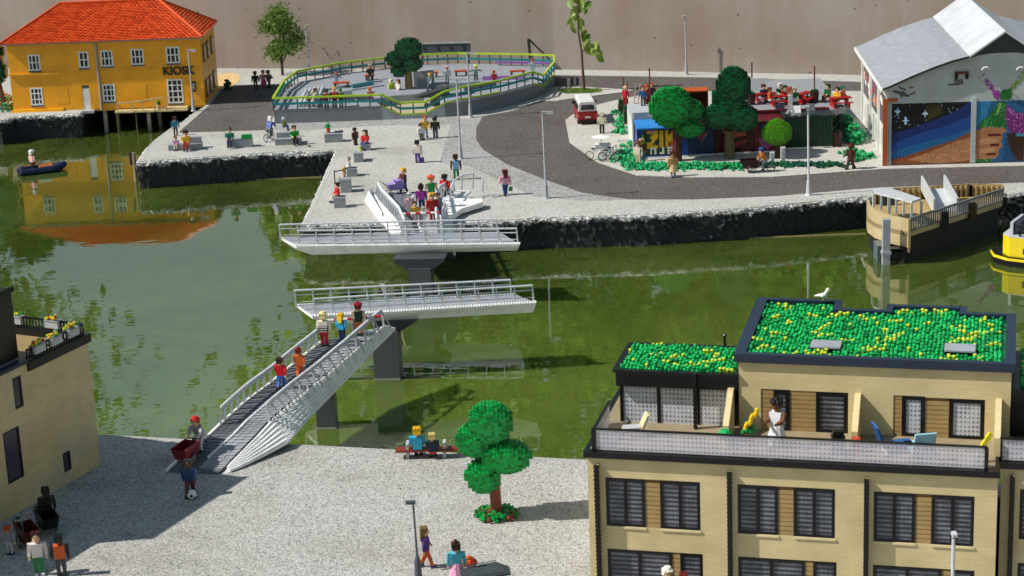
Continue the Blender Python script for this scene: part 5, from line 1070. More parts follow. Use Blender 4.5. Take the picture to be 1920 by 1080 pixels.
lo_ = [G(420, 890, 0.0), G(453, 877, .05), G(504, 852, .15), G(540, 832, .3), G(584, 781, .45), G(632, 732, .6), G(692, 668, .9), G(742, 618, 1.2)]
_, ev, rail, Lq, Rq = bramp('bridge_ramp', Lp, Rp, lo_, 'near curved bridge ramp with dark tiles, studded white flank and grey railings'); rail(Lq, -1); rail(Rq, 1)
# far ramp
Lf = [G(704, 388, .02), G(722, 396, .5), G(740, 404, 1.0), G(756, 412, 1.45), G(764, 420, 1.85)]
Lf = [Vector((-9.7, 143.6, .03)), Vector((-9.2, 139.5, .45)), Vector((-8.4, 135, .95)), Vector((-7.5, 130, 1.45)), Vector((-6.9, 125, 1.85))]
Rf = [Vector((-3.6, 143.4, .03)), Vector((-4.6, 139.6, .45)), Vector((-4.8, 135, .95)), Vector((-4.6, 130, 1.45)), Vector((-4.4, 125, 1.85))]
_, ev, rail2, Lq, Rq = bramp('bridge_ramp', Lf, Rf, [p + Vector((.9, -.3, -max(.02, p.z * .95))) for p in Rf], 'far bridge ramp climbing from the plaza between leaning grey railings'); rail2(Lq, -1, .05, -.25); rail2(Rq, 1, .05, -.2)
mb = MB(); mb.add([(-9.75, 143.6, 0), (-10.1, 141.6, 0), (-8.2, 134.6, 0), (-7.1, 125, 1.0), (-6.95, 125, 1.9), (-8.45, 135, 1.0), (-9.3, 139.5, .5), (-9.72, 143.6, .3)], [(0, 1, 2, 3, 4, 5, 6, 7)], BW); 
mb.add([(-10.35, 141.8, 0), (-8.7, 134.6, 0), (-8.7, 134.6, .95), (-10.0, 141.8, .75), (-9.8, 143.4, 0), (-9.8, 143.4, .5)], [(0, 1, 2, 3), (4, 0, 3, 5)], BW)
tag(mb.build('ramp_flank'), 'smooth white side wall of the far bridge ramp', 'side wall')
mb = MB(); P5 = [(G(x, y, .5).x, G(x, y, .5).y) for x, y in ((832, 372), (905, 374), (905, 380), (866, 392), (842, 408), (826, 412), (818, 398))]; mb.prism(P5, .18, .55, BW)
for i in range(160): x, y = random.uniform(-5.4, -1.4), random.uniform(133, 142); mb.stud(x, y, .55, BW, r=.05, h=.06) if ptin(x, y, P5) else None
tag(mb.build('ramp_wing'), 'white studded wing where the far ramp flares out to the right', 'side wall')
mb = MB(); pts = [Vector((-4.1, 138.2, .6)), Vector((-3.9, 140.2, .6)), Vector((-3.3, 141.4, .6)), Vector((-2.5, 141.8, .6)), Vector((-1.8, 141.4, .4))]; tp = [p + Vector((.1, 0, h)) for p, h in zip(pts, (.9, 1.0, 1.1, 1.1, 1.0))]
for p, q in zip(pts, tp): mb.bar(p, q, .1, BG, w2=.08)
for p, q in zip(tp, tp[1:]): bumpyrail(mb, p, q, BG, r=.08)
mb.bar(tp[-1], (-1.2, 141, 0), .1, BG); tag(mb.build('curved_railing'), 'grey railing curling round at the mouth of the far ramp', 'railing')
def barrier(c, L, h, label, rz=0):
    o = empty('barrier', c, rz, label, 'barrier', 'red and white bridge barriers'); mb = MB(); n = 8
    for i in range(n): mb.tube((-L / 2 + L * i / n, 0, h), (-L / 2 + L * (i + 1) / n, 0, h), .075, pl('c01820') if i % 2 else WHT, n=8)
    mb.build('bar', o); mb = MB(); mb.box(-.12, .12, .05, .3, 0, h, GRY); mb.build('post', o); return o
barrier((-5.7, 126.9, 1.75), 2.6, .95, 'red and white striped barrier closing the far ramp')
barrier(G(664, 640, 1.85) + Vector((0, .9, 0)), 2.9, 1.0, 'red and white striped barrier at the top of the near ramp', rad(8))

# ================================================================== LANDING STAGE AND BOATS
FT = brick('b4a27c', 'ac9a74', seam='7c6c4c', bw=.5); FTD = pl('a89060', .5)
fs = empty('landing_stage', G(1705, 480, WZ) - Vector((0, 0, WZ)), 0, 'tan ferry landing stage with curved wall, grey canopy and gangway', 'landing stage'); fo = G(1705, 480, WZ) - Vector((0, 0, WZ))
def FL(px, py, z): return G(px, py, z) - fo
cw = [FL(1625, 374, .8), FL(1627, 384, .8), FL(1640, 394, .8), FL(1668, 404, .8), FL(1705, 412, .8)]; far_r = FL(1880, 356, .8); back_r = FL(1880, 346, .8); back = [FL(1820, 345, .8), FL(1735, 350, .8), FL(1680, 352, .8), FL(1640, 360, .8)]
mb = MB(); pl_ = [(p.x, p.y) for p in cw] + [(far_r.x, far_r.y), (back_r.x, back_r.y)] + [(p.x, p.y) for p in back]
mb.prism(pl_, -.35, -.05, FT, FTD)
for a, b in zip(cw, cw[1:]):
    t = (b - a).normalized(); q = Vector((-t.y, t.x, 0)) * .18; mb.prism([(a.x, a.y), (b.x, b.y), (b.x + q.x, b.y + q.y), (a.x + q.x, a.y + q.y)], -1.1, .8, FT)
mb.build('platform', fs)
cx__ = sum(p[0] for p in pl_) / len(pl_); cy__ = sum(p[1] for p in pl_) / len(pl_)
mb = MB(); mb.prism([(cx__ + (p[0] - cx__) * .95, cy__ + (p[1] - cy__) * .9) for p in pl_], -2.4, -.36, pl('14181a', .6)); mb.build('shade_block', fs)  # near-black block standing in for the deep shade below the platform
mb = MB(); rim = [back_r] + back
for a, b in zip(rim, rim[1:]):
    n = int((b - a).length / .35); 
    for i in range(n + 1): c = a.lerp(b, i / n); mb.box(c.x - .06, c.x + .06, c.y - .25, c.y, -.05, .72, FTD)
    t = (b - a).normalized(); q = Vector((t.y, -t.x, 0)) * .1; mb.prism([(a.x, a.y + .1), (b.x, b.y + .1), (b.x, b.y + .01), (a.x, a.y + .01)], -.05, .8, FTD)
mb.build('slatted_wall', fs)
a, b = cw[-1].copy(), far_r.copy(); a.z = b.z = -.05; mb = MB(); n = 44; gr = pl('6c7074', .4); mb.bar(a + Vector((0, 0, .9)), b + Vector((0, 0, .9)), .13, gr); mb.bar(a + Vector((0, 0, .1)), b + Vector((0, 0, .1)), .1, gr)
for i in range(n + 1): c = a.lerp(b, i / n); mb.box(c.x - .05, c.x + .05, c.y - .03, c.y + .03, c.z, c.z + .9, gr)
mb.box(a.x - .06, a.x + .06, a.y - .06, a.y + .06, -1.4, .86, FTD); mb.build('railing', fs)
for f in (.36, .66): c = a.lerp(b, f); mb = MB(); mb.box(c.x - .25, c.x + .25, c.y - .45, c.y - .05, -.5, .62, BLK); mb.build('fender', fs)
mb = MB(); p = FL(1637, 372, .2); r_ = FL(1725, 385, .2); q_ = Vector((.7, 1.4, 0)); lg = pl('b8bbbe', .4)
P6 = [FL(*v) for v in ((1637, 355, 1.8), (1639, 361, 1.8), (1710, 379, 1.8), (1727, 373, 1.8), (1668, 353, 1.8))]
mb.prism([(v.x, v.y) for v in P6], 1.72, 1.85, lg)
for f in (0, .2, .4, .6, .8, 1.0):
    c = P6[1].lerp(P6[2], f); mb.box(c.x - .07, c.x + .07, c.y + .02, c.y + .16, .75, 1.715, lg)
for v in (P6[0], P6[3], P6[4]): mb.box(v.x - .07, v.x + .07, v.y - .2, v.y - .06, -.05, 1.72, lg)
mb.box(p.x + .3, p.x + 1.3, p.y - 1.2, p.y - 1.0, -.05, 1.1, DKP); mb.build('canopy', fs)
gw = empty('gangway', FL(1750, 400, -.05) + fo, 0, 'light grey gangway with solid side panels leading ashore from the landing stage', 'gangway')
mb = MB(); a = Vector((0, 0, 0)); hd = Vector((-.12, 3.6, 0))
for dx in (0, 1.55):
    A = Vector((dx, 0, 0)); Bq = A + hd; mb.add([A + Vector((0, 0, -.02)), Bq + Vector((0, 0, .75)), Bq + Vector((0, 0, 1.75)), A + Vector((0, 0, 1.0)), A + Vector((.12, 0, -.02)), Bq + Vector((.12, 0, .75)), Bq + Vector((.12, 0, 1.75)), A + Vector((.12, 0, 1.0))], [(0, 3, 2, 1), (4, 5, 6, 7), (3, 7, 6, 2), (0, 4, 7, 3), (1, 2, 6, 5)], lg)
mb.build('side_panel', gw); mb = MB(); mb.add([(.12, 0, .05), (1.55, 0, .05), (1.43, 3.6, .8), (0, 3.6, .8), (.12, 0, -.02), (1.55, 0, -.02)], [(0, 1, 2, 3), (4, 5, 1, 0)], lg); mb.build('walkway', gw)
mb = MB(); a = G(1662, 497, WZ); mb.box(a.x - .24, a.x + .24, a.y, a.y + .45, -3.4, .85, GRY); mb.box(a.x - .3, a.x + .3, a.y - .06, a.y + .5, -1.5, -1.3, GRY); tag(mb.build('mooring_pile'), 'square grey pile standing in front of the landing stage wall', 'pile')
mb = MB(); b = fo + cw[-1]; mb.box(b.x - 1.2, b.x - .05, b.y + .1, b.y + .7, -1.9, -1.15, BLK); mb.box(b.x - 1.5, b.x - .4, b.y + .1, b.y + .2, -1.35, -1.25, GRY); mb.box(b.x - 1.9, b.x - 1.25, b.y + .8, b.y + 2.2, -2.8, -1.12, pl('5a6468')); tag(mb.build('pontoon_mount'), 'dark mount below the landing stage corner', 'mount')
# yellow harbour boat
YB_ = brick('d8c018', 'd2b812', seam='a89410', bw=.16, bh=9, amt=.25, rough=.3)
a = G(1860, 482, WZ); yb = empty('harbour_boat', (a.x, a.y, WZ), rad(-32), 'yellow and black harbour bus boat cut off by the right edge', 'boat')
def hull(mb, prof, z0, z1, m): mb.prism(prof, z0, z1, m)
hp = [(0, -.2), (.5, -1.1), (1.6, -1.7), (9, -1.9), (9, 2.0), (1.6, 1.9), (.4, 1.2)]
mb = MB(); hull(mb, hp, -.6, .38, BLK); hull(mb, [(x - .06, y * 1.02) for x, y in hp], .38, .55, pl('e0c81c')); hull(mb, hp, .55, .62, BLK); mb.build('hull', yb)
mb = MB(); hull(mb, [(1.0, -.9), (1.6, -1.5), (9, -1.7), (9, 1.7), (1.6, 1.6), (1.0, 1.0)], .62, 1.9, YB_); hull(mb, [(1.0, -.9), (1.6, -1.5), (9, -1.7), (9, 1.7), (1.6, 1.6), (1.0, 1.0)], 1.9, 1.97, LGR); mb.build('cabin', yb)
mb = MB(); mb.box(1.5, 1.7, -1.1, 1.2, 1.97, 2.8, LGR); mb.box(1.72, 2.0, -1.0, 1.1, 1.97, 2.7, pl('2a2c3c')); mb.box(2.0, 9, -1.4, -1.3, 2.2, 2.3, BLK); mb.box(2.0, 9, -1.4, -1.3, 2.6, 2.68, BLK)
for x in range(8): mb.box(2.2 + x, 2.3 + x, -1.4, -1.3, 1.97, 2.68, BLK)
mb.build('bridge_screen', yb); mb = MB(); mb.ball((3.0, -1.0, 2.4), .16, WHT); mb.build('lamp', yb)
mb = MB(); mb.box(2.6, 4.5, -1.75, -1.69, .9, 1.3, BLK); mb.build('window', yb)
# dinghy
a = G(78, 322, WZ); dg = empty('dinghy', (a.x, a.y, WZ), rad(22), 'dark blue inflatable boat with an orange seat on the green water', 'boat'); DB = pl('0d1a36', .35)
mb = MB()
for s_ in (-1, 1): pts = [(-1.7, s_ * .62, .22), (.9, s_ * .66, .24), (1.6, s_ * .35, .32), (1.9, 0, .42)]; [mb.tube(p, q, .27, DB, n=10) for p, q in zip(pts, pts[1:])]; mb.ball(pts[0], .27, DB); [mb.ball(p, .27, DB) for p in pts[1:]]
mb.build('tube', dg); mb = MB(); mb.prism([(-1.5, -.6), (1.2, -.6), (1.7, 0), (1.2, .6), (-1.5, .6)], -.02, .12, pl('2a3a58')); mb.build('floor', dg); mb = MB(); mb.box(-.2, .9, -.5, .5, .42, .56, pl('c87848')); mb.build('seat', dg); mb = MB(); mb.box(-1.75, -1.45, -.15, .15, -.3, .7, DGR); mb.tube((-1.5, 0, .7), (-.9, .1, .8), .03, BLK); mb.build('outboard_motor', dg)

# ================================================================== VEHICLES
a = G(1084, 236, .01); vn = empty('van', a, rad(3), 'small red and white camper van seen from behind, parked at the pavement edge', 'van'); VR = pl('a01018', .25); VW = pl('d8d8d6', .3)
mb = MB(); mb.vprism([(.03, .35), (1.62, .35), (1.66, 1.0), (1.62, 1.18), (.03, 1.18), (0, 1.0)], 0, 3.9, VR); mb.vprism([(.03, 1.185), (1.62, 1.185), (1.5, 1.85), (1.4, 1.95), (.25, 1.95), (.15, 1.85)], .02, 3.7, VW); mb.build('body', vn)
mb = MB(); mb.vprism([(.25, 1.3), (1.4, 1.3), (1.33, 1.72), (.32, 1.72)], -.03, .015, pl('30303a', .1)); mb.build('rear_window', vn); mb = MB(); mb.box(-.02, .02, .4, 3.3, 1.2, 1.7, BLK); mb.build('side_window', vn)
mb = MB(); mb.box(.6, 1.05, -.03, -.002, .62, .75, VW); mb.build('licence_plate', vn); mb = MB(); mb.box(.0, 1.66, -.12, -.003, .35, .46, BLK); mb.build('bumper', vn)
for x in (.03, 1.43):
    mb = MB(); mb.box(x, x + .18, -.04, -.003, .7, .9, pl('d04020')); mb.build('tail_light', vn)
    for y in (.7, 3.1): mb = MB(); mb.tube((x - .02, y, .33), (x + .2, y, .33), .33, BLK, n=16); w_ = mb.build('wheel', vn)
for s_ in (-.2, 1.68): mb = MB(); mb.box(s_, s_ + .18, 2.9, 3.0, 1.3, 1.5, BLK); mb.build('mirror', vn)
def bicycle(loc, rz, label, m=DKP, s=1.0, cargo=None, group='bicycles and cargo bikes'):
    o = empty('cargo_bicycle' if cargo else 'bicycle', loc, rz, label, 'bicycle', group); mb = MB()
    for x in (-.52, .52) if not cargo else (-.55,):
        w_ = MB(); w_.ring((x, 0, .34), .31, .03, BLK, 0, n=20, k=5)
        for k in range(8): a = k * math.pi / 4; w_.bar((x, 0, .34), (x + .3 * math.cos(a), 0, .34 + .3 * math.sin(a)), .012, LGR)
        w_.build('wheel', o)
    if cargo:
        for y in (-.38, .38): w_ = MB(); w_.ring((.95, y, .3), .27, .03, BLK, 0, n=20, k=5); [w_.bar((.95, y, .3), (.95 + .26 * math.cos(k * .785), y, .3 + .26 * math.sin(k * .785)), .012, LGR) for k in range(8)]; w_.build('wheel', o)
        b = MB(); b.add([(.45, -.33, .35), (1.5, -.33, .35), (1.5, .33, .35), (.45, .33, .35), (.35, -.38, .95), (1.75, -.38, .95), (1.75, .38, .95), (.35, .38, .95)], [(0, 3, 2, 1), (0, 1, 5, 4), (1, 2, 6, 5), (2, 3, 7, 6), (3, 0, 4, 7)], cargo)
        b.add([(.45, -.3, .5), (1.55, -.3, .5), (1.55, .3, .5), (.45, .3, .5)], [(0, 1, 2, 3)], cargo); b.box(.3, 1.78, -.41, -.35, .93, .98, cargo); b.box(.3, 1.78, .35, .41, .93, .98, cargo); b.build('cargo_box', o)
    mb.tube((-.52, 0, .34), (-.1, 0, .3), .03, m, n=6); mb.tube((-.1, 0, .3), (-.22, 0, .85), .03, m, n=6); mb.tube((-.52, 0, .34), (-.2, 0, .75), .025, m, n=6); mb.tube((-.1, 0, .3), (.36, 0, .72), .035, m, n=6); mb.tube((-.18, 0, .72), (.34, 0, .78), .03, m, n=6); mb.tube((.5 if not cargo else .45, 0, .36), (.33, 0, 1.0), .03, m, n=6); mb.build('frame', o)
    mb = MB(); mb.tube((.3, -.3, 1.02), (.3, .3, 1.02), .028, m, n=6); mb.tube((.3, -.3, 1.02), (.16, -.32, 1.02), .03, BLK, n=6); mb.tube((.3, .3, 1.02), (.16, .32, 1.02), .03, BLK, n=6); mb.build('handlebar', o)
    mb = MB(); mb.box(-.36, -.08, -.09, .09, .84, .92, BLK); mb.build('saddle', o); return o
DR = pl('7c1420', .35)
bk1 = bicycle(G(371, 855, .3) , rad(-112), 'dark red cargo bicycle leaving the foot of the near ramp', m=BLK, cargo=DR)
bk2 = bicycle(G(1432, 322, .07), rad(180), 'brown box cargo bicycle ridden along the quay road past the lime green tree', cargo=pl('3a1812', .5))
bk3 = bicycle(G(505, 264), rad(65), 'thin grey bicycle ridden on the plaza by the blue rider', m=GRY)
bk4 = bicycle(G(1118, 300, .07), rad(-20), 'white bicycle parked with a parasol trailer on the pavement corner', m=WHT); bk5 = bicycle(G(1142, 303, .07), rad(-15), 'grey bicycle parked next to the green plants', m=GRY); bk6 = bicycle(G(1148, 298, .07), rad(-25), 'second grey bicycle wedged in among the parked bicycles', m=GRY)
mb = MB(); mb.box(-.5, .7, -.3, .3, .45, .95, WHT); mb.tube((0, 0, .9), (0, 0, 1.5), .03, LGR); mb.tube((0, 0, 1.5), (0, 0, 1.62), .75, WHT, r2=.1, n=12); tag(mb.build('vending_cart', loc=G(1128, 292, .07)), 'white cart under a small white parasol among the bicycles', 'cart')
bk7 = bicycle(G(40, 1010), rad(-60), 'cargo bicycle with a dark red box in the shade of the tan house', m=GRY, cargo=pl('4a1a12')); bk8 = bicycle(G(78, 985), rad(-62), 'black cargo bicycle closest to the tan house wall', m=BLK, cargo=pl('0c0c0c'))
# pram
a = G(742, 366, .05); pm = empty('pram', a, rad(200), 'lavender pram pushed towards the far ramp', 'pram'); LV = pl('a890d0', .4); mb = MB(); mb.T = Matrix.Rotation(0, 4, 'Z')
mb.vprism([(-.55, .45), (.5, .45), (.65, .9), (.1, .9), (-.1, 1.15), (-.6, 1.1)], -.32, .32, LV); mb.box(-.45, .1, -.26, .26, 1.0, 1.12, pl('8a70b8')); mb.build('body', pm)
for x in (-.4, .45):
    for y in (-.32, .32): mb = MB(); mb.ring((x, y, .2), .17, .03, DKP, 0, n=14, k=4); mb.build('wheel', pm)
mb = MB(); mb.tube((.5, -.28, .6), (.95, -.28, 1.05), .025, GRY, n=6); mb.tube((.5, .28, .6), (.95, .28, 1.05), .025, GRY, n=6); mb.tube((.95, -.28, 1.05), (.95, .28, 1.05), .03, BLK, n=6); mb.build('handle', pm)

# ================================================================== NEAR BENCH, DARK CAR ROOF
a = G(742, 862); bn = empty('park_bench', a + Vector((0, 0, 0)), rad(-3), 'brown slatted bench with pale armrests on the near promenade edge', 'bench'); BB = pl('7a2e20', .45); mb = MB(); Lb = 2.95
mb.box(0, Lb, .0, .55, .36, .44, BB)
for i in range(24): mb.box(.05 + i * .12, .11 + i * .12, -.06, 0, .35, .43, BB)
mb.build('seat', bn)
for x in (.5, 2.25):
    mb = MB(); mb.box(x, x + .14, .05, .5, 0, .35, LGR); mb.build('leg', bn); mb = MB(); mb.box(x, x + .14, .1, .2, .445, .66, LGR); mb.box(x, x + .14, .08, .65, .665, .74, LGR); mb.build('armrest', bn)
a = G(905, 1100); cr_ = empty('low_table', a, rad(18), 'dark grey ribbed table top at the bottom edge beside the girl in pink', 'table'); mb = MB(); mb.prism([(-1.0, -.7), (1.0, -.7), (1.15, -.1), (.8, .6), (-.8, .5)], .62, .72, DKP)
for i in range(14): mb.box(-.8 + i * .12, -.75 + i * .12, -.5, .45, .722, .75, pl('4a4e54'))
mb.bar((-1.0, .5, .76), (.8, .65, .76), .04, GRY); mb.build('table_top', cr_)
for x in (-.7, .7): mb = MB(); mb.box(x - .06, x + .06, -.3, .3, 0, .62, DKP); mb.build('leg', cr_)
# things on the big balcony
AM = Matrix.Translation((AO[0], AO[1], 0)) @ Matrix.Rotation(AA, 4, 'Z')
def bal(x, y, z=6.0): return AM @ Vector((x, y, z))
o = empty('deck_chair', bal(1.55, 1.6), AA + rad(200), 'tan lounge chair with grey cushion in the left corner of the balcony', 'chair'); mb = MB(); mb.box(-.4, .4, -.3, .3, .3, .38, TANS); mb.vprism([(-.4, .38), (-.3, .38), (-.55, .95), (-.65, .95)], -.3, .3, TANS); mb.build('frame', o); mb = MB(); mb.box(-.3, .38, -.24, .24, .385, .46, LGR); mb.build('cushion', o)
def lounger(x, y, m, m2, label, rz):
    o = empty('sun_lounger', bal(x, y), AA + rz, label, 'lounger', 'loungers on the balcony'); mb = MB(); mb.vprism([(-.3, .25), (.9, .25), (.9, .33), (-.25, .33)], -.42, .42, m); mb.build('seat', o); mb = MB(); mb.vprism([(-.35, .3), (-.25, .3), (-.55, 1.15), (-.65, 1.15)], -.42, .42, m); mb.build('backrest', o); mb = MB(); mb.vprism([(-.5, .9), (-.42, .9), (-.5, 1.1), (-.58, 1.1)], .1, .35, m2); mb.build('pillow', o)
    for q in (-.2, .75): mb = MB(); mb.box(q, q + .08, -.4, .4, 0, .25, WHT); mb.build('leg', o)
lounger(12.9, 1.0, pl('a8d8e8'), pl('2a5a9a'), 'pale blue lounger standing tall behind the balcony glass', rad(110)); lounger(11.7, 1.35, pl('2c5c9c'), WHT, 'dark blue lounger in the shade of the divider', rad(20))
o = potplant('potted_plant', bal(6.25, 1.3), 'yellow flowering plant leaning beside the balcony divider', pl('5a3020'), GRN_, 1.2); mb = MB()
for k in range(14): mb.ball((-.15 + .035 * k, -.1, .75 + .055 * k + .08 * math.sin(k)), .1, pl('e0b818'), n=6, k=4)
mb.build('blossom', o)
mb = MB(); mb.ball((0, 0, .55), .3, pl('12a04e'), sz=.7); mb.tube((0, 0, 0), (0, 0, .4), .12, TANS); tag(mb.build('green_bush', loc=bal(5.35, 1.0)), 'small bright green bush left of the tan balcony divider', 'plant')
mb = MB(); mb.box(-.25, .25, -.2, .2, 0, .75, BLK); mb.box(.55, .85, -.15, .15, 0, .6, pl('c84020')); mb.box(-.2, .2, -.15, .15, .75, .95, BLK); tag(mb.build('barbecue', loc=bal(9.75, .9)), 'black barbecue and orange pot behind the balcony glass', 'barbecue')
mb = MB(); mb.bar((0, 0, 0), (.4, .1, .95), .14, GRN_); mb.bar((.2, .05, .6), (.55, .1, 1.15), .16, pl('e0cc20')); tag(mb.build('corner_plant', loc=bal(15.0, .6)), 'yellow and green plant at the right corner of the balcony', 'plant')
a = bal(8.3, 10.3, 9.3); mb = MB(); mb.ball((0, 0, .3), .2, WHT, sz=.7); mb.tube((-.15, 0, .3), (-.5, 0, .25), .12, WHT, r2=.03); mb.tube((.1, 0, .35), (.25, 0, .6), .1, WHT, r2=.08); mb.ball((.28, 0, .64), .12, WHT); mb.tube((.36, 0, .62), (.52, 0, .58), .04, pl('d8a020'), r2=.01); mb.bar((0, -.06, 0), (0, -.06, .2), .05, pl('d8a020')); mb.bar((0, .06, 0), (0, .06, .2), .05, pl('d8a020')); o = tag(mb.build('seagull', loc=a, smooth=False), 'white seagull with orange beak perched on the back rim of the green roof', 'bird'); o.rotation_euler.z = AA; o.scale = (.75, .75, .75)
# ================================================================== PEOPLE
SK = {'p': 'dcb58c', 'b': '6a3c24', 'd': '4a2a1c', 't': 'b88858', 'y': 'd8a850'}
SHADES = {}
def person(px, py, label, top='2a6a9a', leg='1c2838', hair='3a2418', skin='p', pose='stand', rot=0.0, h=1.75, z=0.0, loc=None, hairs='short', shoe='2a2a2e', sleeve=None, stripe=None, extra=None, group='toy figures strolling on the quays'):
    o = empty('person', loc if loc is not None else G(px, py, z), rad(rot), label, 'person', group); k = h / 1.75; S = pl(SK[skin], .45); Tm = pl(top, .45); Lm_ = pl(leg, .45); Hm = pl(hair, .45); Sh = pl(shoe, .45)
    V = lambda x, y, zz: Vector((x * k, y * k, zz * k)); hip = .84; lean = 0.0
    if pose in ('sit',): hip = .50
    if pose == 'ride': hip = 1.02; lean = -.3
    tw = .47; sh = hip + .52
    # skeleton joints; the figure faces local -y
    legs = {'stand': [((-.11, 0, hip), (-.12, -.01, hip / 2), (-.12, 0, .06)), ((.11, 0, hip), (.12, -.01, hip / 2), (.12, 0, .06))],
            'walk': [((-.11, 0, hip), (-.12, -.16, hip / 2), (-.12, -.24, .06)), ((.11, 0, hip), (.12, .06, hip / 2), (.12, .27, .1))],
            'sit': [((-.11, 0, hip), (-.12, -.42, hip + .02), (-.12, -.46, .06)), ((.11, 0, hip), (.12, -.42, hip + .02), (.12, -.40, .06))],
            'ride': [((-.1, .05, hip), (-.11, -.38, .82), (-.11, -.16, .42)), ((.1, .05, hip), (.11, -.3, .62), (.11, -.2, .2))]}
    lg_ = legs.get(pose, legs['stand'])
    tl = Vector((0, lean, 0)); shz = sh - abs(lean) * .25
    arms = {'stand': [((-.28, 0, sh - .05), (-.33, .03, sh - .32), (-.34, -.03, sh - .58)), ((.28, 0, sh - .05), (.33, .03, sh - .32), (.34, -.03, sh - .58))],
            'walk': [((-.28, 0, sh - .05), (-.32, .1, sh - .3), (-.33, .12, sh - .56)), ((.28, 0, sh - .05), (.32, -.1, sh - .3), (.33, -.25, sh - .48))],
            'sit': [((-.28, 0, sh - .05), (-.3, -.05, sh - .3), (-.2, -.3, sh - .38)), ((.28, 0, sh - .05), (.3, -.05, sh - .3), (.2, -.3, sh - .38))],
            'ride': [((-.27, lean, shz - .05), (-.3, lean - .2, shz - .22), (-.28, -.62, 1.1)), ((.27, lean, shz - .05), (.3, lean - .2, shz - .22), (.28, -.62, 1.1))],
            'push': [((-.28, 0, sh - .05), (-.28, -.12, sh - .3), (-.22, -.42, sh - .3)), ((.28, 0, sh - .05), (.28, -.12, sh - .3), (.22, -.42, sh - .3))],
            'out': [((-.28, 0, sh - .05), (-.5, -.03, sh - .12), (-.72, -.08, sh - .05)), ((.28, 0, sh - .05), (.5, -.03, sh - .12), (.72, -.08, sh - .05))],
            'cane': [((-.28, 0, sh - .05), (-.33, -.06, sh - .3), (-.36, -.28, sh - .42)), ((.28, 0, sh - .05), (.33, .03, sh - .32), (.33, -.03, sh - .58))]}
    ar = arms.get(pose, arms['stand'])
    if pose in ('push', 'cane', 'out'): lg_ = legs['walk'] if pose != 'out' else legs['stand']
    if extra == 'one_up': ar = [ar[0], ((.28, 0, sh - .05), (.46, -.05, sh + .05), (.5, -.08, sh + .32))]
    b = MB()
    b.bar(V(0, 0, hip - .06), V(0, lean * .6, hip + .25), .36 * k, S, h=.2 * k); b.bar(V(0, lean * .5, hip + .2), V(0, lean, shz), .36 * k, S, w2=.42 * k, h=.2 * k)
    b.tube(V(0, lean, shz - .02), V(0, lean * 1.05, shz + .1), .075 * k, S, n=8)
    hc = Vector((0, lean * 1.2, shz + .25))
    b.tube(V(hc.x, hc.y, hc.z - .17), V(hc.x, hc.y, hc.z - .12), .10 * k, S, r2=.15 * k, n=10); b.tube(V(hc.x, hc.y, hc.z - .12), V(hc.x, hc.y, hc.z + .12), .15 * k, S, n=10); b.tube(V(hc.x, hc.y, hc.z + .12), V(hc.x, hc.y, hc.z + .17), .15 * k, S, r2=.09 * k, n=10)
    b.cbox(V(0, hc.y - .155, hc.z - .01), .045 * k, .04 * k, .06 * k, S); [b.cbox(V(s_ * .155, hc.y, hc.z), .03 * k, .06 * k, .08 * k, S) for s_ in (-1, 1)]
    ey = pl('101010', .3); [b.cbox(V(s_ * .055, hc.y - .143, hc.z + .03), .035 * k, .02 * k, .035 * k, ey) for s_ in (-1, 1)]; b.cbox(V(0, hc.y - .143, hc.z - .075), .08 * k, .02 * k, .018 * k, pl('8a2a20'))
    for A in ar:
        p0, p1, p2 = [V(*q) for q in A]; b.bar(p0, p1, .13 * k, S, w2=.11 * k); b.bar(p1, p2, .11 * k, S, w2=.085 * k); dd = (p2 - p1).normalized(); b.bar(p2, p2 + dd * .08 * k, .085 * k, S, w2=.08 * k)
        sx_ = -1 if A[0][0] < 0 else 1; per = dd.cross(Vector((1, 0, 0))).normalized() if abs(dd.x) < .8 else Vector((0, 1, 0))
        for f in range(4): q = p2 + dd * .08 * k + per * ((f - 1.5) * .021 * k); b.bar(q, q + (dd + Vector((-.25 * sx_, -.2, 0))).normalized() * (.055 - .008 * abs(f - 1.4)) * k, .019 * k, S, w2=.014 * k)
        b.bar(p2 + dd * .02 * k, p2 + (dd * .06 + Vector((-sx_ * .05, -.04, 0))) * k, .024 * k, S, w2=.018 * k)
    for A in lg_:
        p0, p1, p2 = [V(*q) for q in A]; b.bar(p0, p1, .17 * k, S, w2=.13 * k); b.bar(p1, p2, .13 * k, S, w2=.1 * k)
    b.build('body', o)
    s = MB(); s.bar(V(0, lean * .05, hip - .04), V(0, lean, shz + .02), tw * .86 * k, Tm, w2=tw * k, h=.26 * k)
    if stripe:
        for q in range(4): f = .15 + .22 * q; c = Vector((0, lean * f, hip - .04 + (shz - hip + .06) * f)); s.cbox(V(*c), (tw * .9 + .03) * k, .285 * k, .055 * k, pl(stripe, .45))
    Sl = pl(sleeve, .45) if sleeve else Tm
    for A in ar:
        p0, p1, p2 = [V(*q) for q in A]; s.bar(p0 + Vector((0, 0, .07 * k)), p1, .165 * k, Sl, w2=.145 * k)
        if sleeve != 'bare': s.bar(p1, p1.lerp(p2, .75), .14 * k, Sl, w2=.12 * k)
    s.build('shirt', o)
    t = MB(); t.bar(V(0, .0, hip - .14), V(0, lean * .05, hip + .04), .4 * k, Lm_, h=.245 * k)
    if hairs == 'skirt' or extra == 'skirt': t.tube(V(0, 0, hip - .42 if pose != 'sit' else hip - .1), V(0, 0, hip + .08), .34 * k, Lm_, r2=.2 * k, n=10)
    for A in lg_:
        p0, p1, p2 = [V(*q) for q in A]; t.bar(p0, p1, .195 * k, Lm_, w2=.16 * k); t.bar(p1, p1.lerp(p2, .86), .16 * k, Lm_, w2=.135 * k)
    t.build('trousers', o)
    f = MB()
    for A in lg_: p2 = V(*A[2]); f.cbox(p2 + Vector((0, -.05 * k, 0)), .15 * k, .28 * k, .12 * k, Sh)
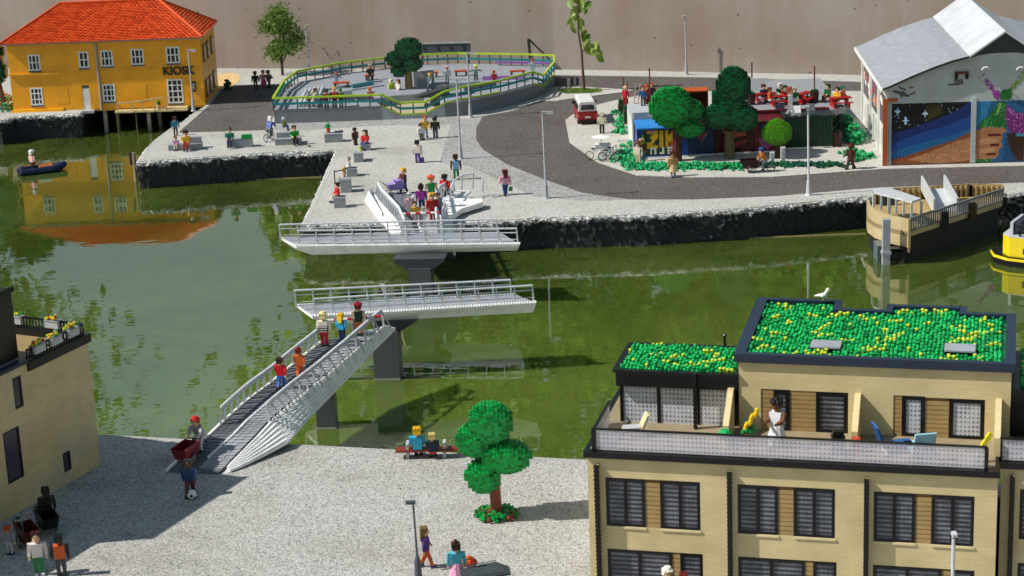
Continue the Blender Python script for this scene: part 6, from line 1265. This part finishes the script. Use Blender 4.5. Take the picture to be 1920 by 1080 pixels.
    f.build('shoes', o)
    hr = MB(); c = V(*hc)
    hr.cbox(c + Vector((0, .03 * k, .15 * k)), .34 * k, .31 * k, .13 * k, Hm); hr.cbox(c + Vector((0, .12 * k, .03 * k)), .34 * k, .13 * k, .22 * k, Hm)
    [hr.cbox(c + Vector((s_ * .16 * k, .04 * k, .06 * k)), .045 * k, .2 * k, .16 * k, Hm) for s_ in (-1, 1)]
    if hairs == 'long': hr.bar(c + Vector((0, .14 * k, .05 * k)), c + Vector((0, .17 * k, -.36 * k)), .34 * k, Hm, w2=.26 * k, h=.12 * k)
    if hairs == 'bun': hr.ball(c + Vector((0, .02 * k, .27 * k)), .1 * k, Hm, n=6, k=4)
    if hairs == 'curly': [hr.ball(c + Vector((.17 * k * math.cos(a), .15 * k * math.sin(a), .17 * k)), .1 * k, Hm, n=6, k=4) for a in (0, .9, 1.8, 2.7, 3.6, 4.5, 5.4)]; hr.ball(c + Vector((0, 0, .24 * k)), .12 * k, Hm, n=6, k=4)
    if hairs in ('hat', 'cap'): hr.tube(c + Vector((0, 0, .2 * k)), c + Vector((0, 0, .3 * k)), .19 * k, Hm, r2=.13 * k, n=8); hr.cbox(c + Vector((0, -.17 * k, .17 * k)), .26 * k, .16 * k, .03 * k, Hm)
    if hairs == 'brim': hr.tube(c + Vector((0, 0, .19 * k)), c + Vector((0, 0, .22 * k)), .3 * k, Hm, n=10); hr.tube(c + Vector((0, 0, .22 * k)), c + Vector((0, 0, .34 * k)), .18 * k, Hm, n=8)
    if hairs in ('short', 'long'): [hr.stud(c.x + i * .08 * k, c.y + .03 * k + j * .08 * k, c.z + .215 * k, Hm, r=.045 * k, h=.035 * k) for i in (-1, 1) for j in (-1, 1)]
    hr.build('hat' if hairs in ('hat', 'cap', 'brim') else 'hair', o); return o
P = person
# near promenade
P(75, 1078, 'figure in white top and green trousers at the bottom left', 'd8d0cc', '0f7a3c', '3a1a14', rot=10, shoe='e0e0e0', h=1.85, extra=None)
P(117, 1080, 'figure in an orange vest seen from behind at the bottom left', 'd0581c', '3c3c40', '141414', 'b', rot=185, h=1.8, sleeve='141414')
P(358, 930, 'child in dark blue sweater kicking a ball at the foot of the ramp', '1c3c68', '4a1c18', '2e2c2a', 'b', rot=-5, pose='walk', h=1.7)
P(0, 0, 'rider with a red cap on the dark red cargo bicycle', '9a9a9c', 'c8c8cc', 'b8181c', 'p', rot=-22, pose='ride', loc=G(371, 855, .3) + Vector((.15, .35, 0)), hairs='hat', h=1.75)
P(784, 858, 'yellow haired sitter in bright blue on the near bench, seen from behind', '2aa0c4', '14305c', 'e0b010', rot=178, pose='sit', loc=G(784, 862) + Vector((0, .2, 0)), h=1.85, group='pair on the near bench')
P(811, 858, 'pale haired sitter in navy on the near bench, seen from behind', '12203c', 'c0401c', 'd8c078', rot=182, pose='sit', loc=G(812, 864) + Vector((0, .2, 0)), h=1.55, group='pair on the near bench')
P(800, 1064, 'long haired figure in purple and orange walking by the dark lamp', '4a2a7a', 'c8581c', '7a6238', rot=100, pose='walk', hairs='long', h=1.75, shoe='3a4a7a')
P(858, 1094, 'girl in turquoise top and pink skirt at the bottom edge', '48b0c4', 'd898b8', '3a1c18', rot=190, hairs='bun', extra='skirt', h=1.75)
mb = MB(); mb.ball((0, 0, .3), .3, pl('e0561c'), n=10, k=6, sz=.8); mb.ball((.22, -.1, .3), .16, pl('c02a14')); tag(mb.build('orange_bag', loc=G(880, 1080) + Vector((0, 0, .35))), 'orange and red bundle beside the girl in pink', 'bag')
mb = MB(); mb.ball((0, 0, .23), .23, pl('d8d8d8'), n=12, k=8); [mb.ball((.17 * math.cos(a) * math.cos(e), .17 * math.sin(a) * math.cos(e), .23 + .17 * math.sin(e)), .085, BLK) for a, e in ((-1.5, 0), (.3, .3), (2.4, .2), (-2.6, .6), (-.6, -.6))]; tag(mb.build('football', loc=G(361, 934) + Vector((0, -.1, 0))), 'black and white football in front of the child', 'ball')
P(1253, 1146, 'white capped figure in front of the apartment facade at the bottom edge', 'b84a1c', '3c3c40', 'e8e4d4', hairs='hat', rot=20); P(1283, 1156, 'dark red haired figure in front of the apartment facade at the bottom edge', '8a3030', '2c2c30', '6a1c1c', rot=-10)
P(0, 0, 'girl with black hair in a white dress on the balcony', 'd8d8dc', 'e0e0e4', '140c0c', 'b', rot=-35, pose='push', loc=bal(7.35, 1.2), hairs='curly', extra='skirt', h=1.9, sleeve=SK['b'])
P(20, 1040, 'small figure in grey standing by the shaded cargo bicycle', '8a8c94', 'a8acb4', 'b04a2c', rot=160, h=1.3)
P(92, 985, 'dark figure in the shade beside the black cargo bicycle', '141418', '34363c', '0c0c0c', 'd', rot=200, h=1.75)
# near ramp
def onramp(t, s_): a = ev0(Lp, t).lerp(ev0(Rp, t), s_); return a + Vector((0, 0, .1))
def ev0(Q, t): n = len(Q) - 1; f = min(t * n, n - 1e-6); i = int(f); return Vector(Q[i]).lerp(Vector(Q[i + 1]), f - i)
gp = 'figures on the near ramp'
P(0, 0, 'figure in red sweater and blue trousers climbing the near ramp', 'c0141c', '1c5ab0', '3a241c', rot=165, pose='walk', loc=onramp(.66, .42), group=gp, h=1.55)
P(0, 0, 'orange clad figure with tall dark red hair on the near ramp', 'd0601c', 'c8501c', '7a1a18', rot=170, loc=onramp(.74, .5), group=gp, hairs='bun', h=1.45, pose='walk')
P(0, 0, 'pale haired figure in striped top and red trousers at the near barrier', 'e0d8c8', 'b01820', 'd8cc88', rot=170, loc=onramp(.94, .22), stripe='1c1c20', group=gp, h=1.75, hairs='hat')
P(0, 0, 'child with blonde ponytail in light blue at the near barrier', '2c9ac0', '14244c', 'e0b820', rot=150, loc=onramp(.945, .5), hairs='long', h=1.5, group=gp)
P(0, 0, 'figure with dark red curls and green vest at the near barrier', '0c2c1c', 'c86030', '8a1420', rot=180, loc=onramp(.965, .72), hairs='curly', sleeve='d8c0a0', h=1.7, group=gp)
# far ramp
gp = 'crowd waiting on the far ramp'
def fr(x, y): t = max(0, min(1, (143.5 - y) / 18.5)); return Vector((x, y, .08 + 1.85 * t))
P(0, 0, 'pale pink hatted figure beside the far ramp railing', 'd8b0b8', 'c8c0c4', 'e0d8dc', rot=180, loc=fr(-6.6, 131.5), hairs='bun', h=1.6, group=gp)
P(0, 0, 'child in yellow with brown hair behind the far barrier', 'c8a030', 'd0a0b0', '4a1c14', rot=0, loc=fr(-6.1, 128.4), h=1.45, group=gp)
P(0, 0, 'white clad small figure behind the far barrier post', 'd8d8dc', 'e0e0e0', 'd8d0c8', rot=10, loc=fr(-5.6, 128.3), h=1.1, group=gp)
P(0, 0, 'figure with a red cloak and yellow hood on the far ramp', 'b01418', 'b81c20', 'd8a83c', rot=20, loc=fr(-5.0, 129.2), h=1.85, hairs='long', group=gp)
P(0, 0, 'figure in magenta top and navy trousers on the far ramp', '8a2480', '1c2040', '2a1010', 'b', rot=170, loc=fr(-5.9, 134.2), hairs='bun', group=gp)
P(0, 0, 'figure with large orange curls and green dress on the far ramp', '1c7a38', '1c6a34', 'd85a14', rot=0, loc=fr(-5.3, 136.8), hairs='curly', h=1.95, sleeve='d8b890', group=gp)
P(0, 0, 'small figure in grey between the railings of the far ramp', '8c90a0', '3a4a7a', '5a3c28', rot=40, loc=fr(-4.7, 131.6), h=1.5, group=gp)
P(758, 364, 'blonde figure in dark jacket pushing the lavender pram', '4a1c20', '3c5a8a', 'd8a830', rot=-60, pose='push', h=1.85)
P(836, 375, 'figure in red and white striped shirt standing at the ramp mouth', 'c01c28', '1c1c20', '141414', 'b', rot=150, stripe='e0dcdc', h=1.8)
P(856, 337, 'figure in light blue top and green trousers walking away', '7aa8cc', '0f7a40', '4a2c1c', 'b', rot=180, sleeve='6a3c24', h=1.85)
P(784, 305, 'figure with black hair in white top and purple trousers on the plaza', 'd8d0c8', '5a3090', '1a1414', rot=170, h=1.7)
mb = MB(); mb.box(-.15, .15, -.1, .1, 0, .4, pl('4a2a80')); mb.bar((0, 0, .4), (0, 0, .8), .03, BLK); tag(mb.build('trolley_bag', loc=G(792, 305)), 'purple trolley bag beside the figure in white and purple', 'bag')
P(798, 260, 'figure in yellow top and pale jeans in the trio on the plaza', 'c89c30', '7aa0c8', 'b0582c', rot=0, h=1.8, pose='walk'); P(817, 259, 'figure in black jacket and navy jeans in the trio on the plaza', '14161c', '1c305c', '1c1c20', rot=170, h=1.7, hairs='cap'); P(790, 263, 'child in white with dark hair in the trio on the plaza', 'd8d4d0', '6a5a50', '2a1c18', rot=30, h=1.3)
P(948, 366, 'figure with long brown hair in pink top striding on the quay', 'd89ab4', '1c3c70', '5a2418', rot=200, pose='walk', hairs='long', h=1.8); mb = MB(); mb.box(-.14, .14, -.08, .08, 0, .3, pl('0f8a4c')); tag(mb.build('green_bag', loc=G(958, 364) + Vector((0, 0, .25))), 'small green bag carried at the side of the striding figure', 'bag')
# seats
P(330, 254, 'figure in teal top and black trousers standing at the quay tip', '2a7a94', '141418', '4a2c20', rot=190, h=1.55); sg = 'figures sitting on the grey seats'
def sat(px, py, hh, **k): return G(px, py) + Vector((0, .15, hh - .42))
P(0, 0, 'child in lilac top and white trousers on the long low seat', 'c89ac0', 'd8d4d0', '8a3c24', pose='sit', loc=sat(330, 282, .45), h=1.3, group=sg); P(0, 0, 'figure in yellow top and red trousers on the long low seat', 'd0a020', 'b8141c', '1c1410', pose='sit', loc=sat(350, 283, .5), h=1.8, group=sg, hairs='curly')
P(0, 0, 'figure in teal sweater and grey cap on the seat with the green box', '147a70', '1c3460', '3c4048', pose='sit', loc=sat(432, 278, .6), h=1.75, group=sg, hairs='cap'); P(0, 0, 'figure in bright green sweater on the stepped grey seat', '1c9a2c', '141418', '4a2818', pose='sit', loc=sat(553, 272, .5), h=1.75, group=sg, rot=15)
P(0, 0, 'figure lying back in blue and yellow behind the stepped seat', '6a8a3c', '1c50a0', 'd8d8d8', pose='sit', loc=sat(532, 262, .9) + Vector((0, .8, .1)), h=1.3, rot=80, group=sg)
P(0, 0, 'rider in blue jersey and white helmet on the thin grey bicycle', '1c4a98', '7a8088', 'e0e0e0', pose='ride', loc=G(505, 264) + Vector((.0, .2, 0)), rot=155, h=1.7, hairs='hat', group=None)
P(0, 0, 'figure in red top and blue trousers on the furthest seat of the row', 'c01a20', '3a5aa0', '3a1c14', pose='sit', loc=sat(686, 281, .5), rot=-30, h=1.75, group=sg, hairs='long'); P(667, 272, 'small dark brown figure standing beside the furthest seat', '4a2818', '3a2014', '2a1810', 'd', h=1.35, rot=40)
P(0, 0, 'small lime green clad figure in front of the furthest seat', 'a8c840', 'b8c070', 'd8d8a0', pose='sit', loc=sat(676, 300, .62), h=1.1, group=sg, rot=-60); P(0, 0, 'light grey clad figure on the middle seat of the row', 'c8ccd0', '2a2c30', 'a8a8a8', pose='sit', loc=sat(655, 330, .6), rot=-75, h=1.5, group=sg)
P(0, 0, 'yellow haired figure in pale clothes next to the tallest seat', 'c8b0a0', '9aa0a8', 'd8b048', pose='sit', loc=sat(645, 352, .72), rot=-70, h=1.35, group=sg); P(0, 0, 'figure in red checked top and white trousers on the seat nearest the bridge', 'c41c24', 'd8d8da', '2a1410', pose='sit', loc=sat(634, 388, .75), rot=-70, h=1.65, group=sg)
# by the kiosk
P(480, 167, 'dark clad figure furthest left in the group behind the kiosk', '1c2420', '2a2c2a', '2a1c14', 'b', h=1.6, group='group behind the kiosk'); P(495, 165, 'figure in pink skirt in the group behind the kiosk', 'c07a98', 'b82a78', '5a3020', h=1.6, extra='skirt', group='group behind the kiosk'); P(505, 165, 'grey clad figure reaching out in the group behind the kiosk', '4a4648', '3c3a40', '2a2020', 'b', h=1.6, pose='push', rot=60, group='group behind the kiosk')
P(0, 0, 'sailor in pink top and white hat standing in the dinghy', 'd8a8a0', '141418', 'e0e0e0', 'b', loc=G(74, 322, WZ) + Vector((-.5, 0, .12)), rot=140, hairs='brim', h=1.6, group=None)
# playground figures, deck level 1.16
gp = 'figures on the playground deck'; PZ = 1.16
for (x, y, lab_, t_, l_, h_, sk, ps, ro, hs, hh) in (
    (594, 201, 'figure in white and grey walking at the left railing of the playground', 'c8ccd0', '8a8c94', '4a2a20', 'p', 'walk', 60, 'short', 1.55), (613, 203, 'figure in dark red with dark cap at the playground railing', '7a1c1c', '1c1c20', '1c2420', 't', 'stand', 10, 'cap', 1.5), (628, 202, 'figure in red with tall blonde hair at the playground railing', '9a1c1c', '8a2020', 'd8a860', 'p', 'stand', -10, 'bun', 1.7), (640, 200, 'figure all in green at the playground railing', '0f7a3c', '12502c', '0f6a34', 'p', 'stand', 0, 'cap', 1.45),
    (695, 192, 'orange haired figure with pink bag at the playground railing', 'c86a6a', 'd02a78', 'd8642c', 'p', 'stand', 180, 'curly', 1.2), (735, 180, 'figure in lime top hugging beside the playground tree', 'b8d048', '5a80b0', 'd8d8b8', 'p', 'stand', 40, 'short', 1.45), (748, 182, 'figure in white and red under the playground tree', 'd8d0d0', 'c0202c', '8a2c1c', 'p', 'walk', -50, 'long', 1.5), (632, 163, 'figure in pale blue with pink hat by the back railing', '8ab0c8', 'd8c840', 'b02a4a', 't', 'out', 0, 'cap', 1.2),
    (695, 150, 'figure in black with pale hair on the back bench', '1c201c', '2a2c2a', 'a8a8a0', 't', 'sit', 0, 'short', 1.7), (807, 170, 'skater in grey with yellow hair right of the tree', '5a6a78', '3c4a58', 'd8a040', 'p', 'walk', -40, 'short', 1.5), (839, 157, 'skater with pink helmet and white top', 'c8d0d4', 'b8c4c8', 'd898a0', 'p', 'stand', 0, 'hat', 1.5), (893, 155, 'skater with lime helmet and teal trousers', '6a9a88', '14444c', 'c8dc28', 'p', 'out', 0, 'hat', 1.5), (927, 160, 'figure in red with orange hair leaning on the right railing', 'b8241c', '9a1c1c', 'd8642c', 'p', 'stand', 180, 'short', 1.3), (999, 141, 'figure with a dark red hat at the far right railing', 'a8c8c8', 'c8c8c8', '9a1420', 'p', 'stand', 0, 'hat', 1.4), (580, 200, 'figure in grey on crutches at the left end of the playground', '6a6c78', '3c4048', '8a8c94', 'p', 'walk', 70, 'short', 1.3)):
    P(x, y, lab_, t_, l_, h_, sk, pose=ps, rot=ro, hairs=hs, h=hh, z=PZ if not (718 < x < 830 and y > 176) else .5, group=gp)
# cafe
gp = 'cafe guests'
P(1129, 250, 'white haired figure in dark trousers beside the van', 'c8c4a8', '141418', 'd8d0b8', rot=170, h=1.7, z=.07); P(1262, 331, 'brown haired figure in a tan dress before the graffiti container', 'c8a068', 'd0b080', '4a1c18', 't', rot=10, hairs='long', extra='skirt', h=1.75, z=.07, shoe='8a9ac8')
P(1197, 307, 'figure in white and green at the corner of the blue container', 'd0c8b8', 'c8b090', '7a4a2c', 'p', rot=-30, hairs='brim', h=1.6, z=.07); P(1204, 302, 'figure in brown with blue trousers at the corner of the blue container', '5a2c24', '4a7aa8', 'c8a878', 't', rot=20, h=1.65, z=.07)
P(0, 0, 'rider in orange vest and blue cap on the brown box cargo bicycle', 'c87828', '8a929c', '1c4a8a', 'p', pose='ride', loc=G(1432, 322, .07) + Vector((.15, 0, 0)), rot=-90, hairs='cap', h=1.6, group=None)
P(1595, 317, 'dark brown clad figure walking with a white cane', '3a1c14', '3a1a12', '4a1c14', 'd', pose='cane', rot=-50, h=1.8, z=.07); mb = MB(); a = G(1591, 300, .07); b = G(1573, 312, .07); mb.tube((a.x, a.y - 1.2, .95), (b.x, b.y, .1), .035, WHT, n=6); mb.tube((b.x, b.y, .1), (b.x - .04, b.y, .06), .06, pl('c02a4a')); tag(mb.build('white_cane'), 'white cane with red tip held by the dark brown clad figure', 'cane')
P(1482, 219, 'tall pale grey figure standing on the green container roof', 'b8bcc0', 'c0c4c8', 'a04a34', 'p', rot=80, h=2.2, z=2.62, pose='push', group=gp); mb = MB(); mb.tube((0, 0, 1.8), (-2.4, .5, 2.9), .025, LGR, n=5); tag(mb.build('fishing_rod', loc=G(1482, 219, 2.62)), 'thin long rod held out by the pale grey figure', 'rod')
for (x, y, lab_, t_, l_, h_) in ((1432, 190, 'guest in dark lilac behind the dark tree', '4a3a58', '8a7aa0', '4a2c20'), (1444, 196, 'guest in orange on the left terrace bench', 'd0682c', 'd8d0c8', '5a2c18'), (1463, 188, 'white hatted guest in green at the middle terrace bench', '0f5a34', 'a0a0a0', 'd8d8d8'), (1472, 192, 'guest in red at the middle terrace bench', 'b8301c', 'd8c8a8', '14341c'), (1552, 190, 'guest in green at the right end of the terrace', '0f5a30', '3c2c20', '10301c'), (1570, 196, 'guest in yellow near the warehouse wall', 'e0a818', 'b82018', '141010'), (1580, 194, 'guest in orange near the warehouse wall', 'd0602c', 'b82018', '2a6a5a'), (1490, 196, 'guest in green behind the pale standing figure', '1c6a3c', '2a4a34', 'b8b8a0')):
    P(x, y, lab_, t_, l_, h_, pose='sit', z=2.5, h=1.6, rot=random.uniform(-60, 60), group=gp)
for (x, y, lab_, t_, l_, h_) in ((1206, 198, 'guest in blue above the blue container', '1c5a8a', '2a2c30', '7a1c1c'), (1214, 195, 'guest in red with raised arm above the blue container', 'c0242c', '5a1c1c', 'b84a1c'), (1222, 192, 'guest in dark jacket above the blue container', '1c1c1c', '1c4a3c', 'b8481c'), (1173, 196, 'guest in red between the dark red poles', 'b0202c', '8a1c1c', 'd8b890')):
    P(x, y, lab_, t_, l_, h_, z=2.4 if x > 1190 else 1.0, h=1.5, rot=random.uniform(-60, 60), group=gp)
